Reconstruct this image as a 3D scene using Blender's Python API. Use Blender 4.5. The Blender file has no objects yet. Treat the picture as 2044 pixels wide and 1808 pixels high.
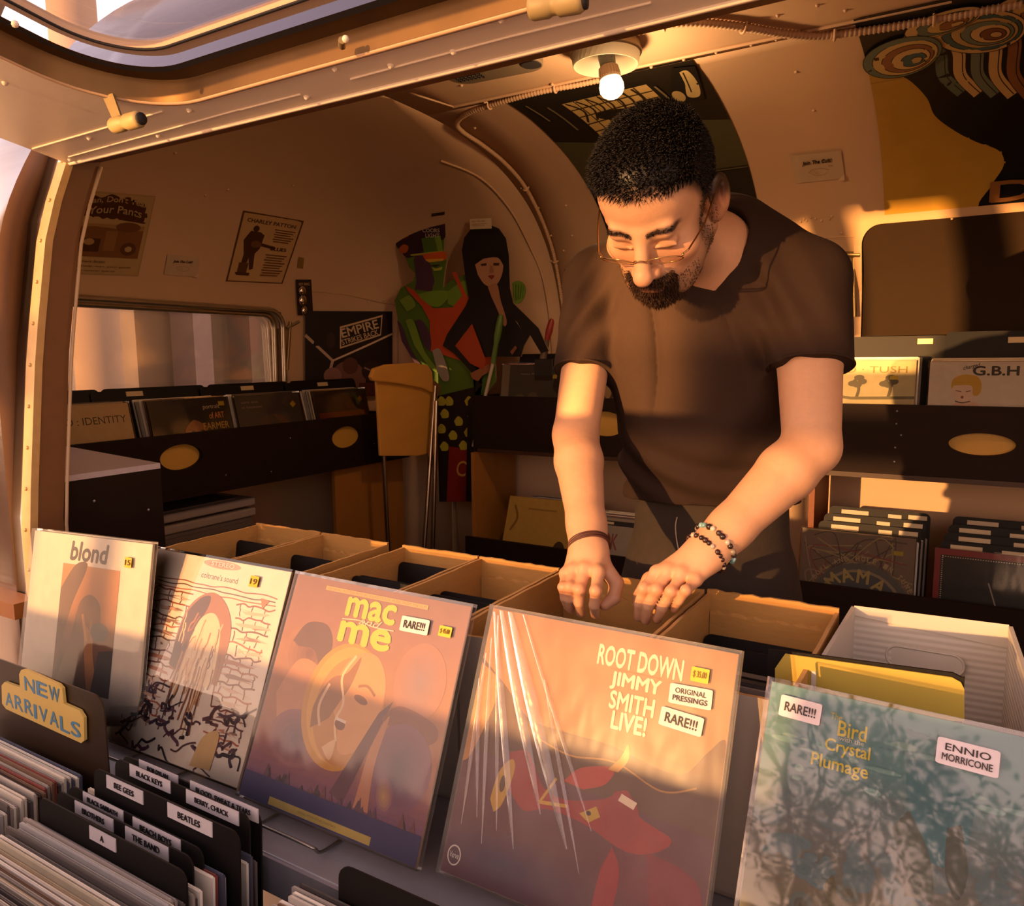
import bpy, bmesh, math, random
import numpy as np
from mathutils import Vector, Matrix
from mathutils.bvhtree import BVHTree

S = bpy.context.scene
COL = S.collection
random.seed(7)
rng = np.random.default_rng(7)

# ---------------------------------------------------------------- camera
# X runs along the trailer's side, Y into the trailer, Z up; the camera's own height is Z = 0
FOC, PX, PY = 1539.0, 1022.0, 904.0
ROT = np.array([[0.85624877, 0.05572625, -0.51354905],
                [0.51645733, -0.11252495, 0.84888749],
                [-0.01048177, -0.99208504, -0.12512957]])
cam_data = bpy.data.cameras.new('camera')
cam_data.sensor_width = 36.0
cam_data.lens = 36.0 * FOC / 2044.0
cam_data.clip_start = 0.02
cam = bpy.data.objects.new('camera', cam_data)
cam.matrix_world = Matrix([[ROT[i, 0], -ROT[i, 1], -ROT[i, 2], 0] for i in range(3)] + [[0, 0, 0, 1]])
COL.objects.link(cam)
S.camera = cam
FLOOR = -1.25

# ---------------------------------------------------------------- light and exposure
S.view_settings.view_transform = 'Standard'
S.view_settings.look = 'None'
S.view_settings.gamma = 1.0
S.view_settings.use_curve_mapping = False
S.view_settings.exposure = 0.3

SUN_TRAVEL = Vector((0.30, 1.0, -0.144))
sun_data = bpy.data.lights.new('sun', 'SUN')
sun_data.energy = 4.6
sun_data.color = (1.0, 0.51, 0.18)
sun_data.angle = math.radians(0.55)
sun = bpy.data.objects.new('sun', sun_data)
sun.rotation_euler = SUN_TRAVEL.to_track_quat('-Z', 'Y').to_euler()
sun.location = (-3, -8, 1)
COL.objects.link(sun)

# added spot lamp without a seen source: climbs slightly and brightens the far wall
WALL_SPOT_DIR = Vector((0.36, 1.0, 0.033)).normalized()
gd = bpy.data.lights.new('added_wall_spot', 'SPOT')
gd.energy = 33000; gd.color = (1.0, 0.50, 0.16); gd.spot_size = math.radians(3.7); gd.spot_blend = 0.25; gd.shadow_soft_size = 0.035
go = bpy.data.objects.new('added_wall_spot', gd)
go.location = Vector((-0.22, 3.0, 0.08)) - WALL_SPOT_DIR * 16.0
go.rotation_euler = WALL_SPOT_DIR.to_track_quat('-Z', 'Y').to_euler()
COL.objects.link(go)

world = bpy.data.worlds.new('evening_sky')
S.world = world
world.use_nodes = True
wn, wl = world.node_tree.nodes, world.node_tree.links
wn.clear()
w_out = wn.new('ShaderNodeOutputWorld')
w_bg = wn.new('ShaderNodeBackground')
w_tc = wn.new('ShaderNodeTexCoord')
w_sep = wn.new('ShaderNodeSeparateXYZ')
w_ramp = wn.new('ShaderNodeValToRGB')
w_ramp.color_ramp.elements[0].position = 0.40
w_ramp.color_ramp.elements[0].color = (0.50, 0.34, 0.24, 1)
w_ramp.color_ramp.elements[1].position = 0.95
w_ramp.color_ramp.elements[1].color = (0.24, 0.20, 0.24, 1)
e = w_ramp.color_ramp.elements.new(0.53); e.color = (1.10, 0.66, 0.43, 1)
e = w_ramp.color_ramp.elements.new(0.68); e.color = (0.68, 0.55, 0.61, 1)
w_map = wn.new('ShaderNodeMath'); w_map.operation = 'MULTIPLY_ADD'
w_map.inputs[1].default_value = 0.5; w_map.inputs[2].default_value = 0.5
wl.new(w_tc.outputs['Generated'], w_sep.inputs[0])
wl.new(w_sep.outputs['Z'], w_map.inputs[0])
wl.new(w_map.outputs[0], w_ramp.inputs[0])
# warm glow of the sky around the sun
w_dot = wn.new('ShaderNodeVectorMath'); w_dot.operation = 'DOT_PRODUCT'
w_dot.inputs[1].default_value = tuple(-SUN_TRAVEL.normalized())
w_pow = wn.new('ShaderNodeMath'); w_pow.operation = 'POWER'; w_pow.inputs[1].default_value = 9.0; w_pow.use_clamp = True
w_max = wn.new('ShaderNodeMath'); w_max.operation = 'MAXIMUM'; w_max.inputs[1].default_value = 0.0
w_add = wn.new('ShaderNodeMix'); w_add.data_type = 'RGBA'; w_add.blend_type = 'ADD'; w_add.inputs[7].default_value = (1.1, 0.55, 0.22, 1)
wl.new(w_tc.outputs['Generated'], w_dot.inputs[0]); wl.new(w_dot.outputs['Value'], w_max.inputs[0]); wl.new(w_max.outputs[0], w_pow.inputs[0])
wl.new(w_pow.outputs[0], w_add.inputs['Factor']); wl.new(w_ramp.outputs[0], w_add.inputs[6]); wl.new(w_add.outputs[2], w_bg.inputs[0])
w_bg.inputs[1].default_value = 2.3
wl.new(w_bg.outputs[0], w_out.inputs[0])
try:
    S.cycles.use_denoising = True
    S.cycles.max_bounces = 10
    S.cycles.transparent_max_bounces = 24
    S.cycles.caustics_reflective = False
    S.cycles.caustics_refractive = False
    S.cycles.sample_clamp_indirect = 4.0
except Exception:
    pass

# ---------------------------------------------------------------- helpers
def ray(u, v):
    return ROT @ np.array([(u - PX) / FOC, (v - PY) / FOC, 1.0])
def onX(u, v, x):
    r = ray(u, v); return Vector(r * (x / r[0]))
def onY(u, v, y):
    r = ray(u, v); return Vector(r * (y / r[1]))
def onZ(u, v, z):
    r = ray(u, v); return Vector(r * (z / r[2]))

def lin(c):
    """'#rrggbb' or (r,g,b) 0-255 -> linear rgb"""
    if isinstance(c, str):
        c = c.lstrip('#'); c = tuple(int(c[i:i + 2], 16) for i in (0, 2, 4))
    out = []
    for x in c:
        x = x / 255.0
        out.append(x / 12.92 if x <= 0.04045 else ((x + 0.055) / 1.055) ** 2.4)
    return tuple(out)

MATS = {}
def mat(name, color='#808080', rough=0.6, metal=0.0, noise=0.0, nscale=20.0, bump=0.0, bscale=80.0, spec=0.5,
        emit=None, estr=0.0, coat=0.0, stretch=None, second=None, aniso=0.0):
    if name in MATS:
        return MATS[name]
    m = bpy.data.materials.new(name); m.use_nodes = True
    n, l = m.node_tree.nodes, m.node_tree.links
    b = n['Principled BSDF']
    c = lin(color) + (1,)
    b.inputs['Base Color'].default_value = c
    b.inputs['Roughness'].default_value = rough
    b.inputs['Metallic'].default_value = metal
    b.inputs['Specular IOR Level'].default_value = spec
    b.inputs['Coat Weight'].default_value = coat
    if emit:
        b.inputs['Emission Color'].default_value = lin(emit) + (1,)
        b.inputs['Emission Strength'].default_value = estr
    tc = n.new('ShaderNodeTexCoord')
    src = tc.outputs['Object']
    if stretch:
        mp = n.new('ShaderNodeMapping'); mp.inputs['Scale'].default_value = stretch
        l.new(src, mp.inputs[0]); src = mp.outputs[0]
    if noise > 0 or second:
        nz = n.new('ShaderNodeTexNoise'); nz.inputs['Scale'].default_value = nscale
        nz.inputs['Detail'].default_value = 6
        l.new(src, nz.inputs['Vector'])
        mx = n.new('ShaderNodeMix'); mx.data_type = 'RGBA'
        l.new(nz.outputs['Fac'], mx.inputs['Factor'])
        if second:
            a, d = c, lin(second) + (1,)
        else:
            a = tuple(max(0, x * (1 - noise)) for x in c[:3]) + (1,)
            d = tuple(min(1, x * (1 + noise)) for x in c[:3]) + (1,)
        mx.inputs[6].default_value = a; mx.inputs[7].default_value = d
        l.new(mx.outputs[2], b.inputs['Base Color'])
    if bump > 0:
        nb = n.new('ShaderNodeTexNoise'); nb.inputs['Scale'].default_value = bscale; nb.inputs['Detail'].default_value = 4
        l.new(src, nb.inputs['Vector'])
        bp = n.new('ShaderNodeBump'); bp.inputs['Strength'].default_value = bump; bp.inputs['Distance'].default_value = 0.01
        l.new(nb.outputs['Fac'], bp.inputs['Height']); l.new(bp.outputs[0], b.inputs['Normal'])
    MATS[name] = m
    return m

def attr_mat(name, rough=0.55, noise=0.12, nscale=60.0, spec=0.4, bump=0.0, bscale=120.0, sss=0.0):
    """colour comes from the mesh's own colour attribute (printed ink, pigment)"""
    if name in MATS:
        return MATS[name]
    m = bpy.data.materials.new(name); m.use_nodes = True
    n, l = m.node_tree.nodes, m.node_tree.links
    b = n['Principled BSDF']
    at = n.new('ShaderNodeAttribute'); at.attribute_name = 'Col'
    tc = n.new('ShaderNodeTexCoord')
    nz = n.new('ShaderNodeTexNoise'); nz.inputs['Scale'].default_value = nscale; nz.inputs['Detail'].default_value = 5
    l.new(tc.outputs['Object'], nz.inputs['Vector'])
    mr = n.new('ShaderNodeMapRange')
    mr.inputs['To Min'].default_value = 1 - noise; mr.inputs['To Max'].default_value = 1 + noise
    l.new(nz.outputs['Fac'], mr.inputs['Value'])
    vm = n.new('ShaderNodeVectorMath'); vm.operation = 'SCALE'
    l.new(at.outputs['Color'], vm.inputs[0]); l.new(mr.outputs[0], vm.inputs['Scale'])
    l.new(vm.outputs[0], b.inputs['Base Color'])
    b.inputs['Roughness'].default_value = rough
    b.inputs['Specular IOR Level'].default_value = spec
    if sss:
        b.inputs['Subsurface Weight'].default_value = sss
        b.inputs['Subsurface Radius'].default_value = (1.0, 0.35, 0.2)
        b.inputs['Subsurface Scale'].default_value = 0.006
    if bump > 0:
        nb = n.new('ShaderNodeTexNoise'); nb.inputs['Scale'].default_value = bscale; nb.inputs['Detail'].default_value = 4
        l.new(tc.outputs['Object'], nb.inputs['Vector'])
        bp = n.new('ShaderNodeBump'); bp.inputs['Strength'].default_value = bump; bp.inputs['Distance'].default_value = 0.002
        l.new(nb.outputs['Fac'], bp.inputs['Height']); l.new(bp.outputs[0], b.inputs['Normal'])
    MATS[name] = m
    return m

def clear_mat(name, tint='#ffffff', rough=0.06, fac=1.0, bump=0.15, bscale=12.0, stretch=(1, 1, 1), haze=0.0):
    """thin clear plastic: see-through with a Fresnel sheen and wrinkles"""
    if name in MATS:
        return MATS[name]
    m = bpy.data.materials.new(name); m.use_nodes = True
    n, l = m.node_tree.nodes, m.node_tree.links
    n.remove(n['Principled BSDF'])
    out = n['Material Output']
    tr = n.new('ShaderNodeBsdfTransparent'); tr.inputs[0].default_value = lin(tint) + (1,)
    gl = n.new('ShaderNodeBsdfGlossy'); gl.inputs['Roughness'].default_value = rough
    gl.inputs['Color'].default_value = (1, 1, 1, 1)
    fr = n.new('ShaderNodeFresnel'); fr.inputs['IOR'].default_value = 1.5
    mu = n.new('ShaderNodeMath'); mu.operation = 'MULTIPLY'; mu.inputs[1].default_value = fac; mu.use_clamp = True
    mx = n.new('ShaderNodeMixShader')
    tc = n.new('ShaderNodeTexCoord')
    mp = n.new('ShaderNodeMapping'); mp.inputs['Scale'].default_value = stretch
    nb = n.new('ShaderNodeTexNoise'); nb.inputs['Scale'].default_value = bscale; nb.inputs['Detail'].default_value = 3
    bp = n.new('ShaderNodeBump'); bp.inputs['Strength'].default_value = bump; bp.inputs['Distance'].default_value = 0.02
    l.new(tc.outputs['Object'], mp.inputs[0]); l.new(mp.outputs[0], nb.inputs['Vector'])
    l.new(nb.outputs['Fac'], bp.inputs['Height'])
    l.new(bp.outputs[0], gl.inputs['Normal']); l.new(bp.outputs[0], fr.inputs['Normal'])
    l.new(fr.outputs[0], mu.inputs[0]); l.new(mu.outputs[0], mx.inputs[0])
    l.new(tr.outputs[0], mx.inputs[1]); l.new(gl.outputs[0], mx.inputs[2])
    last = mx
    if haze:
        df = n.new('ShaderNodeBsdfDiffuse'); df.inputs[0].default_value = (0.8, 0.8, 0.8, 1)
        m2 = n.new('ShaderNodeMixShader'); m2.inputs[0].default_value = haze
        l.new(mx.outputs[0], m2.inputs[1]); l.new(df.outputs[0], m2.inputs[2]); last = m2
    l.new(last.outputs[0], out.inputs[0])
    MATS[name] = m
    return m

def world_of(o):
    M = o.matrix_basis.copy()
    return M if o.parent is None else world_of(o.parent) @ o.matrix_parent_inverse @ M

# ---- mesh building
class MB:
    """collects shapes into one mesh"""
    def __init__(self):
        self.v, self.f, self.mi, self.col, self.sm = [], [], [], [], []
    def add(self, verts, faces, mi=0, col=None, smooth=False):
        o = len(self.v)
        self.v += [tuple(p) for p in verts]
        for f in faces:
            self.f.append([i + o for i in f]); self.mi.append(mi); self.col.append(col); self.sm.append(smooth)
    def box(self, c, size, M=None, mi=0, col=None):
        x, y, z = (s / 2 for s in size)
        vs = [(-x, -y, -z), (x, -y, -z), (x, y, -z), (-x, y, -z), (-x, -y, z), (x, -y, z), (x, y, z), (-x, y, z)]
        c = Vector(c)
        vs = [((M @ Vector(p)) if M is not None else Vector(p)) + c for p in vs]
        self.add(vs, [(3, 2, 1, 0), (4, 5, 6, 7), (0, 1, 5, 4), (1, 2, 6, 5), (2, 3, 7, 6), (3, 0, 4, 7)], mi, col)
    def span(self, lo, hi, mi=0, col=None):
        lo, hi = Vector(lo), Vector(hi)
        self.box((lo + hi) / 2, hi - lo, None, mi, col)
    def slab(self, o, a, b, w, h, t, mi=0, col=None):
        """board with corner o, edges a*w and b*h, front at o and thickness t behind (along -a x b)"""
        o, a, b = Vector(o), Vector(a).normalized(), Vector(b).normalized()
        n = -a.cross(b)
        q = [o, o + a * w, o + a * w + b * h, o + b * h]
        vs = q + [p + n * t for p in q]
        self.add(vs, [(0, 1, 2, 3), (7, 6, 5, 4), (1, 0, 4, 5), (2, 1, 5, 6), (3, 2, 6, 7), (0, 3, 7, 4)], mi, col)
    def prism(self, pts, ext, mi=0, col=None):
        """planar outline pts pushed along vector ext"""
        pts = [Vector(p) for p in pts]; ext = Vector(ext); n = len(pts)
        vs = pts + [p + ext for p in pts]
        fs = [tuple(range(n)), tuple(range(2 * n - 1, n - 1, -1))]
        fs += [((i + 1) % n, i, i + n, (i + 1) % n + n) for i in range(n)]
        self.add(vs, fs, mi, col)
    def tube(self, pts, r, seg=10, mi=0, col=None, closed=False, smooth=True, ribs=None):
        pts = [Vector(p) for p in pts]; n = len(pts)
        rs = r if isinstance(r, (list, tuple)) else [r] * n
        vs, fs, prev = [], [], None
        for i, p in enumerate(pts):
            if closed:
                t = pts[(i + 1) % n] - pts[i - 1]
            else:
                t = pts[min(i + 1, n - 1)] - pts[max(i - 1, 0)]
            t = t.normalized() if t.length > 1e-9 else Vector((0, 0, 1))
            if prev is None:
                ref = Vector((0, 0, 1)) if abs(t.z) < 0.9 else Vector((1, 0, 0))
                u = t.cross(ref).normalized()
            else:
                u = (prev - t * prev.dot(t))
                u = u.normalized() if u.length > 1e-6 else t.orthogonal().normalized()
            prev = u; w = t.cross(u)
            for k in range(seg):
                a = 2 * math.pi * k / seg
                vs.append(p + (u * math.cos(a) + w * math.sin(a)) * rs[i])
        m = n if closed else n - 1
        for i in range(m):
            j = (i + 1) % n
            for k in range(seg):
                k2 = (k + 1) % seg
                fs.append((i * seg + k, i * seg + k2, j * seg + k2, j * seg + k))
        self.add(vs, fs, mi, col, smooth)
        if not closed:
            self.add(vs[:seg], [tuple(range(seg - 1, -1, -1))], mi, col)
            self.add(vs[-seg:], [tuple(range(seg))], mi, col)
    def lathe(self, base, axis, prof, seg=24, mi=0, col=None, smooth=True):
        """prof: list of (distance along axis, radius)"""
        axis = Vector(axis).normalized(); u = axis.orthogonal().normalized(); w = axis.cross(u); base = Vector(base)
        vs, fs = [], []
        for (d, r) in prof:
            for k in range(seg):
                a = 2 * math.pi * k / seg
                vs.append(base + axis * d + (u * math.cos(a) + w * math.sin(a)) * max(r, 1e-5))
        for i in range(len(prof) - 1):
            for k in range(seg):
                k2 = (k + 1) % seg
                fs.append((i * seg + k, i * seg + k2, (i + 1) * seg + k2, (i + 1) * seg + k))
        self.add(vs, fs, mi, col, smooth)
    def ball(self, c, r, seg=12, mi=0, col=None, M=None):
        c = Vector(c); vs, fs = [], []
        rr = (r, r, r) if not isinstance(r, (tuple, list)) else r
        R = seg // 2
        for i in range(R + 1):
            th = math.pi * i / R
            for k in range(seg):
                a = 2 * math.pi * k / seg
                p = Vector((math.sin(th) * math.cos(a) * rr[0], math.sin(th) * math.sin(a) * rr[1], math.cos(th) * rr[2]))
                vs.append(c + ((M @ p) if M is not None else p))
        for i in range(R):
            for k in range(seg):
                k2 = (k + 1) % seg
                fs.append((i * seg + k, (i + 1) * seg + k, (i + 1) * seg + k2, i * seg + k2))
        self.add(vs, fs, mi, col, True)
    def build(self, name, mats, parent=None, bevel=0.0, subsurf=0):
        me = bpy.data.meshes.new(name)
        if parent is not None:
            inv = world_of(parent).inverted()
            vs = [tuple(inv @ Vector(p)) for p in self.v]
        else:
            vs = self.v
        me.from_pydata(vs, [], self.f)
        mats = mats if isinstance(mats, (list, tuple)) else [mats]
        for m in mats:
            me.materials.append(m)
        me.polygons.foreach_set('material_index', self.mi)
        me.polygons.foreach_set('use_smooth', self.sm)
        if any(c is not None for c in self.col):
            ca = me.color_attributes.new('Col', 'FLOAT_COLOR', 'CORNER')
            buf = []
            for p, c in zip(self.f, self.col):
                c = c or (0.5, 0.5, 0.5)
                buf += [c[0], c[1], c[2], 1.0] * len(p)
            ca.data.foreach_set('color', buf)
        me.update()
        o = bpy.data.objects.new(name, me)
        COL.objects.link(o)
        if parent is not None:
            o.parent = parent
        if bevel:
            md = o.modifiers.new('soft_edges', 'BEVEL'); md.width = bevel; md.segments = 2; md.limit_method = 'ANGLE'
        if subsurf:
            md = o.modifiers.new('smooth', 'SUBSURF'); md.levels = subsurf; md.render_levels = subsurf
        return o

def thing(name, label, cat, loc, group=None):
    o = bpy.data.objects.new(name, None)
    o.location = loc
    o.empty_display_size = 0.05
    COL.objects.link(o)
    o.matrix_world = Matrix.Translation(Vector(loc))
    return tag(o, label, cat, group)
def tag(o, label=None, cat=None, group=None, kind=None):
    if label: o['label'] = label
    if cat: o['category'] = cat
    if group: o['group'] = group
    if kind: o['kind'] = kind
    return o
def struct(o):
    o['kind'] = 'structure'
    return o

# ---- lettering: font outlines as triangles
_txt = {}
def glyphs(s, bold=0.0, shear=0.0, spacing=1.0):
    key = (s, bold, shear, spacing)
    if key in _txt:
        return _txt[key]
    cu = bpy.data.curves.new('lettering_outline', 'FONT')
    cu.body = s; cu.size = 1.0; cu.offset = bold; cu.shear = shear; cu.space_character = spacing
    cu.resolution_u = 3
    ob = bpy.data.objects.new('lettering_outline', cu)
    COL.objects.link(ob)
    dg = bpy.context.evaluated_depsgraph_get(); dg.update()
    me = bpy.data.meshes.new_from_object(ob.evaluated_get(dg))
    v = [(p.co.x, p.co.y) for p in me.vertices]; f = [tuple(p.vertices) for p in me.polygons]
    bpy.data.objects.remove(ob); bpy.data.curves.remove(cu); bpy.data.meshes.remove(me)
    if v:
        x0 = min(p[0] for p in v); x1 = max(p[0] for p in v); y0 = min(p[1] for p in v); y1 = max(p[1] for p in v)
        w, h = max(x1 - x0, 1e-6), max(y1 - y0, 1e-6)
        v = [((p[0] - x0) / w, (p[1] - y0) / h) for p in v]
        asp = w / h
    else:
        asp = 1
    _txt[key] = (v, f, asp)
    return _txt[key]

class Art:
    """flat printed artwork in the unit square (u right, v up): every shape is one layer of ink on the same sheet"""
    def __init__(self, step=0.0004):
        self.items = []; self.n = 0; self.step = step
    def poly(self, pts, col):
        self.n += 1
        self.items.append(([tuple(p) for p in pts], [tuple(range(len(pts)))], lin(col), self.n)); return self
    def rect(self, u0, v0, u1, v1, col):
        return self.poly([(u0, v0), (u1, v0), (u1, v1), (u0, v1)], col)
    def ell(self, u, v, ru, rv, col, n=28, a0=0.0, rot=0.0):
        pts = []
        for i in range(n):
            a = 2 * math.pi * i / n
            x, y = ru * math.cos(a), rv * math.sin(a)
            pts.append((u + x * math.cos(rot) - y * math.sin(rot), v + x * math.sin(rot) + y * math.cos(rot)))
        return self.poly(pts, col)
    def line(self, pts, w, col, w2=None, same=False):
        """brush stroke"""
        if not same or not self.items:
            self.n += 1
        n = len(pts); L, R = [], []
        for i, p in enumerate(pts):
            a, b = pts[max(i - 1, 0)], pts[min(i + 1, n - 1)]
            dx, dy = b[0] - a[0], b[1] - a[1]; d = math.hypot(dx, dy) or 1
            ww = w if w2 is None else w + (w2 - w) * i / max(n - 1, 1)
            L.append((p[0] - dy / d * ww / 2, p[1] + dx / d * ww / 2)); R.append((p[0] + dy / d * ww / 2, p[1] - dx / d * ww / 2))
        vs = L + R
        fs = [(i, i + n, i + 1 + n, i + 1) for i in range(n - 1)]
        self.items.append((vs, fs, lin(col), self.n)); return self
    def text(self, s, u, v, w, h, col, bold=0.0, shear=0.0, spacing=1.0, arc=0.0, rot=0.0):
        """lettering fitted to the box (u,v,w,h); arc lifts the middle; rot in radians about (u,v)"""
        vs, fs, asp = glyphs(s, 0.0, shear, spacing)
        self.n += 1
        bx, by = bold * w / max(asp, 0.1) * 0.9, bold * h * 0.9
        for ox, oy in (((0, 0),) if bold <= 0 else ((-bx, 0), (bx, 0), (0, by), (0, -by), (-bx * 0.5, by * 0.6), (bx * 0.5, -by * 0.6))):
            pts = []; self.n += 1
            for (x, y) in vs:
                px, py = x * w + ox, y * h + arc * (1 - (2 * x - 1) ** 2) + oy
                pts.append((u + px * math.cos(rot) - py * math.sin(rot), v + px * math.sin(rot) + py * math.cos(rot)))
            self.items.append((pts, fs, lin(col), self.n))
        return self
    def fill(self, mb, o, a, b, w, h, mi=0, lift=0.0003):
        """lay the art on the flat sheet with corner o and unit edges a, b"""
        o, a, b = Vector(o), Vector(a).normalized(), Vector(b).normalized(); n = a.cross(b)
        st = min(self.step, 0.0014 / max(self.n, 1))
        for vs, fs, c, k in self.items:
            mb.add([o + a * (min(max(p[0], 0.002), 0.998) * w) + b * (min(max(p[1], 0.002), 0.998) * h) + n * (lift + k * st) for p in vs], fs, mi, c)
        return mb
    def wrap(self, mb, fn, cuts=8, mi=0, lift=0.002):
        """lay the art on a curved surface; fn(u,v) -> (point, normal)"""
        st = min(self.step, 0.008 / max(self.n, 1))
        for vs, fs, c, k in self.items:
            bm = bmesh.new()
            bv = [bm.verts.new((p[0], p[1], 0)) for p in vs]
            for f in fs:
                try: bm.faces.new([bv[i] for i in f])
                except ValueError: pass
            for i in range(1, cuts):
                for ax in (0, 1):
                    co = [0, 0, 0]; co[ax] = i / cuts; no = [0, 0, 0]; no[ax] = 1
                    bmesh.ops.bisect_plane(bm, geom=bm.verts[:] + bm.edges[:] + bm.faces[:], plane_co=co, plane_no=no, dist=1e-6)
            bmesh.ops.triangulate(bm, faces=[f for f in bm.faces if len(f.verts) > 4])
            bm.verts.index_update()
            out = []
            for q in bm.verts:
                p, nn = fn(q.co.x, q.co.y)
                out.append(Vector(p) + Vector(nn) * (lift + k * st))
            mb.add(out, [[q.index for q in f.verts] for f in bm.faces], mi, c, True)
            bm.free()
        return mb

def smooth_path(pts, n=8):
    """Catmull-Rom through the points"""
    P = [Vector(p) for p in pts]; out = []
    for i in range(len(P) - 1):
        p0, p1, p2, p3 = P[max(i - 1, 0)], P[i], P[i + 1], P[min(i + 2, len(P) - 1)]
        for k in range(n):
            t = k / n
            out.append(0.5 * ((2 * p1) + (p2 - p0) * t + (2 * p0 - 5 * p1 + 4 * p2 - p3) * t * t + (3 * p1 - p0 - 3 * p2 + p3) * t ** 3))
    out.append(P[-1]); return out
def sp2(pts, n=6):
    return [(p.x, p.y) for p in smooth_path([(a, b, 0) for a, b in pts], n)]
def rrect(w, h, r, n=5):
    """rounded rectangle outline centred on 0"""
    out = []
    for cx, cy, a0 in ((w / 2 - r, h / 2 - r, 0), (-w / 2 + r, h / 2 - r, 90), (-w / 2 + r, -h / 2 + r, 180), (w / 2 - r, -h / 2 + r, 270)):
        for i in range(n + 1):
            a = math.radians(a0 + 90 * i / n)
            out.append((cx + r * math.cos(a), cy + r * math.sin(a)))
    return out
PRINT = attr_mat('printed_card', rough=0.5, noise=0.14, nscale=45)

# ---------------------------------------------------------------- the trailer shell
YC = 1.925
PROF = [(1.125, FLOOR), (1.125, -0.7), (1.125, -0.3), (1.125, 0.0), (1.115, 0.12), (1.09, 0.25), (1.03, 0.38), (0.96, 0.48), (0.85, 0.58),
        (0.72, 0.655), (0.56, 0.715), (0.36, 0.76), (0.18, 0.776), (0.0, 0.78)]
_ps = smooth_path([(a, b, 0) for a, b in PROF[3:]], 4)
PROFS = [PROF[0], PROF[1], PROF[2]] + [(p.x, p.y) for p in _ps]
PROFS[-1] = (0.0, 0.78)
def wall_y(z):
    for (w0, z0), (w1, z1) in zip(PROFS[:-1], PROFS[1:]):
        if z <= z1:
            return YC + w0 + (w1 - w0) * (z - z0) / (z1 - z0)
    return YC
def end_pt(w, z, s):
    """point on the rounded end: s from 0 (back) to 1 (front)"""
    n = 4.6
    ph = math.pi * s; c, sn = math.cos(ph), abs(math.sin(ph))
    L = 1.03 * (max(w, 1e-4) / 1.125) ** 0.72
    return Vector((-1.58 - L * sn ** (2 / n), YC + w * math.copysign(abs(c) ** (2 / n), c), z))

paint = mat('cream_paint', '#cba681', rough=0.45, noise=0.06, nscale=6, bump=0.06, bscale=35, spec=0.4)
alu = mat('polished_aluminium', '#e2d6ca', rough=0.2, metal=1.0, bump=0.12, bscale=3.0, noise=0.22, nscale=2.2, stretch=(0.25, 3.0, 3.0))
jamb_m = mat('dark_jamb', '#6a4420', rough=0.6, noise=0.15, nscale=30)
alu_in = mat('brushed_aluminium', '#b9b2aa', rough=0.32, metal=1.0, noise=0.08, nscale=40)
steel = mat('steel_sheet', '#a09da2', rough=0.42, metal=0.5, noise=0.12, nscale=25, bump=0.05, bscale=60)

def grid_mesh(fn, us, vs):
    mb = MB()
    nu, nv = len(us), len(vs)
    mb.add([fn(u, v) for u in us for v in vs],
           [(i * nv + j, i * nv + j + 1, (i + 1) * nv + j + 1, (i + 1) * nv + j) for i in range(nu - 1) for j in range(nv - 1)], 0, None, True)
    return mb

def shell(name, mb, cutters=(), inward=Vector((0, 1.9, -0.2)), thick=0.055, mats=None):
    o = mb.build(name, mats or [paint, alu, jamb_m])
    bm = bmesh.new(); bm.from_mesh(o.data)
    bmesh.ops.remove_doubles(bm, verts=bm.verts, dist=1e-5)
    bmesh.ops.recalc_face_normals(bm, faces=bm.faces)
    # make the painted side look into the room
    f = max(bm.faces, key=lambda q: q.calc_area())
    c = f.calc_center_median()
    if (Vector((min(max(c.x, -1.4), 1.4), YC, 0)) - c).dot(f.normal) < 0:
        bmesh.ops.reverse_faces(bm, faces=bm.faces)
    for q in bm.faces: q.smooth = True
    bm.to_mesh(o.data); bm.free()
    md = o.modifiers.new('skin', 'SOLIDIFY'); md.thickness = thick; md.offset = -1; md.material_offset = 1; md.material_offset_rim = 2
    for c in cutters:
        b = o.modifiers.new('opening', 'BOOLEAN'); b.object = c; b.operation = 'DIFFERENCE'; b.solver = 'EXACT'
    dg = bpy.context.evaluated_depsgraph_get(); dg.update()
    me = bpy.data.meshes.new_from_object(o.evaluated_get(dg))
    o.modifiers.clear(); o.data = me; me.name = name
    for c in cutters:
        bpy.data.objects.remove(c)
    return struct(o)

NP = len(PROFS)
hi = [p for p in PROFS if p[1] >= 0.776 - 1e-4]
lo = [p for p in PROFS if p[1] <= 0.776 + 1e-4]
FRONT = [(1.125, FLOOR), (1.125, -0.7), (1.122, -0.3), (1.085, 0.018), (1.045, 0.25), (1.0, 0.37), (0.95, 0.47), (0.85, 0.58), (0.72, 0.655), (0.56, 0.715), (0.36, 0.76), (0.18, 0.776)]
XS = [-1.58 + 3.28 * i / 20 for i in range(21)]
back_mb = grid_mesh(lambda x, k: (x, YC + lo[k][0], lo[k][1]), XS, range(len(lo)))
front_mb = grid_mesh(lambda x, k: (x, YC - FRONT[k][0], FRONT[k][1]), XS, range(len(FRONT)))
roof = [(w, z) for w, z in hi] + [(-w, z) for w, z in hi[::-1][1:]]
roof_mb = grid_mesh(lambda x, k: (x, YC + roof[k][0], roof[k][1]), XS, range(len(roof)))
end_mb = grid_mesh(lambda s, k: end_pt(PROFS[k][0], PROFS[k][1], s), [i / 72 for i in range(73)], range(NP))

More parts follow.
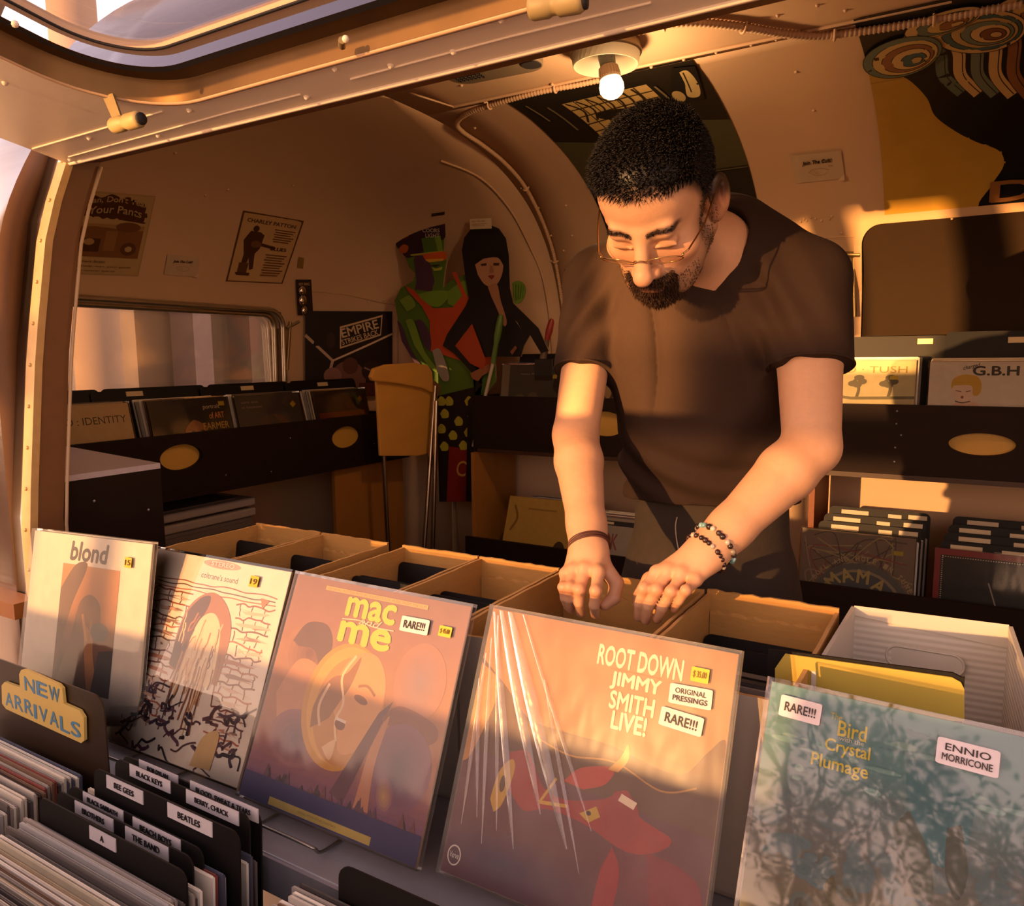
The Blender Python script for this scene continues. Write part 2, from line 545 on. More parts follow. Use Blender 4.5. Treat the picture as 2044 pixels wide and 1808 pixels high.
def bvh_of(*mbs):
    v, f = [], []
    for m in mbs:
        o = len(v); v += [Vector(p) for p in m.v]; f += [[i + o for i in q] for q in m.f]
    return BVHTree.FromPolygons(v, f)
ROOM = bvh_of(back_mb, roof_mb, end_mb)
def hit(u, v):
    """where the sight line of a pixel meets the inside of the shell"""
    r = Vector(ray(u, v)).normalized()
    p, n, i, d = ROOM.ray_cast(Vector((0, 0, 0)), r)
    if p is None:
        return r * 3, -r
    if n.dot(r) > 0: n = -n
    return p, n
def hit_quad(TL, TR, BR, BL):
    def fn(u, v):
        px = (BL[0] * (1 - u) + BR[0] * u) * (1 - v) + (TL[0] * (1 - u) + TR[0] * u) * v
        py = (BL[1] * (1 - u) + BR[1] * u) * (1 - v) + (TL[1] * (1 - u) + TR[1] * u) * v
        return hit(px, py)
    return fn

def cutter(mb):
    o = mb.build('cutter', paint)
    bm = bmesh.new(); bm.from_mesh(o.data); bmesh.ops.recalc_face_normals(bm, faces=bm.faces); bm.to_mesh(o.data); bm.free()
    return o
# opening in the near side: everything between the counter and the hinge of the hatch
cm = MB(); cm.span((-1.5, 0.3, -0.63), (1.45, 1.2, 0.385))
wall_front = shell('wall_front', front_mb, [cutter(cm)])
for q in wall_front.data.polygons:
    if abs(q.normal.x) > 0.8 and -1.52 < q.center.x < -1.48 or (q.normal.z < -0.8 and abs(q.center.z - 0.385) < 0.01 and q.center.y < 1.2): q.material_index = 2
WY0, WY1, WZ0, WZ1 = 1.02, 2.375, -0.26, 0.197
def cut_window(mb):
    """bisect the end wall along the window's four edges and take the pane area out"""
    bm = bmesh.new(); vs = [bm.verts.new(p) for p in mb.v]
    for f in mb.f:
        try: bm.faces.new([vs[i] for i in f])
        except ValueError: pass
    for co, no in (((0, WY0, 0), (0, 1, 0)), ((0, WY1, 0), (0, 1, 0)), ((0, 0, WZ0), (0, 0, 1)), ((0, 0, WZ1), (0, 0, 1))):
        bmesh.ops.bisect_plane(bm, geom=bm.verts[:] + bm.edges[:] + bm.faces[:], plane_co=co, plane_no=no, dist=1e-6)
    gone = []
    for f in bm.faces:
        c = f.calc_center_median()
        if c.x < -2.2 and WY0 < c.y < WY1 and WZ0 < c.z < WZ1: gone.append(f)
    bmesh.ops.delete(bm, geom=gone, context='FACES')
    bm.verts.index_update(); out = MB(); out.add([v.co.copy() for v in bm.verts], [[v.index for v in f.verts] for f in bm.faces], 0, None, True); bm.free()
    return out
wall_left = shell('wall_left', cut_window(end_mb))
wall_back = shell('wall_back', back_mb)
ceiling = shell('ceiling', roof_mb)
rm = MB()
rpts = [(1.70, YC + w, z) for w, z in PROFS] + [(1.70, YC - w, z) for w, z in PROFS[::-1][1:]]
rm.prism(rpts, (0.055, 0, 0))
wall_right = struct(rm.build('wall_right', paint))
fm = MB(); fm.span((-2.7, 0.75, FLOOR - 0.06), (1.75, 3.1, FLOOR))
floor = struct(fm.build('floor', mat('dark_vinyl', '#4a3826', rough=0.5, noise=0.2, nscale=12)))

# outer roof skin over the insulation, seen through the flap's window
RO = smooth_path([(0, 0.876, 0.402), (0, 0.94, 0.54), (0, 1.06, 0.71), (0, 1.26, 0.87), (0, 1.56, 0.98), (0, 1.925, 1.02), (0, 2.4, 0.98), (0, 2.8, 0.84), (0, 3.05, 0.64)], 5)
ro_mb = grid_mesh(lambda x, k: (x, RO[k].y, RO[k].z), [-1.72 + 3.4 * i / 12 for i in range(13)], range(len(RO)))
roof_m = mat('roof_aluminium', '#7d7277', rough=0.24, metal=1.0, noise=0.35, nscale=5, stretch=(0.15, 2.2, 2.2), bump=0.25, bscale=4)
ro = ro_mb.build('roof_outside', roof_m)
sd_ = ro.modifiers.new('skin', 'SOLIDIFY'); sd_.thickness = 0.006
struct(ro)

# raised seams on the inside of the shell
def trim_strip(name, px_pts, width, h=0.004, m=paint):
    mb = MB(); P = []
    for (u, v) in px_pts:
        p, n = hit(u, v); P.append(p + n * (h * 0.4))
    mb.tube(smooth_path(P, 6), width / 2, 6)
    return struct(mb.build(name, m))
trim_strip('trim_1', [(905, 212), (1100, 170), (1265, 134), (1400, 105), (1581, 67), (1700, 42), (1900, 0)], 0.010)
trim_strip('trim_2', [(880, 320), (960, 355), (1020, 420), (1062, 500), (1085, 560), (1098, 640), (1104, 720)], 0.009)
trim_strip('trim_3', [(1580, 478), (1650, 474), (1712, 471)], 0.004)
trim_strip('trim_4', [(795, 580), (794, 650), (795, 740)], 0.006)
trim_strip('trim_5', [(590, 578), (690, 588), (795, 610)], 0.004)
trim_strip('trim_6', [(700, 150), (820, 185), (905, 212)], 0.006)
# rivet heads along the seams
rv = MB()
for (u, v) in [(1300, 133), (1365, 118), (1430, 104), (1500, 89), (1550, 78), (1553, 30), (1589, 143), (1480, 5), (1624, 220), (1688, 20), (1632, 10),
               (1075, 415), (1100, 470), (1110, 530), (1125, 500), (1130, 410), (1142, 470), (948, 255), (1640, 440), (1628, 436), (1655, 437), (1598, 442), (1605, 437),
               (1680, 465), (1642, 483), (1610, 440), (1618, 434), (1660, 432), (921, 170), (960, 150), (585, 370), (420, 268), (360, 280), (350, 305),
               (410, 390), (455, 378), (740, 520), (765, 600), (735, 603), (1990, 395), (1900, 436)]:
    p, n = hit(u, v); rv.ball(p, 0.0055, 8)
struct(rv.build('trim_7', paint))

# armoured cable clipped along the ceiling and down the rib
def conduit(name, px, label, straps, r=0.010):
    P = []
    for u, v in px:
        p, n = hit(u, v); P.append(p + n * (r + 0.002))
    path = smooth_path(P, 26)
    L = 0; rs = []
    for i, p in enumerate(path):
        if i: L += (p - path[i - 1]).length
        rs.append(r)
    # resample evenly so the ribs are regular
    out = [path[0]]; step = 0.0035; acc = 0
    for a, b in zip(path[:-1], path[1:]):
        d = (b - a).length; t = step - acc
        while t < d:
            out.append(a + (b - a) * (t / d)); t += step
        acc = (acc + d) % step
    rr = [r * (1.12 if (i // 1) % 3 == 0 else 0.86) for i in range(len(out))]
    mb = MB(); mb.tube(out, rr, 8)
    root = thing(name, label, 'cable', P[0])
    mb.build('armour', paint, root)
    for (u, v) in straps:
        p, n = hit(u, v)
        i = min(range(len(out)), key=lambda k: (out[k] - p).length)
        t = (out[min(i + 3, len(out) - 1)] - out[max(i - 3, 0)]).normalized()
        s = MB(); side = t.cross(n).normalized()
        arc = [out[i] + side * (r * 1.25 * math.cos(a)) + n * (r * 1.25 * math.sin(a)) for a in [math.pi * k / 8 for k in range(9)]]
        arc = [out[i] + side * 0.024 - n * r] + [out[i] + side * r * 1.3 - n * r * 0.8] + arc + [out[i] - side * r * 1.3 - n * r * 0.8]
        s.tube(arc, 0.0035, 6)
        s.ball(out[i] + side * 0.022 - n * (r - 0.003), 0.005, 8)
        s.build('strap', paint, root)
    return root
conduit('cable_conduit', [(1275, 50), (1330, 38), (1400, 35), (1480, 43), (1560, 56), (1630, 62), (1700, 55), (1800, 40), (1900, 22), (2044, -4)],
        'white armoured cable running along the ceiling right of the bulb', [(1325, 38), (1484, 44), (1666, 60), (1866, 28)])
conduit('cable_conduit', [(1200, 152), (1150, 163), (1100, 172), (1040, 186), (975, 205), (930, 222), (912, 240), (925, 258), (965, 285), (1010, 322), (1050, 370), (1085, 440), (1108, 510), (1122, 590), (1130, 660), (1133, 730)],
        'thin white cable curving from the bulb fixture down the left rib', [(1108, 170), (978, 204), (1052, 372), (1112, 520)], r=0.008)

# end window: frame, pane, and the yard wall outside it
alu_frame = mat('window_frame_metal', '#c9bda8', rough=0.3, metal=0.9, noise=0.1)
fr = MB()
cy, cz, ww, wh = (WY0 + WY1) / 2, (WZ0 + WZ1) / 2, WY1 - WY0, WZ1 - WZ0
def end_x(y, z):
    p, n, i, d = ROOM.ray_cast(Vector((-1.0, y, z)), Vector((-1, 0, 0)))
    return p.x if p else -2.6
ring = [Vector((end_x(cy + a, cz + b) + 0.008, cy + a, cz + b)) for a, b in rrect(ww + 0.012, wh + 0.012, 0.076, 8)]
fr.tube(ring, 0.011, 8, closed=True)
ring2 = [Vector((end_x(cy + a, cz + b) - 0.030, cy + a, cz + b)) for a, b in rrect(ww - 0.02, wh - 0.02, 0.06, 8)]
fr.tube(ring2, 0.012, 8, closed=True)
window_1 = struct(fr.build('window_1', alu_frame))
fi = MB()
for sy, sz in ((1, 1), (-1, 1), (1, -1), (-1, -1)):
    r = 0.07; py, pz = cy + sy * ww / 2, cz + sz * wh / 2
    pts = [Vector((end_x(cy, cz), py, pz))] + [Vector((end_x(cy, cz), py - sy * (r - r * math.cos(t)), pz - sz * (r - r * math.sin(t)))) for t in [math.pi / 2 * i / 8 for i in range(9)]]
    fi.prism(pts, (-0.05, 0, 0))
fi.build('corner_fillet', paint, window_1)
gp = MB(); gp.prism([Vector((end_x(cy, cz) - 0.045, cy + a, cz + b)) for a, b in rrect(ww, wh, 0.07, 6)], (0.004, 0, 0))
gp.build('pane', clear_mat('dusty_glass', '#f2ece2', rough=0.08, fac=1.0, bump=0.02, haze=0.10), window_1)
op = MB()
p, n = hit(578, 650)
op.tube([hit(573, 642)[0] + Vector((0.02, 0, 0)), hit(567, 738)[0] + Vector((0.02, 0, 0))], 0.006, 8)
o = op.build('latch_rod', mat('dull_brass', '#8f7a52', rough=0.4, metal=0.8), window_1)
op = MB(); a = hit(590, 642)[0] + Vector((0.02, 0, 0)); b = hit(566, 655)[0] + Vector((0.02, 0, 0))
op.tube([a, b], 0.007, 8); op.build('latch_handle', MATS['window_frame_metal'], window_1)

# far window behind the person: white frame, dark blind
def back_pt(x, z, d=0.0):
    return Vector((x, wall_y(z) - d, z))
BX0, BX1, BZ0, BZ1 = -0.372, 0.85, -0.30, 0.425
bc, bw, bcz, bh = (BX0 + BX1) / 2, BX1 - BX0, (BZ0 + BZ1) / 2, BZ1 - BZ0
fb = MB()
outl = rrect(bw + 0.05, bh + 0.05, 0.085, 8)
inl = rrect(bw, bh, 0.062, 8)
N = len(outl)
def dense(pts, m=4):
    return [((pts[i][0] * (m - k) + pts[(i + 1) % len(pts)][0] * k) / m, (pts[i][1] * (m - k) + pts[(i + 1) % len(pts)][1] * k) / m) for i in range(len(pts)) for k in range(m)]
od, idn = dense(outl), dense(inl); N = len(od)
vs = []
for pts, d in ((od, 0.0), (od, 0.012), (idn, 0.012), (idn, 0.0)):
    vs += [back_pt(bc + a, bcz + b, d) for a, b in pts]
fs = [(k * N + i, k * N + (i + 1) % N, (k + 1) * N + (i + 1) % N, (k + 1) * N + i) for k in range(3) for i in range(N)]
fb.add(vs, fs, 0, None, False)
window_2 = struct(fb.build('window_2', paint))
bp_ = grid_mesh(lambda x, z: back_pt(x, z, 0.004), [BX0 + 0.001 + (bw - 0.002) * i / 12 for i in range(13)], [BZ0 + bh * j / 16 for j in range(17)])
bp_.build('blind', mat('dark_blind', '#281909', spec=0.2, rough=0.8, noise=0.15, nscale=30), window_2)
op = MB()
op.tube([onY(1704, 512, 2.985), onY(1706, 632, 3.0)], 0.007, 8)
op.build('latch_rod', MATS['dull_brass'], window_2)
op = MB(); op.tube([onY(1682, 508, 2.97), onY(1717, 508, 2.97)], 0.0105, 8)
op.build('latch_handle', MATS['dull_brass'], window_2)

# trims of the opening: bright edge strip on the skin, thin inner edge, rub rail below
def jamb_curve(y_off, x, z0=-0.62, z1=0.375, n=14):
    P = []
    for i in range(n):
        z = z0 + (z1 - z0) * i / (n - 1)
        w = float(np.interp(z, [q[1] for q in FRONT], [q[0] for q in FRONT]))
        P.append(Vector((x, YC - w + y_off, z)))
    return P
tm = MB()
A = jamb_curve(-0.064, -1.528); B = jamb_curve(-0.064, -1.497); A2 = jamb_curve(-0.05, -1.528); B2 = jamb_curve(-0.05, -1.497)
for i in range(len(A) - 1):
    tm.add([A[i], B[i], B[i + 1], A[i + 1], A2[i], B2[i], B2[i + 1], A2[i + 1]], [(0, 1, 2, 3), (1, 5, 6, 2), (0, 3, 7, 4)], 0)
for i in range(0, 14, 1):
    tm.ball((A[i] + B[i]) / 2, 0.004, 8)
struct(tm.build('trim_8', mat('worn_edge_strip', '#c9a56c', rough=0.45, metal=0.35, noise=0.2, nscale=40)))
tm = MB(); tm.tube(jamb_curve(0.003, -1.497), 0.0035, 6)
struct(tm.build('trim_9', mat('pale_edge', '#b79a78', rough=0.5)))
tm = MB(); tm.span((-3.0, 0.70, -0.475), (-1.5, 0.745, -0.445))
struct(tm.build('trim_10', mat('orange_rail', '#a8662c', rough=0.5, noise=0.2)))

# ---------------------------------------------------------------- the flipped-up hatch with its old window
HA = math.radians(10)
HP0 = Vector((-1.5, 0.868, 0.369)); HD = Vector((0, -math.cos(HA), math.sin(HA))); HN = Vector((0, math.sin(HA), math.cos(HA)))
def hp(u, v, off=0.0):
    """point of a pixel on the hatch's underside, off metres above it"""
    r = Vector(ray(u, v)); q = HP0 + HN * off
    return r * (HN.dot(q) / HN.dot(r))
def hs(x, s, off=0.0):
    return Vector((x, HP0.y, HP0.z)) + HD * s + HN * off
hatch = thing('roof_hatch', 'cream hatch flap with a rounded window propped open overhead', 'hatch', hs(-0.4, 0.0))
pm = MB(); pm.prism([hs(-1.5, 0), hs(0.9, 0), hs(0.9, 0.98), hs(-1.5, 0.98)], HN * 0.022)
hpaint_lightened = mat('hatch_paint_lightened', '#ead6be', rough=0.45, noise=0.05, nscale=6, bump=0.05, bscale=35)  # cream paint lightened, standing in for light missing under the flap
panel = pm.build('panel', [hpaint_lightened, alu], hatch)
HX0, HX1, HS0, HS1 = -1.172, 0.35, 0.083, 0.62
hole = [hs((HX0 + HX1) / 2 + a, (HS0 + HS1) / 2 + b, -0.1) for a, b in rrect(HX1 - HX0, HS1 - HS0, 0.16, 12)]
cm = MB(); cm.prism(hole, HN * 0.3); c = cutter(cm)
md = panel.modifiers.new('opening', 'BOOLEAN'); md.object = c; md.solver = 'EXACT'
dg = bpy.context.evaluated_depsgraph_get(); dg.update()
me = bpy.data.meshes.new_from_object(panel.evaluated_get(dg)); panel.modifiers.clear(); panel.data = me; bpy.data.objects.remove(c)

def hring(inset, off, extra=0.0):
    r = max(0.16 - inset, 0.02)
    return [hs((HX0 + HX1) / 2 + a, (HS0 + HS1) / 2 + b, off) for a, b in rrect(HX1 - HX0 - 2 * inset, HS1 - HS0 - 2 * inset, r, 12)]
def band(mb, A, B, mi=0):
    n = len(A)
    mb.add(A + B, [(i, (i + 1) % n, (i + 1) % n + n, i + n) for i in range(n)], mi, None, True)
bronze = mat('bronze_channel', '#6e5230', rough=0.38, metal=0.8, noise=0.25, nscale=20)
rub = mat('black_rubber', '#1d1612', rough=0.7)
gm = MB(); gm.tube(hring(-0.004, -0.001), 0.004, 6, closed=True); gm.build('lip', paint, hatch)
gm = MB(); gm.tube(hring(-0.009, -0.0005), 0.0018, 6, closed=True)
band(gm, hring(0.030, 0.028), hring(0.038, 0.030)); gm.build('gasket', rub, hatch)
gm = MB(); band(gm, hring(0.0, -0.002), hring(0.004, 0.030)); band(gm, hring(0.004, 0.030), hring(0.034, 0.034))
gm.build('channel', bronze, hatch)
# pane frame, pushed up and ajar
pf = MB()
band(pf, hring(0.034, 0.050), hring(0.054, 0.050)); band(pf, hring(0.054, 0.050), hring(0.054, 0.062)); band(pf, hring(0.034, 0.062), hring(0.034, 0.050))
frame = pf.build('pane_frame', paint, hatch)
pf = MB(); pf.tube(hring(0.053, 0.049), 0.0022, 6, closed=True); pf.build('seal', rub, frame)
pf = MB(); ringp = hring(0.05, 0.058); pf.add(ringp, [tuple(range(len(ringp)))])
pf.build('pane', clear_mat('hatch_glass', '#efe6de', rough=0.03, fac=0.9, bump=0.01, haze=0.03), frame)
# pressed seams and rivets of the flap
sm = MB()
for (p, q) in (((65, 297), (325, 222)), ((137, 313), (480, 218)), ((480, 219), (600, 188)), ((700, 158), (1010, 75)), ((1010, 75), (1300, 5))):
    sm.tube([hp(*p, -0.001), hp(*q, -0.0005)], 0.0016, 6)
sm.tube([hs(-1.5, 0.0), hs(0.9, 0.0)], 0.004, 6)
for (u, v) in [(178, 275), (316, 270), (378, 219), (612, 193), (668, 136), (690, 78), (140, 318), (1000, 38), (905, 102), (1100, 18), (10, 165), (30, 48), (780, 130)]:
    sm.ball(hp(u, v), 0.0048, 8)
sm.build('seam', hpaint_lightened, hatch)
# worn pull-latches
def latch(name, px_root, px_knob, kl, kr):
    lt = MB()
    a, b = hp(*px_root, 0.0), hp(*px_knob, -0.045)
    d = (b - a).normalized(); side = Vector((1, 0, 0))
    lt.prism([a - side * 0.013, a + side * 0.013, b + side * 0.010, b - side * 0.010], d.cross(side).normalized() * 0.003)
    arm = lt.build(name, mat('latch_metal', '#9b8458', rough=0.45, metal=0.6, noise=0.2), hatch)
    k = MB(); p0, p1 = hp(*kl, -0.047), hp(*kr, -0.047); ax = (p1 - p0)
    L = ax.length
    k.lathe(p0, ax, [(0, 0.001), (0, 0.010), (L * 0.06, 0.0115), (L * 0.35, 0.0115), (L * 0.42, 0.0095), (L * 0.5, 0.0095), (L * 0.55, 0.0118), (L * 0.92, 0.0118), (L, 0.0095), (L, 0.0005)], 16)
    k.build('knob', mat('latch_knob', '#9c8658', rough=0.55, metal=0.0, noise=0.15), arm)
    t = MB(); t.lathe(p0 + ax * 0.98, ax, [(0, 0.0088), (0.004, 0.0088), (0.004, 0.0005)], 12); t.build('screw', rub, arm)
    return arm
latch('latch', (218, 190), (242, 250), (226, 251), (281, 237))
latch('latch', (1098, -20), (1107, 14), (1058, 18), (1165, 0))
# hinge strips on the roof where the window frame's middle catches
hm = MB()
hm.tube([hp(648, 68, 0.045), hp(645, 52, 0.045)], 0.006, 8); hm.build('catch', MATS['latch_metal'], hatch)
hm = MB(); hm.tube([hp(683, 80, 0.0), hp(683, 92, 0.0)], 0.005, 8); hm.build('catch', MATS['latch_metal'], hatch)

# ---------------------------------------------------------------- ceiling lamp, vent
FXc = onZ(1209, 92, 0.772)
lamp = thing('ceiling_lamp', 'round cream ceiling fixture with one bare lit bulb', 'lamp', FXc)
lm = MB(); d = Vector((0, 0, -1)); R0 = 0.088
lm.lathe(FXc + Vector((0, 0, 0.004)), d, [(0, R0 * 0.96), (0.014, R0), (0.020, R0 * 1.03), (0.024, R0 * 1.03), (0.026, R0 * 0.98), (0.052, R0 * 0.94), (0.052, R0 * 0.90), (0.018, R0 * 0.85), (0.012, 0.02), (0.012, 0.0005)], 36)
lm.build('canopy', mat('fixture_enamel', '#8a7d66', rough=0.5, noise=0.05), lamp)
BULB = onY(1218, 172, FXc.y)
tilt = (BULB - (FXc + Vector((0, 0, -0.03)))).normalized()
base = FXc + Vector((0, 0, -0.012))
Lb = (BULB - base).length
lm = MB(); lm.lathe(base, tilt, [(0, 0.021), (0.02, 0.0215), (0.035, 0.020), (0.04, 0.0185), (Lb - 0.055, 0.019), (Lb - 0.055, 0.001)], 20)
sock = lm.build('socket', mat('grey_socket', '#5f5f58', rough=0.5, noise=0.15), lamp)
lm = MB()
prof = [(Lb - 0.058, 0.016), (Lb - 0.05, 0.019), (Lb - 0.046, 0.0235), (Lb - 0.022, 0.0265), (Lb - 0.016, 0.025), (Lb - 0.014, 0.001)]
lm.lathe(base, tilt, prof, 24)
u = tilt.orthogonal().normalized(); w = tilt.cross(u)
for k in range(22):
    a = 2 * math.pi * k / 22; rd = u * math.cos(a) + w * math.sin(a)
    lm.tube([base + tilt * (Lb - 0.046) + rd * 0.0235, base + tilt * (Lb - 0.022) + rd * 0.0268], 0.0016, 5)
lm.build('heat_sink', mat('bulb_fins', '#b59a86', rough=0.5, metal=0.2), lamp)
lm = MB()
lm.lathe(base, tilt, [(Lb - 0.020, 0.024), (Lb - 0.012, 0.0275), (Lb, 0.031), (Lb + 0.012, 0.0305), (Lb + 0.022, 0.025), (Lb + 0.029, 0.015), (Lb + 0.032, 0.0005)], 24)
lm.build('bulb', mat('lit_bulb', '#fff0cc', emit='#ffd590', estr=9.0), lamp)
pl = bpy.data.lights.new('bulb_light', 'POINT'); pl.energy = 9.5; pl.color = (1.0, 0.60, 0.30); pl.shadow_soft_size = 0.03
po = bpy.data.objects.new('bulb_light', pl); po.location = BULB + tilt * 0.045; COL.objects.link(po)

vent = thing('ceiling_vent', 'long oval vent cover in the ceiling left of the bulb', 'vent', onZ(985, 128, 0.765))
vb = MB(); vc = onZ(985, 126, 0.775)
ax = (onZ(1078, 108, 0.77) - onZ(893, 146, 0.77)); ln = ax.length; ax.normalize(); sd = Vector((0, 0, 1)).cross(ax)
vb.prism([vc + ax * a + sd * b for a, b in rrect(ln, 0.11, 0.054, 8)], Vector((0, 0, -0.022)))
vb.build('cover', mat('vent_grey', '#6b5a45', rough=0.55, noise=0.1), vent, bevel=0.004)
vb = MB()
for i in range(7):
    for j in range(5):
        vb.ball(vc - ax * (ln * 0.5 - 0.03 - 0.012 * i) + sd * (-0.03 + 0.012 * j) + Vector((0, 0, -0.022)), 0.0045, 6)
vb.build('grille', rub, vent)
vb = MB(); vb.prism([vc + ax * (ln * 0.40 + a) + sd * b + Vector((0, 0, -0.0222)) for a, b in rrect(0.05, 0.05, 0.02, 5)], Vector((0, 0, -0.003)))
vb.build('switch', rub, vent)

# ---------------------------------------------------------------- paper on the walls
POSTER = attr_mat('poster_ink', rough=0.6, noise=0.12, nscale=14, spec=0.3)
def arc_sheet(x0, x1, y0, zb):
    """sheet on the back wall between x0 and x1, from height zb up and over to depth y0 on the ceiling"""
    pts = [Vector((0, YC + w, z)) for w, z in PROFS[::-1]]; tab = []; L = 0
    for i in range(len(pts) - 1):
        for k in range(12):
            p = pts[i].lerp(pts[i + 1], k / 12)
            if p.y < y0 or p.z < zb: continue
            if tab: L += (p - tab[-1][1]).length
            tab.append((L, p))
    ls = np.array([t[0] for t in tab]); ys = np.array([t[1].y for t in tab]); zs = np.array([t[1].z for t in tab])
    def fn(u, v):
        l = (1 - v) * L; e = 0.01
        y, z = np.interp(l, ls, ys), np.interp(l, ls, zs)
        ya, za, yb, zb_ = np.interp(l - e, ls, ys), np.interp(l - e, ls, zs), np.interp(l + e, ls, ys), np.interp(l + e, ls, zs)
        n = Vector((0, zb_ - za, -(yb - ya))).normalized()
        if n.dot(Vector((0, YC - y, -z))) < 0: n = -n
        return Vector((x0 + (x1 - x0) * u, y, z)), n
    return fn
def poster(name, label, cat, quad, art, cuts=8, group=None, lift=0.003):
    fn = quad if callable(quad) else hit_quad(*quad)
    mb = MB(); art.step = 0.0008; art.wrap(mb, fn, cuts, 0, lift)
    o = mb.build(name, POSTER)
    for p in o.data.polygons: p.use_smooth = True
    return tag(o, label, cat, group)

A = Art().rect(0, 0, 1, 1, '#a98a5c').rect(0.02, 0.02, 0.98, 0.98, '#b39363')
A.poly(sp2([(0.1, 0.82), (0.12, 0.9), (0.2, 0.95), (0.3, 0.93), (0.42, 0.98), (0.55, 0.95), (0.66, 0.96), (0.75, 0.92), (0.86, 0.9), (0.92, 0.82), (0.95, 0.66), (0.8, 0.66), (0.5, 0.68), (0.1, 0.66)]), '#4d2a12')
A.text("Man, Don't Tear", 0.1, 0.83, 0.82, 0.08, '#b39363', bold=0.02, arc=0.05).text("Your Pants", 0.16, 0.72, 0.7, 0.09, '#b39363', bold=0.02, arc=0.04)
A.rect(0.06, 0.22, 0.93, 0.62, '#7a4f26').rect(0.06, 0.56, 0.93, 0.62, '#9b7747').rect(0.1, 0.28, 0.4, 0.44, '#4d2a12').rect(0.45, 0.3, 0.6, 0.54, '#8b6233').ell(0.78, 0.33, 0.1, 0.08, '#5c3516').ell(0.78, 0.33, 0.045, 0.035, '#b39363').ell(0.25, 0.4, 0.07, 0.04, '#a8834f')
A.ell(0.72, 0.6, 0.16, 0.06, '#6d4420').text('Nowhere Street', 0.1, 0.15, 0.42, 0.03, '#4d2a12', shear=0.2).text('everybody, man, your pants', 0.06, 0.09, 0.8, 0.03, '#4d2a12').text('this is a summer special', 0.06, 0.04, 0.6, 0.025, '#4d2a12')
poster('music_poster', 'brown poster with arched lettering on the curved wall above the end window', 'poster', ((160, 378), (310, 390), (275, 551), (120, 545)), A)

A = Art().rect(0, 0, 1, 1, '#5b3a1c').rect(0.025, 0.015, 0.975, 0.985, '#c09a6a')
A.text('CHARLEY PATTON', 0.1, 0.86, 0.8, 0.055, '#4a2b14', bold=0.02)
A.ell(0.28, 0.78, 0.05, 0.045, '#4a2b14').poly([(0.2, 0.74), (0.36, 0.74), (0.44, 0.7), (0.42, 0.5), (0.36, 0.42), (0.4, 0.2), (0.34, 0.18), (0.28, 0.36), (0.24, 0.12), (0.17, 0.12), (0.18, 0.4), (0.12, 0.6)], '#4a2b14')
A.line([(0.3, 0.58), (0.66, 0.53)], 0.045, '#4a2b14').ell(0.34, 0.56, 0.09, 0.05, '#6b4522').rect(0.14, 0.12, 0.3, 0.28, '#5b3a1c').poly([(0.14, 0.1), (0.36, 0.1), (0.36, 0.14), (0.1, 0.14)], '#4a2b14')
for i in range(6): A.rect(0.58 + 0.02 * (i % 2), 0.8 - 0.035 * i, 0.92 - 0.03 * (i % 3), 0.815 - 0.035 * i, '#6b4522')
A.text('BLUES', 0.6, 0.5, 0.26, 0.05, '#4a2b14', bold=0.02)
for i in range(9): A.rect(0.54 + 0.02 * (i % 2), 0.42 - 0.038 * i, 0.9 - 0.03 * (i % 3), 0.435 - 0.038 * i, '#6b4522')
poster('music_poster', 'small curled handbill with a standing guitarist and a dark border', 'poster', ((485, 419), (606, 440), (563, 566), (450, 561)), A)

def cult_card(quad, label, ink):
    A = Art().rect(0, 0, 1, 1, '#c0a585').text('Join The Cult!', 0.2, 0.6, 0.6, 0.16, ink, shear=0.35, bold=0.012, rot=0.05)
    A.text('inc.', 0.72, 0.53, 0.1, 0.05, ink)
    A.line(sp2([(0.3, 0.36), (0.38, 0.46), (0.5, 0.5), (0.62, 0.47), (0.72, 0.4)]), 0.012, '#8a6d4e').line(sp2([(0.34, 0.33), (0.45, 0.26), (0.58, 0.25), (0.68, 0.33)]), 0.012, '#8a6d4e').line([(0.4, 0.4), (0.5, 0.38)], 0.01, '#8a6d4e').line([(0.42, 0.35), (0.5, 0.33)], 0.01, '#8a6d4e')
    A.poly([(0.86, 0), (1, 0.2), (1, 0)], '#d3b995')
    return poster('paper_card', label, 'card', quad, A, 4, lift=0.004)
cult_card(((1577, 309), (1679, 299), (1687, 354), (1590, 364)), 'white card reading Join The Cult on the back wall right of the person', '#3b2a1c')
cult_card(((333, 507), (398, 513), (392, 552), (326, 547)), 'faint card reading Join The Cult between the two posters on the end wall', '#6b4a2a')

# dark film poster with a lit window, curving up the wall to the ceiling
A = Art().rect(0, 0, 1, 1, '#2b2716')
A.poly([(0, 0.0), (1, 0), (1, 0.38), (0, 0.38)], '#242012').poly([(0.0, 0.38), (1, 0.38), (1, 0.62), (0.75, 0.66), (0.30, 0.60), (0, 0.66)], '#4a462c')
A.poly([(0.0, 0.66), (0.30, 0.60), (0.75, 0.66), (1, 0.62), (1, 1), (0, 1)], '#1b1409')
A.poly([(0.22, 0.915), (0.75, 0.935), (0.78, 0.67), (0.26, 0.60)], '#14100a').poly([(0.245, 0.89), (0.722, 0.91), (0.748, 0.692), (0.288, 0.632)], '#b9995c')
def inw(u, v):
    lo_ = (0.288 + (0.748 - 0.288) * u, 0.632 + (0.692 - 0.632) * u); hi_ = (0.245 + (0.722 - 0.245) * u, 0.89 + 0.02 * u)
    return (lo_[0] + (hi_[0] - lo_[0]) * v, lo_[1] + (hi_[1] - lo_[1]) * v)
for i in range(1, 7): A.line([inw(i / 7, 0), inw(i / 7, 1)], 0.007, '#3a2a12')
for i in range(1, 5): A.line([inw(0, i / 5), inw(1, i / 5)], 0.007, '#3a2a12')
for i in range(7): A.line(sp2([inw(0.05 + 0.13 * i, 1.0), inw(0.13 + 0.12 * i, 0.72), inw(0.04 + 0.13 * i, 0.45)]), 0.011, '#2a1d0c')
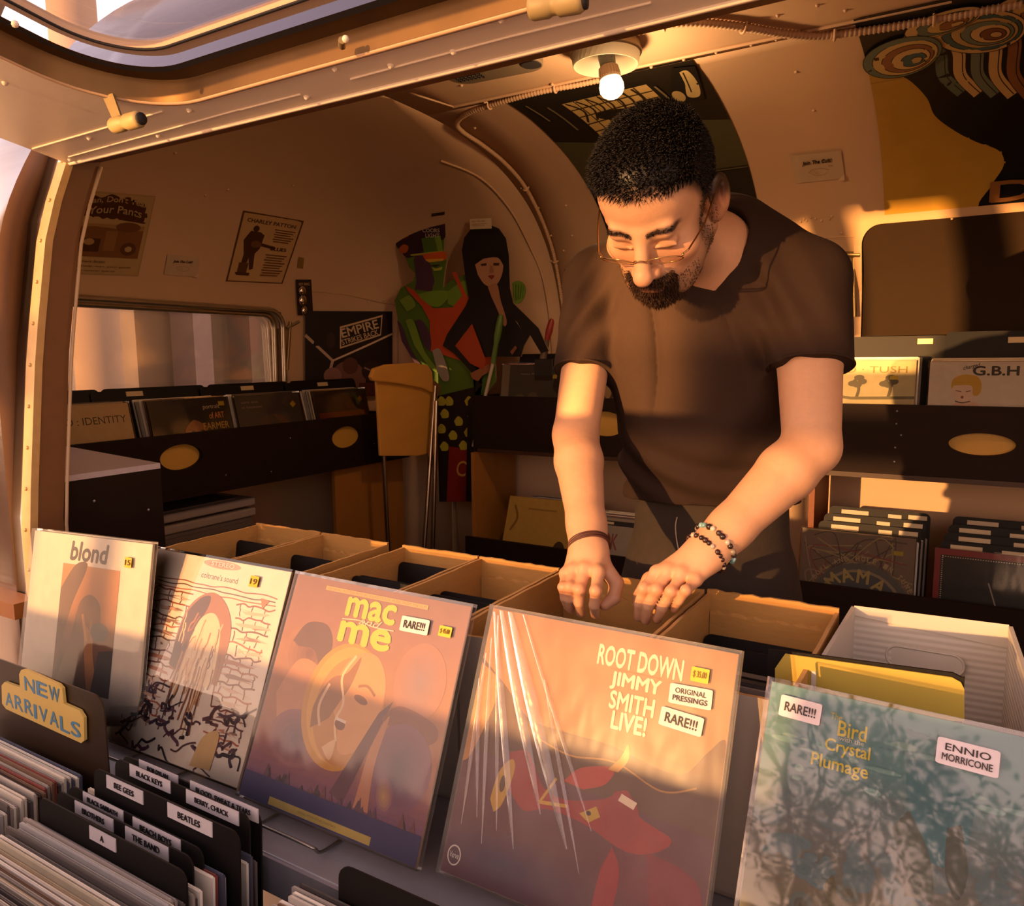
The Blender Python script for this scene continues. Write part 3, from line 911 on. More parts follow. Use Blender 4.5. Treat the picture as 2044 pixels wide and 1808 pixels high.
A.ell(0.505, 0.765, 0.15, 0.035, '#191208', rot=-0.1).poly([(0.44, 0.77), (0.57, 0.76), (0.60, 0.60), (0.42, 0.60)], '#231a0d')
A.poly([(0.76, 0.76), (0.94, 0.765), (1.0, 0.975), (0.90, 0.99)], '#0f0b07').poly(sp2([(0.915, 0.955), (0.955, 0.955), (0.955, 0.86), (0.925, 0.79), (0.87, 0.80), (0.90, 0.88)]), '#b39a64').ell(0.83, 0.81, 0.03, 0.035, '#a58c58').line([(0.93, 0.95), (0.90, 0.82)], 0.006, '#2a1d0c')
A.line([(0.079, 0.942), (0.099, 0.805)], 0.010, '#7a6d4c').line([(0.17, 0.90), (0.20, 0.72)], 0.012, '#6a5f40').line([(0.76, 0.90), (0.80, 0.70)], 0.012, '#6a5f40').rect(0, 0.376, 1, 0.381, '#5a5334')
poster('film_poster', 'large dark poster with a lit window curving up behind the person', 'poster', arc_sheet(-1.29, -0.70, 2.10, 0.36), A, 26)

# big poster at the right: a plain arrangement of black shapes and striped waves
A = Art().rect(0, 0, 1, 1, '#b58a32').rect(0, 0.328, 1, 0.333, '#94702a').rect(0, 0.62, 1, 0.624, '#94702a').rect(0, 0.87, 1, 1, '#15100b').poly([(0, 0.72), (0.10, 0.76), (0.2, 0.9), (0, 0.9)], '#15100b')
A.poly(sp2([(0.10, 0.66), (0.16, 0.60), (0.22, 0.50), (0.25, 0.41), (0.33, 0.33), (0.42, 0.27), (0.52, 0.22), (0.545, 0.16), (0.50, 0.09), (0.46, 0.0), (0.8, 0), (1.0, 0.0), (1.0, 0.9), (0.3, 0.9)]), '#0e0a08')
cols = ['#c9a468', '#5d6a58', '#c2a05f', '#8a5a36', '#c9a468', '#3f5a58', '#b5955a', '#6b7560', '#c9a468', '#7a4a30']
def lobe(u, v, ru, rv, n, k0, rot=0.0):
    for j in range(n):
        f = 1 - j / n; du, dv = 0.42 * ru * j / n, -0.34 * rv * j / n
        A.ell(u + du, v + dv, ru * f, rv * f, '#2a1c10', 32, rot=rot); A.ell(u + du, v + dv, ru * f - 0.004, rv * f - 0.0035, cols[(k0 + j) % 10], 32, rot=rot)
for k in range(12):          # strands falling to the right
    u0 = 0.26 + 0.066 * k
    base = sp2([(u0 - 0.16, 0.78), (u0 - 0.05, 0.80), (u0 + 0.02, 0.72), (u0 + 0.03, 0.60 - 0.012 * k), (u0 + 0.10, 0.50 - 0.016 * k)], 8)
    A.line(base, 0.052, '#2a1c10'); A.line(base, 0.046, cols[(k * 3 + 1) % 10]); A.line([(p[0] + 0.012, p[1] - 0.006) for p in base], 0.004, '#2a1c10')
lobe(0.80, 0.80, 0.16, 0.12, 6, 3); lobe(0.60, 0.86, 0.15, 0.10, 6, 0); lobe(0.42, 0.80, 0.17, 0.11, 7, 4, -0.3); lobe(0.30, 0.885, 0.14, 0.065, 5, 0, 0.2); lobe(0.14, 0.745, 0.155, 0.105, 6, 1, 0.15)
A.text('DYLAN', 0.50, 0.03, 0.95, 0.075, '#8a5a2c', bold=0.04)
poster('concert_poster', 'large ochre and black poster with striped waves above the far window', 'poster', arc_sheet(-0.30, 0.30, 2.06, 0.44), A, 26)

# flat print under the hatch-side clutter: dark film poster beside the end window
A = Art().rect(0, 0, 1, 1, '#20120c').line([(0.0, 0.72), (0.3, 0.42), (0.2, 0.02)], 0.035, '#b49a86').line([(0.3, 0.42), (1.0, 0.74)], 0.022, '#cdb59c')
A.ell(0.48, 0.2, 0.2, 0.22, '#6e4a44').ell(0.5, 0.36, 0.09, 0.1, '#54332c').ell(0.3, 0.24, 0.1, 0.1, '#8a6058').ell(0.75, 0.3, 0.12, 0.12, '#2f1c16').ell(0.28, 0.66, 0.05, 0.09, '#33201a').line([(0.66, 0.34), (0.8, 0.28), (1.0, 0.33)], 0.02, '#8a7468').rect(0.6, 0.0, 1.0, 0.16, '#4d1f16')
A.poly([(0.38, 0.56), (0.86, 0.72), (0.88, 0.96), (0.38, 0.82)], '#c9ad88').poly([(0.395, 0.585), (0.85, 0.735), (0.865, 0.935), (0.395, 0.80)], '#20120c')
A.text('EMPIRE', 0.41, 0.69, 0.44, 0.10, '#c9ad88', bold=0.03, rot=0.27).text('STRIKES BACK', 0.41, 0.605, 0.44, 0.06, '#c9ad88', bold=0.025, rot=0.29)
def empfn(u, v):
    TL, TR, BR, BL = [hit(*p)[0] for p in ((609, 621), (782, 622), (782, 790), (609, 790))]
    p = (BL * (1 - u) + BR * u) * (1 - v) + (TL * (1 - u) + TR * u) * v
    return p + Vector((0.012, -0.012, 0)), Vector((0.8, -0.6, 0))
mb = MB(); A.wrap(mb, empfn, 4, 0, 0.004)
TL, TR, BR, BL = [hit(*p)[0] for p in ((609, 621), (782, 622), (782, 790), (609, 790))]
tag(mb.build('film_poster', POSTER), 'dark poster with slanted boxed lettering leaning behind the record shelf', 'poster')

# blister pack hanging on the end wall
p, n = hit(603, 592)
bl = thing('blister_pack', 'dark hanging card with a silver trinket on the end wall', 'blister pack', p)
q = [hit(*c)[0] + n * 0.008 for c in ((588, 557), (618, 557), (622, 628), (592, 628))]
mb = MB(); mb.prism([q[3], q[2], q[1], q[0]], n * 0.003); mb.build('card', mat('dark_card', '#2d1c10', rough=0.5), bl)
mb = MB()
mb.ball(hit(597, 578)[0] + n * 0.022, (0.012, 0.02, 0.022), 12); mb.ball(hit(598, 597)[0] + n * 0.022, (0.012, 0.022, 0.026), 12); mb.ball(hit(601, 617)[0] + n * 0.022, (0.01, 0.016, 0.022), 12)
mb.build('trinket', mat('chrome', '#e0d6c8', rough=0.15, metal=1.0), bl)
mb = MB(); A = Art().text('KEY RING', 0, 0, 1, 1, '#c9a468'); a = (q[1] - q[0]); A.fill(mb, q[0] + a * 0.15 + Vector((0, 0, -0.025)) + n * 0.004, a, Vector((0, 0, 1)), a.length * 0.7, 0.012)
mb.build('lettering', PRINT, bl)
# little frames and stickers
def small_frame(label, px, w, h):
    p, n = hit(*px); a = Vector((0, 0, 1)).cross(n).normalized(); b = n.cross(a)
    o = thing('picture_frame', label, 'picture frame', p)
    mb = MB(); mb.slab(p - a * w / 2 - b * h / 2 + n * 0.014, a, b, w, h, 0.012); mb.build('frame', mat('dark_frame', '#3a2410', rough=0.5), o)
    mb = MB(); Art().rect(0, 0, 1, 1, '#c9b394').ell(0.5, 0.5, 0.2, 0.3, '#7a6248').fill(mb, p - a * w * 0.36 - b * h * 0.36 + n * 0.0145, a, b, w * 0.72, h * 0.72); mb.build('picture', PRINT, o)
small_frame('small dark frame on the back wall beside the shirt sleeve on the left', (1147, 552), 0.07, 0.075)
small_frame('tiny brown frame on the sunlit wall beside the right shoulder', (1641, 512), 0.05, 0.07)
def sticker(label, quad, col):
    return poster('wall_sticker', label, 'sticker', quad, Art().rect(0, 0, 1, 1, col), 2)
sticker('dark tape strip on the wall above the standing cutouts', ((862, 425), (888, 421), (888, 427), (862, 431)), '#3a2312')
sticker('yellowed glue stain above the hanging blister pack', ((595, 512), (606, 514), (604, 536), (592, 534)), '#8a6a34')

# ---------------------------------------------------------------- record sleeves
EX, EY, EZ = Vector((1, 0, 0)), Vector((0, 1, 0)), Vector((0, 0, 1))
SLEEVE = clear_mat('clear_sleeve', '#fbf8f4', rough=0.07, fac=0.85, bump=0.10, bscale=7.0, stretch=(1, 1, 0.35))
def lp(label, BL, a, b, art, w=0.31, h=None, t=0.004, back='#8a7a66', plastic=None, group=None, name='record_sleeve', cat='record', margin=0.004, lift=0.0003):
    h = h or w
    BL, a, b = Vector(BL), Vector(a).normalized(), Vector(b).normalized(); n = a.cross(b)
    root = thing(name, label, cat, BL + a * (w / 2), group)
    mb = MB(); mb.slab(BL, a, b, w, h, t, 0, lin(back))
    if art: art.fill(mb, BL, a, b, w, h, 0, lift)
    mb.build('cover', PRINT, root)
    if plastic:
        m = margin; mb = MB()
        mb.slab(BL - a * m - b * m * 0.5 + n * 0.0035, a, b, w + 2 * m, h + 1.5 * m, t + 0.006)
        mb.build('plastic_sleeve', plastic, root)
    return root

LPC = ['#b8ac9c', '#cfc4b4', '#8d8378', '#5f5650', '#d8cdbb', '#a0968a', '#3d3632', '#c0b49a', '#96897f', '#70543f', '#e0d6c6', '#b09a7a', '#4a4a58', '#7d3b30', '#c8bca8', '#a7a09a', '#58504a', '#ddd2c0']
_lpm = {}
def plain_mesh(w, h, t, ci):
    """shared mesh of a plain filed sleeve: card with a paler open edge"""
    key = (round(w, 3), round(h, 3), round(t, 4), ci)
    if key in _lpm: return _lpm[key]
    mb = MB(); c = lin(LPC[ci % len(LPC)])
    mb.box((0, 0, h / 2), (w, t, h), None, 0, c)
    d = tuple(min(1, x * 1.25 + 0.02) for x in c)
    mb.box((0.0, t * 0.12, h), (w * 0.985, t * 0.35, 0.003), None, 0, d)
    o = mb.build('record_sleeve', PRINT)
    me = o.data; bpy.data.objects.remove(o)
    _lpm[key] = me
    return me
def filed(label, group, pos, a, b, w=0.31, h=0.31, t=0.004, ci=None):
    """one plain sleeve of a filed row: pos = middle of its bottom edge"""
    a, b = Vector(a).normalized(), Vector(b).normalized(); n = a.cross(b)
    o = bpy.data.objects.new('record_sleeve', plain_mesh(w, h, t, random.randrange(len(LPC)) if ci is None else ci))
    COL.objects.link(o)
    M = Matrix((a, -n, b)).transposed().to_4x4(); M.translation = Vector(pos)
    o.matrix_world = M
    return tag(o, label, 'record', group)

BLACKCARD = mat('black_divider', '#120d0b', rough=0.55, spec=0.25, noise=0.2, nscale=30)
TABCARD = attr_mat('tab_label', rough=0.5, noise=0.05)
def divider(label, BL, a, b, w, h, tabs, group=None, t=0.0022, r=0.018, name='record_divider', cm=None):
    """black filing card; tabs: list of (text, u0, v0, width, height, ink, paper) in metres from its lower left corner"""
    BL, a, b = Vector(BL), Vector(a).normalized(), Vector(b).normalized(); n = a.cross(b)
    root = thing(name, label, 'divider', BL + a * w / 2, group)
    pts = [(0, 0), (w, 0)] + [(w - r + r * math.cos(x), h - r + r * math.sin(x)) for x in [math.pi / 2 * i / 5 for i in range(6)]] + [(r - r * math.sin(x), h - r + r * math.cos(x)) for x in [math.pi / 2 * i / 5 for i in range(6)]]
    mb = MB(); mb.prism([BL + a * p + b * q for p, q in pts], -n * t); mb.build('card', cm or BLACKCARD, root)
    for tx, u0, v0, tw, th, ink, paper in tabs:
        A = Art(0.0003).rect(0, 0, 1, 1, paper)
        if tx:
            asp = glyphs(tx)[2]; hh = 0.42; ww = min(0.86, hh * asp * th / tw)
            A.text(tx, 0.5 - ww / 2, 0.3, ww, hh, ink, bold=0.005)
        mb = MB(); o0 = BL + a * u0 + b * v0 + n * 0.0006
        mb.slab(o0, a, b, tw, th, 0.0008, 0, lin(paper)); A.fill(mb, o0, a, b, tw, th, 0, 0.0002)
        mb.build('tab', TABCARD, root)
    return root

shelfwood = mat('dark_stained_board', '#20110a', spec=0.2, rough=0.7, noise=0.3, nscale=8, stretch=(1, 6, 6), bump=0.05, bscale=30)
plywood = mat('golden_plywood', '#a06a2a', rough=0.5, noise=0.18, nscale=5, stretch=(4, 4, 0.6), bump=0.03)
def bin_front(name, parent, lo, hi, ovals, axis):
    """front board with oval hand holes; axis 0: board along X, 1: along Y"""
    mb = MB(); mb.span(lo, hi); o = mb.build(name, shelfwood, parent, bevel=0.0)
    cs = []
    for c, ru, rv in ovals:
        m = MB(); pts = []
        for i in range(32):
            t = 2 * math.pi * i / 32
            pts.append(Vector(c) + (EX if axis == 0 else EY) * (ru * math.cos(t)) + EZ * (rv * math.sin(t)))
        e = (EY if axis == 0 else EX) * 0.1
        m.prism([p - e for p in pts], e * 2)
        cc = cutter(m)
        md = o.modifiers.new('hand_hole', 'BOOLEAN'); md.object = cc; md.solver = 'EXACT'; cs.append(cc)
    dg = bpy.context.evaluated_depsgraph_get(); dg.update()
    me = bpy.data.meshes.new_from_object(o.evaluated_get(dg)); o.modifiers.clear(); o.data = me
    for c in cs: bpy.data.objects.remove(c)
    return o

# ------------------------------------------------ shelf on the end wall
FX = -2.22
ls = thing('record_shelf', 'dark wooden record shelf along the end wall under the window', 'shelf', (FX - 0.18, 1.9, -0.44))
bin_front('front_board', ls, (FX - 0.018, 0.95, -0.44), (FX, 2.757, -0.242),
          [((FX, 1.583, -0.318), 0.080, 0.042), ((FX, 2.356, -0.326), 0.086, 0.045)], 1)
mb = MB(); mb.span((FX - 0.33, 0.95, -0.455), (FX + 0.004, 2.757, -0.440)); mb.build('bottom_board', shelfwood, ls)
mb = MB(); mb.span((FX - 0.024, 1.40, -0.40), (FX - 0.0195, 2.60, -0.26)); mb.build('inner_board', mat('pale_gold_board', '#c4963f', rough=0.55, noise=0.15, nscale=6), ls)
mb = MB(); mb.span((FX - 0.33, 2.740, -0.440), (FX - 0.018, 2.757, -0.25)); mb.build('end_board', shelfwood, ls)
mb = MB()
for p in ((1.40, -0.36), (1.75, -0.40), (2.05, -0.30), (2.52, -0.37), (2.60, -0.275), (1.95, -0.415)): mb.ball((FX, p[0], p[1]), 0.003, 6)
mb.build('screw', steel, ls)
mb = MB(); mb.span((FX - 0.05, 2.31, -1.10), (FX - 0.034, 2.75, -0.456)); mb.build('support_board', plywood, ls)
mb = MB(); mb.span((FX - 0.33, 0.98, FLOOR), (FX - 0.31, 1.0, -0.456)); mb.span((FX - 0.05, 2.31, FLOOR), (FX - 0.034, 2.33, -1.10)); mb.build('leg', shelfwood, ls)

lean = math.radians(13)
La, Lb = EY, Vector((-math.sin(lean), 0, math.cos(lean)))
def left_bay(y0, y1, art, lab, nback, dark):
    x0 = FX - 0.024 - 0.004
    lp(lab, (x0, y0, -0.437), La, Lb, art, w=y1 - y0, h=0.31, back='#5d4a36', plastic=SLEEVE)
    for i in range(nback):
        filed('record sleeve filed behind the facing covers on the end wall shelf', 'records on the end wall shelf',
              (x0 - 0.010 - 0.0075 * i, (y0 + y1) / 2 + random.uniform(-0.006, 0.004), -0.437), La, Vector((-math.sin(lean + 0.004 * i), 0, math.cos(lean))), t=0.004, w=0.31, h=0.305 + random.uniform(0, 0.01))
yL = [onX(285, 873, FX - 0.03).y, onX(303 + 20, 865, FX - 0.03).y, onX(482, 850, FX - 0.03).y]
A = Art().rect(0, 0, 1, 1, '#b9986a').rect(0, 0, 1, 0.03, '#8a6a40')
A.text('PHOTO : IDENTITY', 0.05, 0.80, 0.9, 0.075, '#3a2412', bold=0.0)
for u in (0.44, 0.78):
    for k, hgt in enumerate((0.5, 0.58, 0.6, 0.55)):
        A.line([(u + 0.045 * k, 0.3), (u + 0.045 * k + (0.02 if u > 0.6 else -0.01) * (k - 1), hgt)], 0.03, '#3a2010')
    A.rect(u - 0.02, 0.2, u + 0.155, 0.36, '#3a2010')
A.ell(0.64, 0.44, 0.07, 0.1, '#3a2010')
left_bay(yL[0] - 0.31, yL[0], A, 'tan record sleeve showing two dark hands at the left end of the wall shelf', 9, 0)
A = Art().rect(0, 0, 1, 1, '#22150d').poly(sp2([(0.05, 0), (0.18, 0.35), (0.3, 0.45), (0.5, 0.4), (0.55, 0)]), '#7a5a3a').poly(sp2([(0.05, 0.35), (0.2, 0.52), (0.3, 0.3), (0.15, 0.2)]), '#a98a60')
A.ell(0.52, 0.62, 0.14, 0.2, '#8a5530').poly(sp2([(0.36, 0.62), (0.38, 0.85), (0.55, 0.92), (0.66, 0.84), (0.66, 0.7), (0.52, 0.76), (0.42, 0.7)]), '#120a05').ell(0.57, 0.5, 0.05, 0.025, '#5a2a18').ell(0.48, 0.63, 0.025, 0.012, '#1a0d06').ell(0.6, 0.63, 0.025, 0.012, '#1a0d06')
A.text('portrait', 0.66, 0.86, 0.22, 0.06, '#c9b090').text('of ART', 0.72, 0.76, 0.2, 0.07, '#c9803a', bold=0.02).text('FARMER', 0.62, 0.64, 0.34, 0.075, '#b08a2a', bold=0.02).ell(0.86, 0.45, 0.09, 0.06, '#b9a58a').rect(0.87, 0.9, 0.95, 0.95, '#b09020')
left_bay(yL[1], yL[1] + 0.31, A, 'dark record sleeve with a face and yellow lettering on the wall shelf', 9, 1)
y2 = onX(488, 850, FX - 0.03).y
A = Art().rect(0, 0, 1, 1, '#3a3230').ell(0.55, 0.35, 0.3, 0.4, '#5a3a28').ell(0.45, 0.5, 0.2, 0.25, '#46342c').text('some time', 0.08, 0.9, 0.25, 0.03, '#8a7a68').text('in between', 0.08, 0.84, 0.3, 0.03, '#8a7a68').poly([(0.82, 0.86), (0.88, 0.9), (0.92, 0.85), (0.86, 0.81)], '#b09020')
left_bay(y2 + 0.015, y2 + 0.325, A, 'dull grey record sleeve third along the wall shelf', 8, 2)
y3 = onX(645, 833, FX - 0.03).y
A = Art().rect(0, 0, 1, 1, '#2f2622').rect(0.05, 0.58, 0.95, 0.7, '#6a2a1c').ell(0.2, 0.38, 0.1, 0.03, '#a09080').text('live tonight', 0.08, 0.3, 0.25, 0.04, '#a09080').rect(0.4, 0.2, 0.9, 0.5, '#1c1512').poly([(0.82, 0.86), (0.88, 0.9), (0.92, 0.85), (0.86, 0.81)], '#b09020')
left_bay(y3 + 0.01, y3 + 0.32, A, 'dark record sleeve with a red band at the chair end of the wall shelf', 8, 3)
for i, (ya, yb, tabu, tt) in enumerate(((1.02, 1.40, 0.18, 'H'), (1.405, 1.80, 0.12, 'F'), (1.81, 2.20, 0.18, 'J'), (2.21, 2.60, 0.18, 'B'))):
    xx = FX - 0.115
    names = ('at the left end of the wall shelf', 'second from the left on the wall shelf', 'behind the dull grey sleeve on the wall shelf', 'at the chair end of the wall shelf')
    divider('black filing card with a cream tab ' + names[i], (xx, ya, -0.437), La, Lb, yb - ya, 0.345, [('', tabu, 0.325, 0.06, 0.016, '#3a2412', '#c9b088')])
    divider('plain black filing card ' + ('at the left end', 'second from the left', 'behind the dull grey sleeve', 'at the chair end')[i] + ' of the wall shelf', (xx - 0.025, ya + 0.05, -0.437), La, Lb, yb - ya, 0.352, [])

# black cabinet and pale top at the near end of the wall shelf
cb = thing('cabinet', 'low black cabinet with a pale top just inside the left of the opening', 'cabinet', (-1.85, 0.98, FLOOR))
cbo = [(-1.56, 0.835), (-1.56, 1.056), (-2.13, 1.155), (-2.13, 0.90)]
mb = MB(); mb.prism([(x, y, FLOOR) for x, y in cbo], (0, 0, -0.242 - FLOOR)); mb.build('body', mat('black_board', '#1c0e07', spec=0.2, rough=0.7, noise=0.2), cb)
mb = MB(); mb.prism([(x, y, -0.242) for x, y in cbo], (0, 0, 0.012)); mb.build('top_board', mat('pale_laminate', '#b5a8ae', rough=0.4, noise=0.08, nscale=12, stretch=(1, 6, 1)), cb)
mb = MB(); mb.ball((-1.56, 1.02, -0.33), 0.003, 8); mb.ball((-1.56, 0.90, -0.29), 0.003, 8); mb.build('screw', steel, cb)

# grey lidded case under the shelf
gc = thing('storage_case', 'grey lidded plastic case on the floor below the wall shelf', 'case', (-2.42, 1.72, -0.92))
mb = MB(); mb.span((-2.56, 1.50, -0.92), (-2.31, 1.93, -0.585)); mb.build('body', mat('grey_plastic', '#6a5f58', rough=0.45, noise=0.1), gc, bevel=0.008)
mb = MB(); mb.span((-2.57, 1.49, -0.585), (-2.30, 1.94, -0.555)); mb.span((-2.57, 1.49, -0.545), (-2.30, 1.94, -0.515)); mb.build('lid', mat('pale_grey_plastic', '#a3968c', rough=0.4, noise=0.08), gc, bevel=0.006)
mb = MB(); mb.span((-2.54, 1.56, -0.515), (-2.33, 1.88, -0.509)); mb.build('lid_panel', mat('dull_grey_panel', '#5f544c', rough=0.6, noise=0.15, nscale=60), gc)
mb = MB()
for z in (-0.62, -0.66, -0.70, -0.74): mb.span((-2.31, 1.51, z), (-2.303, 1.92, z + 0.018))
mb.build('ribs', MATS['grey_plastic'], gc)
st = thing('storage_case', 'second grey case carrying the lidded one on the floor', 'case', (-2.43, 1.7, FLOOR))
mb = MB(); mb.span((-2.57, 1.48, FLOOR), (-2.31, 1.92, -0.935)); mb.build('body', MATS['grey_plastic'], st, bevel=0.008)
mb = MB(); mb.span((-2.575, 1.475, -0.935), (-2.305, 1.925, -0.922)); mb.build('lid', MATS['pale_grey_plastic'], st)

# ------------------------------------------------ long shelf on the back wall
BY = 2.69
bs = thing('record_shelf', 'long dark two-tier record shelf along the back wall behind the person', 'shelf', (-0.5, BY + 0.15, FLOOR))
bin_front('front_board', bs, (-1.80, BY, -0.385), (0.95, BY + 0.018, -0.165),
          [((-1.215, BY, -0.262), 0.085, 0.048), ((0.017, BY, -0.279), 0.087, 0.034)], 0)
mb = MB(); mb.span((-1.80, BY + 0.0205, -0.36), (0.95, BY + 0.026, -0.18)); mb.build('inner_board', MATS['pale_gold_board'], bs)
mb = MB(); mb.span((-1.80, BY + 0.0, -0.402), (0.95, 3.02, -0.386)); mb.span((-1.80, BY + 0.027, -0.386), (0.95, 3.02, -0.347)); mb.build('bottom_board', mat('worn_board', '#3c210f', rough=0.5, noise=0.3, nscale=8, stretch=(1, 6, 6)), bs)
mb = MB(); mb.span((-1.818, BY, -0.385), (-1.80, 3.02, -0.165)); mb.build('end_board', shelfwood, bs)
mb = MB(); mb.span((-1.818, BY - 0.02, FLOOR), (-1.80, 3.0, -0.403)); mb.build('side_board', plywood, bs)
mb = MB(); mb.span((-0.47, BY + 0.02, FLOOR), (-0.452, 3.0, -0.403)); mb.build('side_board', mat('red_brown_board', '#7a3a16', rough=0.5, noise=0.15), bs)
mb = MB(); mb.span((-1.80, BY - 0.10, FLOOR), (0.95, BY - 0.084, -0.745)); mb.build('lower_front_board', shelfwood, bs)
mb = MB(); mb.span((-1.80, BY - 0.084, -0.94), (0.95, 3.0, -0.925)); mb.build('lower_bottom_board', shelfwood, bs)
mb = MB()
for x, z in ((-0.215, -0.185), (-0.215, -0.225), (-0.215, -0.30), (-0.215, -0.345), (-0.20, -0.26)): mb.ball((x, BY, z), 0.003, 6)
mb.build('screw', steel, bs)

Rb = Vector((0, math.sin(math.radians(9)), math.cos(math.radians(9))))
def back_lp(px_l, px_r, zb, art, lab, y=BY + 0.032, w=0.31, nback=6, group='records on the back wall shelf', back='#6a5a48'):
    x0 = onY(px_l[0], px_l[1], y).x
    r = lp(lab, (x0, y, zb), EX, Rb, art, w=w, h=0.31, back=back, plastic=SLEEVE)
    for i in range(nback):
        filed('record sleeve filed behind the facing covers on the back wall shelf', group, (x0 + w / 2 + random.uniform(-0.004, 0.012), y + 0.012 + 0.008 * i, zb), EX, Rb, h=0.312 + random.uniform(0, 0.008))
    return x0
ZT = -0.344
A = Art().rect(0, 0, 1, 1, '#4a443c').rect(0.0, 0, 0.12, 1, '#8a7c68').text('Heavy Metal', 0.3, 0.86, 0.28, 0.03, '#b8ab98').ell(0.95, 0.74, 0.16, 0.15, '#1a1612').rect(0.76, 0.82, 0.84, 0.87, '#b09a20')
for u, v, r in ((0.3, 0.5, 0.1), (0.5, 0.55, 0.08), (0.62, 0.48, 0.09), (0.42, 0.46, 0.07)): A.ell(u, v, r, r * 1.1, '#6b5d4c')
back_lp((992, 760), None, ZT, A, 'grey record sleeve with small white title at the left of the back shelf', nback=3)
A = Art().rect(0, 0, 1, 1, '#33281e')
for i in range(9): A.ell(0.1 + 0.1 * i, 0.6 + 0.08 * math.sin(i * 2.1), 0.05, 0.1, ('#7a5f42', '#9a7c58', '#4a3626')[i % 3])
back_lp((1135, 770), None, ZT, A, 'dark record sleeve with pale figures half hidden behind the right forearm', nback=4)
A = Art().rect(0, 0, 1, 1, '#b3a67c').rect(0, 0, 1, 0.5, '#c2ad72').text('D · TUSH', 0.34, 0.87, 0.58, 0.07, '#7a6a30')
for u in (0.45, 0.75):
    A.line(sp2([(u, 0.60), (u + 0.02, 0.71), (u - 0.03, 0.80)]), 0.03, '#4a4430')
    for k in range(7): A.ell(u + 0.05 * math.cos(k * 1.3), 0.78 + 0.04 * math.sin(k * 1.9), 0.045, 0.03, '#4f4a36')
A.line([(0.0, 0.61), (0.2, 0.63), (0.4, 0.60), (1, 0.615)], 0.03, '#5d5638').rect(0.76, 0.80, 0.84, 0.84, '#b8a020')
y = BY + 0.032; x1 = onY(1826, 760, y).x
def back_lp_x(x0, zb, art, lab, y=BY + 0.032, w=0.31, nback=6, back='#6a5a48', group='records on the back wall shelf'):
    lp(lab, (x0, y, zb), EX, Rb, art, w=w, h=0.31, back=back, plastic=SLEEVE)
    for i in range(nback):
        filed('record sleeve filed behind the facing covers on the back wall shelf', group, (x0 + w / 2 + random.uniform(-0.004, 0.012), y + 0.012 + 0.008 * i, zb), EX, Rb, h=0.314 + random.uniform(0, 0.006))
back_lp_x(x1 - 0.31, ZT + 0.01, A, 'sandy record sleeve with two bare trees on the back shelf right of the person', nback=9)
A = Art().rect(0, 0, 1, 1, '#c3b6a6')
A.text('G.B.H', 0.38, 0.865, 0.38, 0.09, '#17110c', bold=0.045).text('charged', 0.3, 0.905, 0.15, 0.05, '#17110c', bold=0.02, shear=0.3, rot=0.25)
A.poly(sp2([(0.2, 0.520), (0.26, 0.600), (0.42, 0.600), (0.46, 0.520)]), '#c9a58c').ell(0.315, 0.705, 0.105, 0.11, '#cbb09c').poly(sp2([(0.2, 0.720), (0.21, 0.820), (0.3, 0.870), (0.42, 0.850), (0.46, 0.760), (0.44, 0.670), (0.39, 0.670), (0.37, 0.760), (0.22, 0.760)]), '#b8901f')
A.line([(0.24, 0.710), (0.29, 0.700)], 0.008, '#5a3a24').line([(0.33, 0.700), (0.37, 0.710)], 0.008, '#5a3a24').ell(0.3, 0.645, 0.012, 0.015, '#7a3a2c').line(sp2([(0.24, 0.605), (0.3, 0.590), (0.37, 0.605)]), 0.01, '#2a1a12').rect(0.84, 0.87, 0.93, 0.92, '#b09020').rect(0.96, 0, 1, 0.62, '#a8801f')
back_lp_x(onY(1853, 760, BY + 0.032).x, ZT + 0.005, A, 'white record sleeve with bold black letters and a cartoon blond head', nback=8)
divider('black filing card with a cream tab behind the sandy sleeve', (-0.42, BY + 0.12, ZT), EX, Rb, 0.33, 0.40, [('', 0.24, 0.372, 0.045, 0.018, '#000000', '#c9b088')])
divider('black filing card in a clear pocket behind the white lettered sleeve', (-0.10, BY + 0.115, ZT), EX, Rb, 0.34, 0.41, [('', 0.17, 0.372, 0.046, 0.018, '#000000', '#c9b088')])
divider('black filing card behind the grey sleeve on the back shelf', (-1.66, BY + 0.072, ZT), EX, Rb, 0.33, 0.355, [])

# lower tier
ZL = -0.923
A = Art().rect(0, 0, 1, 1, '#6d5a48')
for k in range(26):
    A.line(sp2([(random.random(), 0.3 + random.random() * 0.7) for _ in range(3)]), 0.012, random.choice(['#8a7058', '#4a3a34', '#7a3a30', '#8a7a50']))
A.ell(0.55, 0.30, 0.44, 0.42, '#57564e').ell(0.55, 0.30, 0.38, 0.36, '#8a7a62').ell(0.55, 0.30, 0.35, 0.335, '#4a4c4c').ell(0.55, 0.30, 0.19, 0.19, '#7a6656').ell(0.55, 0.30, 0.17, 0.17, '#8a7264')
for s, ang in (('M', 138), ('A', 112), ('M', 86), ('A', 60), ('R', 34)):
    t = math.radians(ang); A.text(s, 0.55 + 0.27 * math.cos(t) - 0.05 * math.sin(t), 0.30 + 0.27 * math.sin(t) - 0.03, 0.10, 0.12, '#a59254', bold=0.05, rot=t - math.pi / 2)
for s, ang in zip('BOWL AND HOLE IN TUNE', range(150, 24, -6)):
    t = math.radians(ang)
    if s != ' ': A.text(s, 0.55 + 0.46 * math.cos(t), 0.30 + 0.44 * math.sin(t), 0.03, 0.045, '#a58f6a', bold=0.02, rot=t - math.pi / 2)
A.rect(0.82, 0.83, 0.9, 0.87, '#a08a20')
yl = BY - 0.070
xm = onY(1826, 1100, yl).x
lp('brown record sleeve with a wheel of letters on the lower shelf', (xm - 0.34, yl, ZL), EX, Rb, A, w=0.34, h=0.345, back='#3a2c22', plastic=SLEEVE)
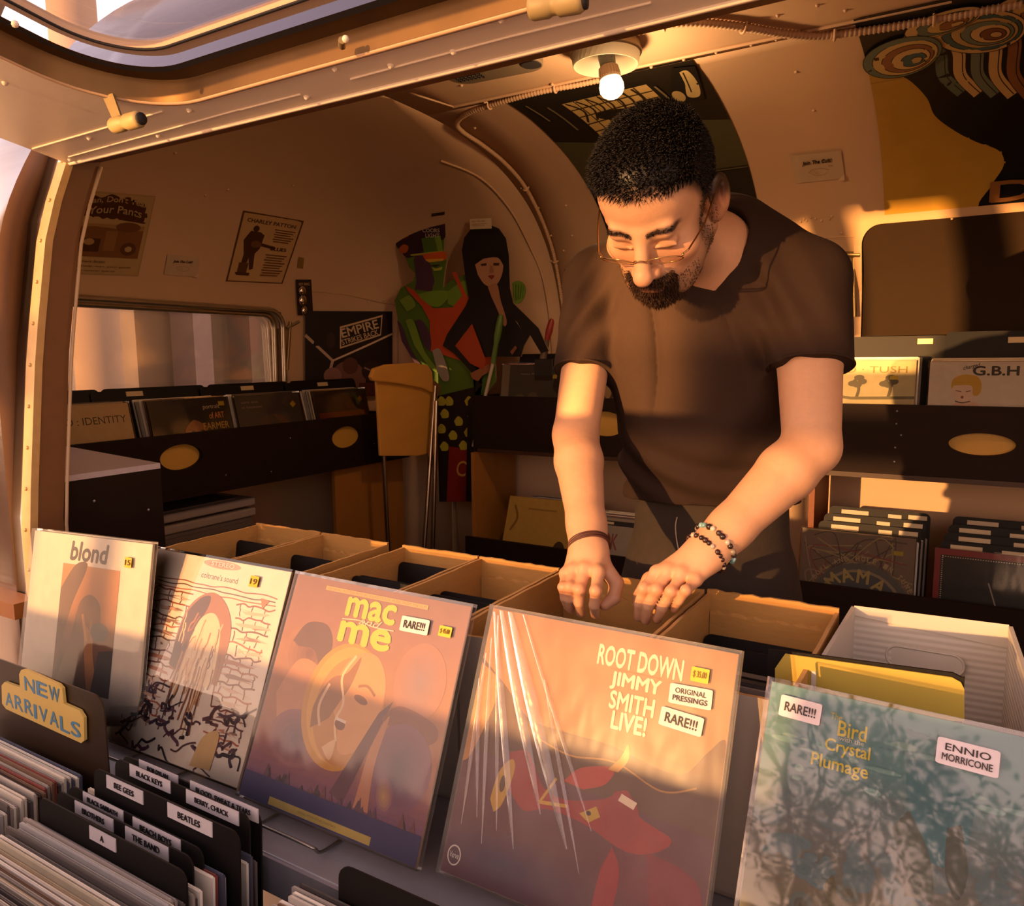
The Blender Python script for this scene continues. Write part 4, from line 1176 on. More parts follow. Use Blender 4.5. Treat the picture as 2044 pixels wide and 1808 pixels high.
A = Art().rect(0, 0, 1, 1, '#7a1a1c').rect(0.05, 0.0, 0.95, 0.94, '#0d0b09')
for i in range(40): A.ell(0.065, 0.93 - 0.02 * i, 0.006, 0.005, '#b9a58a', 6)
for i in range(44): A.ell(0.07 + 0.02 * i, 0.925, 0.006, 0.005, '#b9a58a', 6)
A.line([(0.44, 0.72), (0.54, 0.4), (0.60, 0.2)], 0.012, '#8a8074')
xr = onY(1864, 1120, yl).x
lp('black record sleeve with a beaded red border on the lower shelf', (xr, yl, ZL), EX, Rb, A, w=0.33, h=0.325, back='#2a0c0c', plastic=SLEEVE)
lowlab = [(0, 'behind the wheel-of-letters sleeve'), (1, 'behind the red-bordered sleeve')]
for k, where in lowlab:
    x0 = xm - 0.31 if k == 0 else xr + 0.01
    for i in range(4):
        divider('black filing card %s in the lower row %s' % (('first', 'second', 'third', 'last')[i], where), (x0 + 0.01 * i, yl + 0.03 + 0.035 * i, ZL), EX, Rb, 0.31, 0.342 + 0.020 * i,
                [('', 0.03 + 0.01 * (i % 2), 0.318 + 0.020 * i, 0.085, 0.014, '#000000', '#bfae92'), ('', 0.165 + 0.02 * (i % 2), 0.316 + 0.020 * i, 0.04 if k == 0 else 0.07, 0.013, '#000000', '#bfae92')] + ([('', 0.245, 0.318 + 0.02 * i, 0.055, 0.014, '#000000', '#bfae92')] if k == 0 else []))
    for i in range(3):
        for j in range(2):
            filed('record sleeve filed between black cards on the lower back shelf', 'records on the lower back shelf', (x0 + 0.16 + 0.01 * i, yl + 0.045 + 0.035 * i + 0.009 * j, ZL), EX, Rb, h=0.322)
# lower left compartment: a yellow sleeve and a leaning pack of records
lean2 = math.radians(20); Lb2 = Vector((0, math.sin(lean2), math.cos(lean2)))
xa = onY(992, 1010, BY - 0.06).x
A = Art().rect(0, 0, 1, 1, '#a8853a').line(sp2([(0.1, 0.9), (0.16, 0.75), (0.08, 0.6)]), 0.03, '#7a5a24').rect(0.3, 0.86, 0.7, 0.88, '#8a6a2c').ell(0.8, 0.4, 0.09, 0.14, '#3a2812')
lp('yellow record sleeve fronting the lower left compartment of the back shelf', (xa, BY - 0.078, ZL), EX, Lb2, A, w=0.33, h=0.36, back='#8a6a2c')
for i in range(18):
    filed('record sleeve leaning in the pack behind the yellow sleeve', 'leaning records in the lower left compartment', (xa + 0.19 + random.uniform(-0.01, 0.02), BY - 0.066 + 0.0095 * i, ZL), EX, Lb2, h=0.335, t=0.0045)
for i in range(10):
    filed('record sleeve leaning in the pack left of the trousers', 'leaning records in the middle compartment', (xa + 0.54 + random.uniform(-0.01, 0.02), BY - 0.05 + 0.012 * i, ZL), EX, Lb2, h=0.31, t=0.0045)
A = Art().rect(0, 0, 1, 1, '#8f8272').text('OK', 0.2, 0.6, 0.2, 0.2, '#7a3a34', bold=0.03).rect(0, 0.9, 1, 0.96, '#1a1410').rect(0.2, 0.915, 0.32, 0.945, '#c9b088')
lp('pale record sleeve with red letters left of the trousers', (xa + 0.38, BY - 0.064, ZL), EX, Lb2, A, w=0.31, back='#6a5e50')

# ------------------------------------------------ folding chair
ch = thing('folding_chair', 'golden plywood folding chair leaning against the end of the wall shelf', 'chair', (-2.0, 2.64, FLOOR))
def chpt(u, v, x=-2.06): return onX(u, v, x)
pts = [chpt(*p) for p in ((741, 752), (748, 735), (772, 727), (830, 724), (855, 729), (865, 745), (866, 800), (858, 850), (852, 905), (840, 900), (846, 800), (838, 772), (790, 762), (752, 760))]
mb = MB(); mb.prism([chpt(*p) for p in ((741, 752), (748, 735), (772, 727), (830, 724), (855, 729), (864, 742), (866, 785), (845, 775), (800, 766), (760, 762), (745, 760))], Vector((-0.02, 0, 0)))
mb.build('backrest', mat('honey_plywood', '#d69c48', rough=0.38, noise=0.12, nscale=6, stretch=(3, 1, 3)), ch, bevel=0.006)
mb = MB(); mb.prism([chpt(*p, -2.085) for p in ((752, 758), (845, 770), (866, 785), (862, 850), (856, 905), (835, 910), (760, 910))], Vector((-0.014, 0, 0)))
mb.build('seat', MATS['honey_plywood'], ch, bevel=0.004)
tubem = mat('chrome_tube', '#b9a68c', rough=0.25, metal=1.0)
for (a, b, x) in (((869, 770), (853, 1000), -2.05), ((871, 800), (866, 1000), -2.02), ((760, 800), (770, 1000), -2.11)):
    mb = MB(); p, q = chpt(*a, x), chpt(*b, x); q = p + (q - p) * ((FLOOR - p.z) / (q.z - p.z)); mb.tube([p, q], 0.010, 10); mb.build('leg', tubem, ch)

# ------------------------------------------------ standing card cutouts (plain figures)
def cutout(label, Y, outline, layers, foot):
    P = [onY(u, v, Y) for u, v in outline]
    o = thing('standing_cutout', label, 'cardboard cutout', (sum(p.x for p in P) / len(P), Y, FLOOR))
    mb = MB(); mb.prism([Vector((p.x, Y, p.z)) for p in P], Vector((0, 0.006, 0)), 0, lin('#9a8468'))
    A = Art(0.0006)
    for px, c in [(outline, layers[0])] + layers[1:]:
        A.poly([(onY(u, v, Y).x, onY(u, v, Y).z) for u, v in px], c)
    for vs, fs, c, k in A.items:
        mb.add([(p[0], Y - 0.0006 * k, p[1]) for p in vs], [tuple(reversed(f)) for f in fs], 0, c)
    mb.build('card', POSTER, o)
    mb = MB(); x = foot; z = min(p.z for p in P)
    mb.prism([(x - 0.03, Y + 0.0062, z + 0.3), (x - 0.03, Y + 0.0062, FLOOR), (x - 0.03, Y + 0.08, FLOOR)], (0.006, 0, 0), 0, lin('#9a8468')); mb.build('prop', POSTER, o)
    return o
def sm2(p, n=4): return sp2(p, n)
man_o = [(790, 470), (800, 462), (848, 444), (880, 440), (888, 452), (886, 500), (892, 520), (888, 540), (884, 575), (900, 560), (935, 545), (980, 550), (985, 620), (990, 760), (960, 800), (958, 1000), (880, 1000), (876, 800), (880, 770), (850, 745), (815, 690), (795, 640), (788, 600), (800, 575), (826, 560), (829, 545), (818, 535), (806, 505), (792, 495)]
ml = ['#4f6a22',
      ([(826, 520), (832, 560), (828, 578), (862, 582), (868, 560), (852, 500), (846, 470), (835, 480)], '#4a2f44'),
      (sm2([(790, 470), (800, 462), (848, 444), (884, 440), (889, 455), (886, 478), (850, 480), (845, 500), (815, 515), (800, 500), (791, 490)]), '#2f1626'),
      (sm2([(795, 468), (812, 461), (815, 472), (796, 479)]), '#a8521c'), (sm2([(797, 496), (806, 488), (816, 492), (812, 504), (800, 505)]), '#a8521c'),
      ([(842, 476), (876, 470), (884, 505), (848, 507)], '#47661e'), ([(868, 472), (880, 470), (886, 503), (876, 504)], '#6a8a2a'),
      ([(820, 508), (886, 500), (887, 503), (848, 509), (822, 511)], '#9a9a34'), (sm2([(844, 508), (886, 502), (893, 512), (888, 520), (870, 522), (852, 522)]), '#c0521a'), ([(850, 518), (888, 516), (885, 521), (858, 524)], '#c99a2c'),
      (sm2([(864, 533), (872, 536), (884, 533), (882, 539), (868, 541)]), '#a3a83c'), (sm2([(858, 530), (880, 528), (872, 533)]), '#33241c'),
      (sm2([(834, 588), (870, 580), (900, 584), (880, 612), (852, 608)]), '#6b8a28'), (sm2([(896, 582), (930, 560), (936, 590), (915, 612), (896, 606)]), '#66842a'),
      ([(812, 570), (830, 580), (845, 598), (868, 616), (905, 614), (925, 590), (905, 545), (912, 542), (934, 590), (985, 620), (985, 740), (862, 700), (860, 640), (845, 612), (816, 580)], '#b0431c'),
      (sm2([(800, 600), (820, 590), (832, 610), (815, 622)]), '#6f8a30'), (sm2([(812, 640), (828, 640), (850, 700), (878, 740), (862, 735), (830, 690)]), '#6d8a2a'),
      (sm2([(832, 640), (845, 640), (862, 670), (862, 700), (850, 690)]), '#4a2f44'), (sm2([(796, 640), (805, 650), (825, 700), (855, 745), (835, 730), (805, 680)]), '#4a2f44'),
      (sm2([(866, 700), (882, 698), (900, 752), (888, 760), (876, 740)]), '#8f8478'),
      ([(876, 790), (960, 770), (958, 1000), (880, 1000)], '#1c1014'),
      ([(895, 1000), (900, 890), (945, 898), (950, 960), (940, 1000)], '#7a1c14')]
for (u, v) in ((890, 825), (918, 840), (884, 855), (907, 868), (938, 862), (890, 890), (928, 888), (945, 830), (900, 800), (940, 800), (885, 800)): ml.append((sm2([(u - 8, v), (u, v - 10), (u + 9, v - 3), (u + 8, v + 8), (u - 4, v + 9)], 3), '#a39a30'))
mc = cutout('card cutout of a green-tinted figure in cap, sunglasses and orange vest', 2.785, man_o, ml, -1.98)
mb = MB(); A = Art(0.0004)
p = onY(836, 462, 2.773); q = onY(880, 462, 2.773)
A.text('COORS', 0.05, 0.55, 0.85, 0.4, '#b8a890', bold=0.02, rot=0.0).text('LIGHT', 0.2, 0.0, 0.7, 0.42, '#b8a890', bold=0.02)
A.fill(mb, onY(842, 474, 2.771), (q - p), EZ, (q - p).length * 0.9, 0.040); mb.build('lettering', PRINT, mc)
mb = MB(); A = Art(0.0004).text('C', 0, 0, 1, 1, '#b88a3a', bold=0.01, shear=0.2); A.fill(mb, onY(912, 950, 2.769), EX, EZ, 0.055, 0.07); mb.build('lettering', PRINT, mc)

wo = [(922, 500), (927, 474), (940, 457), (958, 449), (976, 448), (996, 456), (1010, 476), (1016, 510), (1018, 575), (1024, 605), (1045, 625), (1075, 655), (1095, 700), (1080, 705), (1058, 668), (1046, 690), (1040, 712), (952, 712), (948, 790), (946, 1000), (930, 1000), (934, 800), (962, 768), (930, 730), (906, 705), (884, 690), (892, 668), (930, 610), (936, 595), (930, 560)]
wl_ = ['#170d09',
       (sm2([(948, 525), (966, 510), (990, 508), (1004, 522), (1003, 545), (994, 565), (980, 572), (966, 566), (954, 548)]), '#a8795c'),
       (sm2([(974, 572), (992, 566), (1000, 600), (1012, 640), (1006, 650), (994, 620), (982, 594)]), '#9a6a4c'),
       (sm2([(946, 530), (956, 508), (976, 502), (1000, 506), (1006, 530), (994, 514), (966, 516)]), '#120a07'),
       (sm2([(974, 551), (982, 549), (988, 551), (982, 558)], 3), '#7a2a1c'), ([(960, 527), (972, 525), (972, 530), (962, 531)], '#3a2018'), ([(986, 525), (998, 525), (997, 530), (986, 530)], '#3a2018'),
       ([(980, 530), (984, 530), (987, 544), (979, 545)], '#8f6248'),
       (sm2([(940, 745), (962, 734), (982, 726), (984, 738), (964, 750), (956, 760), (944, 755)]), '#8f5a3c'),
       ([(910, 690), (944, 646), (972, 720), (966, 738), (940, 725)], '#a03d18'),
       ([(1020, 702), (1030, 690), (1034, 694), (1024, 708)], '#7a4a34'),
       (sm2([(1030, 640), (1036, 645), (1042, 660), (1040, 654)], 3), '#8a7a70')]
wc = cutout('card cutout of a dark-haired figure in a long black dress', 2.765, wo, wl_, -1.845)
hand = [onY(u, v, 2.750) for u, v in sm2([(1022, 565), (1034, 560), (1046, 568), (1048, 585), (1040, 602), (1028, 606), (1024, 590)])]
mb = MB(); mb.prism(hand, (0, 0.006, 0), 0, lin('#5f7a28'))
for k in range(4): mb.tube([onY(1026 + 6 * k, 566 + k, 2.748), onY(1028 + 4 * k, 600 - 2 * k, 2.748)], 0.004, 6, 0, lin('#54701f'))
mb.build('hand', POSTER, mc)
# card tucked in over the cutout's hair
mb = MB(); a = onY(938, 437, 2.745); b = onY(981, 435, 2.745); w = (b - a).length
Art(0.0004).rect(0, 0, 1, 1, '#bfa98a').text('NOT FOR SALE', 0.1, 0.66, 0.6, 0.16, '#4a3826').rect(0.1, 0.45, 0.8, 0.5, '#8a745a').rect(0.1, 0.3, 0.7, 0.35, '#8a745a').fill(mb, a - EZ * 0.042, b - a, EZ, w, 0.042)
mb.slab(a - EZ * 0.042, b - a, EZ, w, 0.042, 0.001, 0, lin('#bfa98a'))
tag(mb.build('paper_card', PRINT), 'small white printed card pinned above the black-dressed cutout', 'card')

# long-handled brush with green grip, red-handled brush
br = thing('long_handled_brush', 'white pole with a green grip standing in front of the cutouts', 'brush', onY(960, 800, 2.735))
t0, t1, t2 = onY(1000, 628, 2.735), onY(984, 725, 2.735), onY(962, 818, 2.735); t2 = t1 + (t2 - t1) * ((-0.385 - t1.z) / (t2.z - t1.z))
mb = MB(); mb.tube([t0, t0 + (t1 - t0) * 0.08, t0 + (t1 - t0) * 0.3, t0 + (t1 - t0) * 0.45, t0 + (t1 - t0) * 0.6, t1], [0.009, 0.013, 0.0155, 0.015, 0.011, 0.0115], 12); mb.build('grip', mat('green_grip', '#4e6a1c', rough=0.45), br)
mb = MB(); mb.tube([t1, t2], 0.0075, 10); mb.build('pole', mat('white_pole', '#b9a896', rough=0.4), br)
rb = thing('record_brush', 'red-handled brush standing on the back shelf beside the shirt sleeve', 'brush', onY(1094, 712, 2.78))
a, b, c = onY(1102, 636, 2.78), onY(1092, 678, 2.78), onY(1084, 716, 2.78)
mb = MB(); mb.tube([a, a + (b - a) * 0.15, a + (b - a) * 0.6, b], [0.006, 0.0125, 0.0145, 0.011], 12); mb.build('handle', mat('red_handle', '#8a2416', rough=0.4), rb)
mb = MB(); mb.tube([b, c], [0.011, 0.016], 12); mb.build('ferrule', mat('dull_ferrule', '#5a4632', rough=0.5), rb)
mb = MB(); c2 = Vector((c.x, c.y, c.z)); mb.span((c.x - 0.03, c.y - 0.02, ZT + 0.002), (c.x + 0.055, c.y + 0.03, c.z)); mb.build('stand', mat('black_stand', '#140d09', rough=0.5), rb, bevel=0.003)

# ---------------------------------------------------------------- steel counter in the opening
CZ = -0.622
ct = thing('steel_counter', 'grey steel counter along the opening under the displayed records', 'counter', (-0.2, 0.9, CZ))
mb = MB(); mb.span((-1.497, 0.612, CZ - 0.006), (1.3, 1.20, CZ)); mb.build('top_sheet', steel, ct, bevel=0.002)
mb = MB(); mb.span((-1.497, 0.608, CZ - 0.05), (1.3, 0.612, CZ - 0.0015)); mb.build('front_lip', steel, ct)
mb = MB(); mb.span((-1.45, 0.82, CZ - 0.30), (1.3, 0.84, CZ - 0.006)); mb.span((-1.45, 1.16, FLOOR), (1.3, 1.18, CZ - 0.006))
mb.build('support', shelfwood, ct)

def strips(A, u0, v0, u1, v1, cols, n=28):
    """printed colour blend from bottom to top"""
    A.n += 1
    for i in range(n):
        t = (i + 0.5) / n * (len(cols) - 1); k = min(int(t), len(cols) - 2); f = t - k
        c0, c1 = lin(cols[k]), lin(cols[k + 1])
        c = tuple(a + (b - a) * f for a, b in zip(c0, c1))
        A.items.append(([(u0, v0 + (v1 - v0) * i / n), (u1, v0 + (v1 - v0) * i / n), (u1, v0 + (v1 - v0) * (i + 1) / n), (u0, v0 + (v1 - v0) * (i + 1) / n)], [(0, 1, 2, 3)], c, A.n))
def blend_ell(A, u, v, ru, rv, c0, c1, n=7, rot=0.0):
    """soft round shape: rings from c0 (rim) to c1 (middle)"""
    a, b = lin(c0), lin(c1)
    for i in range(n):
        f = i / (n - 1); s = 1 - 0.85 * f
        A.n += 1
        pts = []
        for k in range(26):
            t = 2 * math.pi * k / 26; x, y = ru * s * math.cos(t), rv * s * math.sin(t)
            pts.append((u + x * math.cos(rot) - y * math.sin(rot), v + x * math.sin(rot) + y * math.cos(rot)))
        A.items.append((pts, [tuple(range(26))], tuple(p + (q - p) * f for p, q in zip(a, b)), A.n))

LEANV = Vector((0, 0.408, 0.913)).normalized()
def stick(root, BL, a, b, w, u, v, du, dv, text, paper='#d9cfc6', ink='#2a2320', rot=0.0, two=None, hand=False, name='price_sticker', fh=0.5):
    a, b = Vector(a).normalized(), Vector(b).normalized(); n = a.cross(b)
    o0 = Vector(BL) + a * (u * w) + b * (v * w) + n * 0.0052
    A = Art(0.0003)
    pts = [(0.5 + x / 1.0, 0.5 + y / 1.0) for x, y in rrect(1, 1, 0.08, 3)]
    A.poly(pts, paper)
    if two:
        A.text(text, 0.14, 0.56, 0.72, 0.26, ink, bold=0.02).text(two, 0.1, 0.18, 0.8, 0.26, ink, bold=0.02)
    elif text:
        A.text(text, 0.13, 0.5 - fh / 2, 0.74, fh, ink, bold=0.025 if not hand else 0.01)
    c, s = math.cos(rot), math.sin(rot)
    a2, b2 = a * c + b * s, b * c - a * s
    mb = MB(); A.fill(mb, o0, a2, b2, du * w, dv * w)
    return mb.build(name, PRINT, root)

WRINK = clear_mat('wrinkled_sleeve', '#fbf6f0', rough=0.3, fac=0.7, bump=0.45, bscale=9.0, stretch=(1.0, 1.0, 0.22), haze=0.03)
SOFT = clear_mat('soft_sleeve', '#fbf7f2', rough=0.08, fac=0.95, bump=0.22, bscale=6.0, stretch=(1.0, 1.0, 0.3), haze=0.03)
GLOSS = clear_mat('glossy_sleeve', '#fbf8f5', rough=0.03, fac=1.6, bump=0.06, bscale=5.0)

# ---- 1: white sleeve with a brown picture
A = Art(0.0002); strips(A, 0, 0, 1, 1, ['#cfc4b4', '#d8cdbb', '#e0d5c2'])
A.text('blond', 0.345, 0.865, 0.315, 0.10, '#33241d', bold=0.05, shear=0.12)
A.n += 0; strips(A, 0.29, 0.17, 0.77, 0.84, ['#2a211b', '#4a3020', '#7a4a24', '#a86a30', '#b87a3c'])
A.poly(sp2([(0.29, 0.17), (0.34, 0.4), (0.40, 0.62), (0.50, 0.84), (0.40, 0.84), (0.29, 0.70)]), '#5a371c')
A.poly(sp2([(0.31, 0.17), (0.42, 0.47), (0.46, 0.6), (0.6, 0.60), (0.66, 0.52), (0.62, 0.40), (0.64, 0.30), (0.70, 0.17)]), '#5f3c20')
blend_ell(A, 0.55, 0.58, 0.10, 0.11, '#6d4423', '#8a5a2e', 5)
A.poly(sp2([(0.5, 0.55), (0.53, 0.46), (0.55, 0.34), (0.60, 0.17), (0.68, 0.17), (0.62, 0.36), (0.60, 0.48), (0.57, 0.5)]), '#9a642f')
A.line([(0.50, 0.58), (0.55, 0.44)], 0.02, '#b0763a').line([(0.58, 0.56), (0.57, 0.44)], 0.018, '#8f5c2c').ell(0.65, 0.50, 0.07, 0.05, '#4c4844').poly([(0.62, 0.17), (0.77, 0.17), (0.77, 0.42), (0.66, 0.40)], '#2c2620')
a = (onY(310, 1077, 0.742) - onY(68, 1049, 0.718)).normalized()
TLb = onY(68, 1049, 0.718); b = (Vector((0, 0.20, 0.98))); b = (b - a * b.dot(a)).normalized()
BLb = TLb - b * 0.318
r1 = lp('white record sleeve titled blond at the left end of the counter', BLb + a * 0.004, a, b, A, plastic=SOFT, back='#c8bda8')
stick(r1, BLb, a, b, 0.31, 0.83, 0.865, 0.055, 0.055, '15', '#c9a21c', '#5a3f10')

# ---- 2: white sleeve with a painted brick wall and an arch of long strokes
A = Art(0.0002); A.rect(0, 0, 1, 1, '#e2d7c4')
R2 = random.Random(4)
blend_ell(A, 0.52, 0.975, 0.14, 0.022, '#d49a84', '#c04438', 4); A.text('STEREO', 0.44, 0.965, 0.17, 0.022, '#e8d8c8', bold=0.02)
A.text("coltrane's sound", 0.39, 0.895, 0.27, 0.03, '#43302a', bold=0.01)
def wob(u0, v0, u1, v1, n=7, j=0.010):
    return sp2([(u0 + (u1 - u0) * i / n + R2.uniform(-j, j), v0 + (v1 - v0) * i / n + R2.uniform(-j, j)) for i in range(n + 1)], 3)
inks = ['#8a4a34', '#5a3a34', '#a86048', '#6a3e3a', '#3f2c30']
for k in range(3): A.line(wob(0.05, 0.86 - 0.02 * k, 0.95, 0.865 - 0.022 * k, 12, 0.006), 0.006, inks[k])
for row in range(11):
    v = 0.80 - row * 0.062
    for (u0, u1) in ((0.05, 0.36), (0.70, 0.95)):
        A.line(wob(u0, v, u1, v + R2.uniform(-0.01, 0.01)), 0.008, R2.choice(inks[:4]))
        for q in range(3):
            uu = u0 + (u1 - u0) * (q + 0.5 * (row % 2) + 0.3) / 3
            A.line(wob(uu, v, uu + R2.uniform(-0.01, 0.01), v - 0.058, 4, 0.006), 0.007, R2.choice(inks[:4]))
        for q in range(3): A.poly(sp2([(R2.uniform(u0, u1) + 0.02 * math.cos(t), v - 0.03 + 0.012 * math.sin(t)) for t in (0, 1.6, 3.1, 4.7)], 2), R2.choice(['#c9a08a', '#b57a60', '#d0b49c', '#8a6a60']))
A.poly(sp2([(0.34, 0.42), (0.33, 0.62), (0.38, 0.76), (0.50, 0.83), (0.62, 0.79), (0.70, 0.68), (0.71, 0.52), (0.70, 0.40)]), '#9a6440')
A.poly(sp2([(0.33, 0.44), (0.345, 0.66), (0.42, 0.78), (0.5, 0.81), (0.5, 0.74), (0.44, 0.62), (0.40, 0.42)]), '#4a2f2c')
A.poly(sp2([(0.42, 0.40), (0.44, 0.6), (0.48, 0.70), (0.56, 0.73), (0.63, 0.66), (0.66, 0.5), (0.66, 0.38)]), '#e0c8a0')
for k in range(46):
    u = R2.uniform(0.36, 0.68); v0 = R2.uniform(0.45, 0.73); ln = R2.uniform(0.08, 0.34)
    A.line(wob(u, v0, u + R2.uniform(-0.05, 0.03), v0 - ln, 5, 0.005), R2.uniform(0.004, 0.011), R2.choice(['#8a5030', '#c08a58', '#5a3a34', '#d8b080', '#a8683c', '#6a4438']))
for k in range(60):
    u, v = R2.uniform(0.05, 0.95), R2.uniform(0.03, 0.33)
    A.line(wob(u, v, u + R2.uniform(-0.16, 0.16), v + R2.uniform(-0.09, 0.09), 4, 0.022), R2.uniform(0.006, 0.018), R2.choice(['#2f2430', '#3f3040', '#5a3a4a', '#4a2a30', '#241c28']))
A.poly(sp2([(0.66, 0.02), (0.70, 0.16), (0.80, 0.2), (0.80, 0.03)]), '#cfae78').poly([(0.85, 0.85), (0.91, 0.845), (0.875, 0.80)], '#b0703a')
a2 = Vector((math.cos(0.03), math.sin(0.03), 0)); b2 = Vector((0, math.sin(0.40), math.cos(0.40))); b2 = (b2 - a2 * b2.dot(a2)).normalized()
BL2 = Vector((-1.183, 0.666, -0.606))
r2 = lp('white record sleeve with a painted brick wall second from the left on the counter', BL2 + a2 * 0.004, a2, b2, A, plastic=GLOSS, back='#c8bda8')
stick(r2, BL2, a2, b2, 0.31, 0.77, 0.895, 0.06, 0.055, '19', '#c9a21c', '#5a3f10')

# ---- 3: film soundtrack: moon, big yellow title, blue foot
A = Art(0.0002); strips(A, 0, 0.1, 1, 1, ['#6a4262', '#925c56', '#a06a4a', '#9a6b50', '#94675a', '#886254'])
blend_ell(A, 0.20, 0.66, 0.16, 0.15, '#9a6c56', '#6f4640', 6); A.poly(sp2([(0.06, 0.46), (0.14, 0.62), (0.26, 0.62), (0.30, 0.54), (0.22, 0.38), (0.1, 0.36)]), '#b57c5a')
A.poly(sp2([(0.08, 0.70), (0.14, 0.79), (0.26, 0.80), (0.32, 0.72), (0.29, 0.60), (0.22, 0.68), (0.12, 0.68)]), '#5f4240')
blend_ell(A, 0.24, 0.30, 0.16, 0.12, '#8a5a64', '#54405c', 6)
A.ell(0.455, 0.485, 0.225, 0.265, '#c08a34', 40).ell(0.465, 0.49, 0.205, 0.245, '#cf9a42', 40).ell(0.49, 0.47, 0.185, 0.225, '#b98040', 40)
A.poly(sp2([(0.38, 0.5), (0.40, 0.60), (0.46, 0.70), (0.58, 0.72), (0.66, 0.62), (0.66, 0.46), (0.60, 0.34), (0.50, 0.30), (0.46, 0.40)]), '#cd925c')
A.poly(sp2([(0.31, 0.36), (0.30, 0.46), (0.36, 0.58), (0.44, 0.62), (0.50, 0.70), (0.48, 0.58), (0.44, 0.50), (0.40, 0.42)]), '#8a5a34').line(sp2([(0.47, 0.70), (0.42, 0.60), (0.46, 0.5), (0.44, 0.42), (0.47, 0.34)]), 0.012, '#e0c098').line(sp2([(0.36, 0.56), (0.33, 0.46), (0.36, 0.38)]), 0.014, '#d0b090')
A.ell(0.55, 0.53, 0.04, 0.016, '#7a4a2c', rot=-0.2).ell(0.47, 0.41, 0.03, 0.022, '#6a3424', rot=-0.2).line([(0.44, 0.43), (0.50, 0.425)], 0.012, '#e0d0c0').line(sp2([(0.52, 0.58), (0.57, 0.59), (0.62, 0.56)]), 0.012, '#8a5a34')
A.poly(sp2([(0.40, 0.3), (0.46, 0.26), (0.47, 0.34), (0.45, 0.34)]), '#d8b488').poly([(0.66, 0.5), (0.72, 0.56), (0.58, 0.12), (0.50, 0.14)], '#5a3a48')
blend_ell(A, 0.83, 0.66, 0.13, 0.16, '#a07060', '#8a7078', 6); A.poly(sp2([(0.68, 0.48), (0.76, 0.55), (0.94, 0.52), (0.97, 0.46), (0.88, 0.42), (0.74, 0.46)]), '#7a4a44')
blend_ell(A, 0.82, 0.32, 0.16, 0.17, '#7a5068', '#3c3458', 7); A.poly(sp2([(0.64, 0.12), (0.66, 0.36), (0.72, 0.5), (0.70, 0.3), (0.72, 0.12)]), '#b27a5c')
blend_ell(A, 0.78, 0.20, 0.05, 0.07, '#7a5068', '#b08a5c', 5, 0.4)
for k in range(26):
    u = 0.1 + 0.85 * R2.random(); hgt = R2.uniform(0.02, 0.06); A.poly([(u - 0.02, 0.10), (u, 0.11 + hgt), (u + 0.02, 0.10)], R2.choice(['#3a2a34', '#54364a', '#6a4044']))
A.rect(0, 0, 1, 0.112, '#2f2a5c').rect(0.185, 0.010, 0.765, 0.042, '#b9a24e').text('ORIGINAL MOTION PICTURE SOUNDTRACK', 0.36, 0.022, 0.22, 0.009, '#6a5a2a')
A.rect(0.20, 0.953, 0.79, 0.972, '#c7a05c').text('ORIGINAL MOTION PICTURE SOUNDTRACK MUSIC FROM THE FILM', 0.21, 0.957, 0.57, 0.011, '#8a6a3c')
A.text('mac', 0.352, 0.862, 0.275, 0.078, '#e0c62c', bold=0.075).text('me', 0.345, 0.748, 0.285, 0.084, '#e0c62c', bold=0.075).text('and', 0.44, 0.835, 0.13, 0.03, '#e0c8a8', shear=0.4).line(sp2([(0.34, 0.842), (0.44, 0.850), (0.52, 0.836), (0.64, 0.838)]), 0.005, '#e0c8a8')
BL3 = Vector((-0.853, 0.661, -0.6008))
r3 = lp('orange soundtrack record sleeve with big yellow title in the middle of the counter', BL3 + EX * 0.004, EX, LEANV, A, plastic=SOFT, back='#8a6a56')
stick(r3, BL3, EX, LEANV, 0.318, 0.672, 0.825, 0.145, 0.062, 'RARE!!!', '#d8ccc2', rot=0.02, name='rarity_sticker')
stick(r3, BL3, EX, LEANV, 0.318, 0.868, 0.838, 0.062, 0.042, '$ 45.00', '#c9b22c', '#8a6a1c')

# ---- 4: live album in wrinkled plastic
A = Art(0.0002); strips(A, 0, 0, 1, 1, ['#352240', '#42283c', '#502c34', '#5c342c', '#70452a', '#8f6238', '#9c7044', '#a07648', '#94683f'])
A.poly(sp2([(0, 0.80), (0.12, 0.72), (0.25, 0.62), (0.40, 0.605), (0.6, 0.60), (0.8, 0.565), (0.88, 0.58), (0.94, 0.66), (1.0, 0.70), (1, 0.40), (0.5, 0.42), (0, 0.46)]), '#553826')
A.poly([(0, 0.46), (1, 0.40), (1, 0), (0, 0)], '#58303a'); blend_ell(A, 0.25, 0.10, 0.30, 0.10, '#55303c', '#3e2848', 5); blend_ell(A, 0.8, 0.2, 0.2, 0.16, '#582c36', '#6a2030', 5)
A.poly(sp2([(0, 0.78), (0.1, 0.70), (0.04, 0.45), (0, 0.4)]), '#a8702c')
A.poly(sp2([(0.20, 0.48), (0.28, 0.50), (0.36, 0.40), (0.46, 0.38), (0.60, 0.42), (0.68, 0.47), (0.74, 0.40), (0.86, 0.36), (0.80, 0.30), (0.70, 0.28), (0.55, 0.32), (0.40, 0.33), (0.30, 0.30), (0.22, 0.36)]), '#8c2424')
A.poly(sp2([(0.44, 0.44), (0.50, 0.50), (0.62, 0.53), (0.60, 0.47), (0.52, 0.43)]), '#a83428').poly(sp2([(0.64, 0.46), (0.72, 0.44), (0.74, 0.34), (0.66, 0.30), (0.60, 0.36)]), '#86202a')
A.poly(sp2([(0.66, 0.28), (0.70, 0.2), (0.68, 0.02), (0.62, 0.02), (0.63, 0.2)]), '#8a2028').poly(sp2([(0.78, 0.30), (0.96, 0.26), (0.98, 0.1), (0.82, 0.14)]), '#76202c')
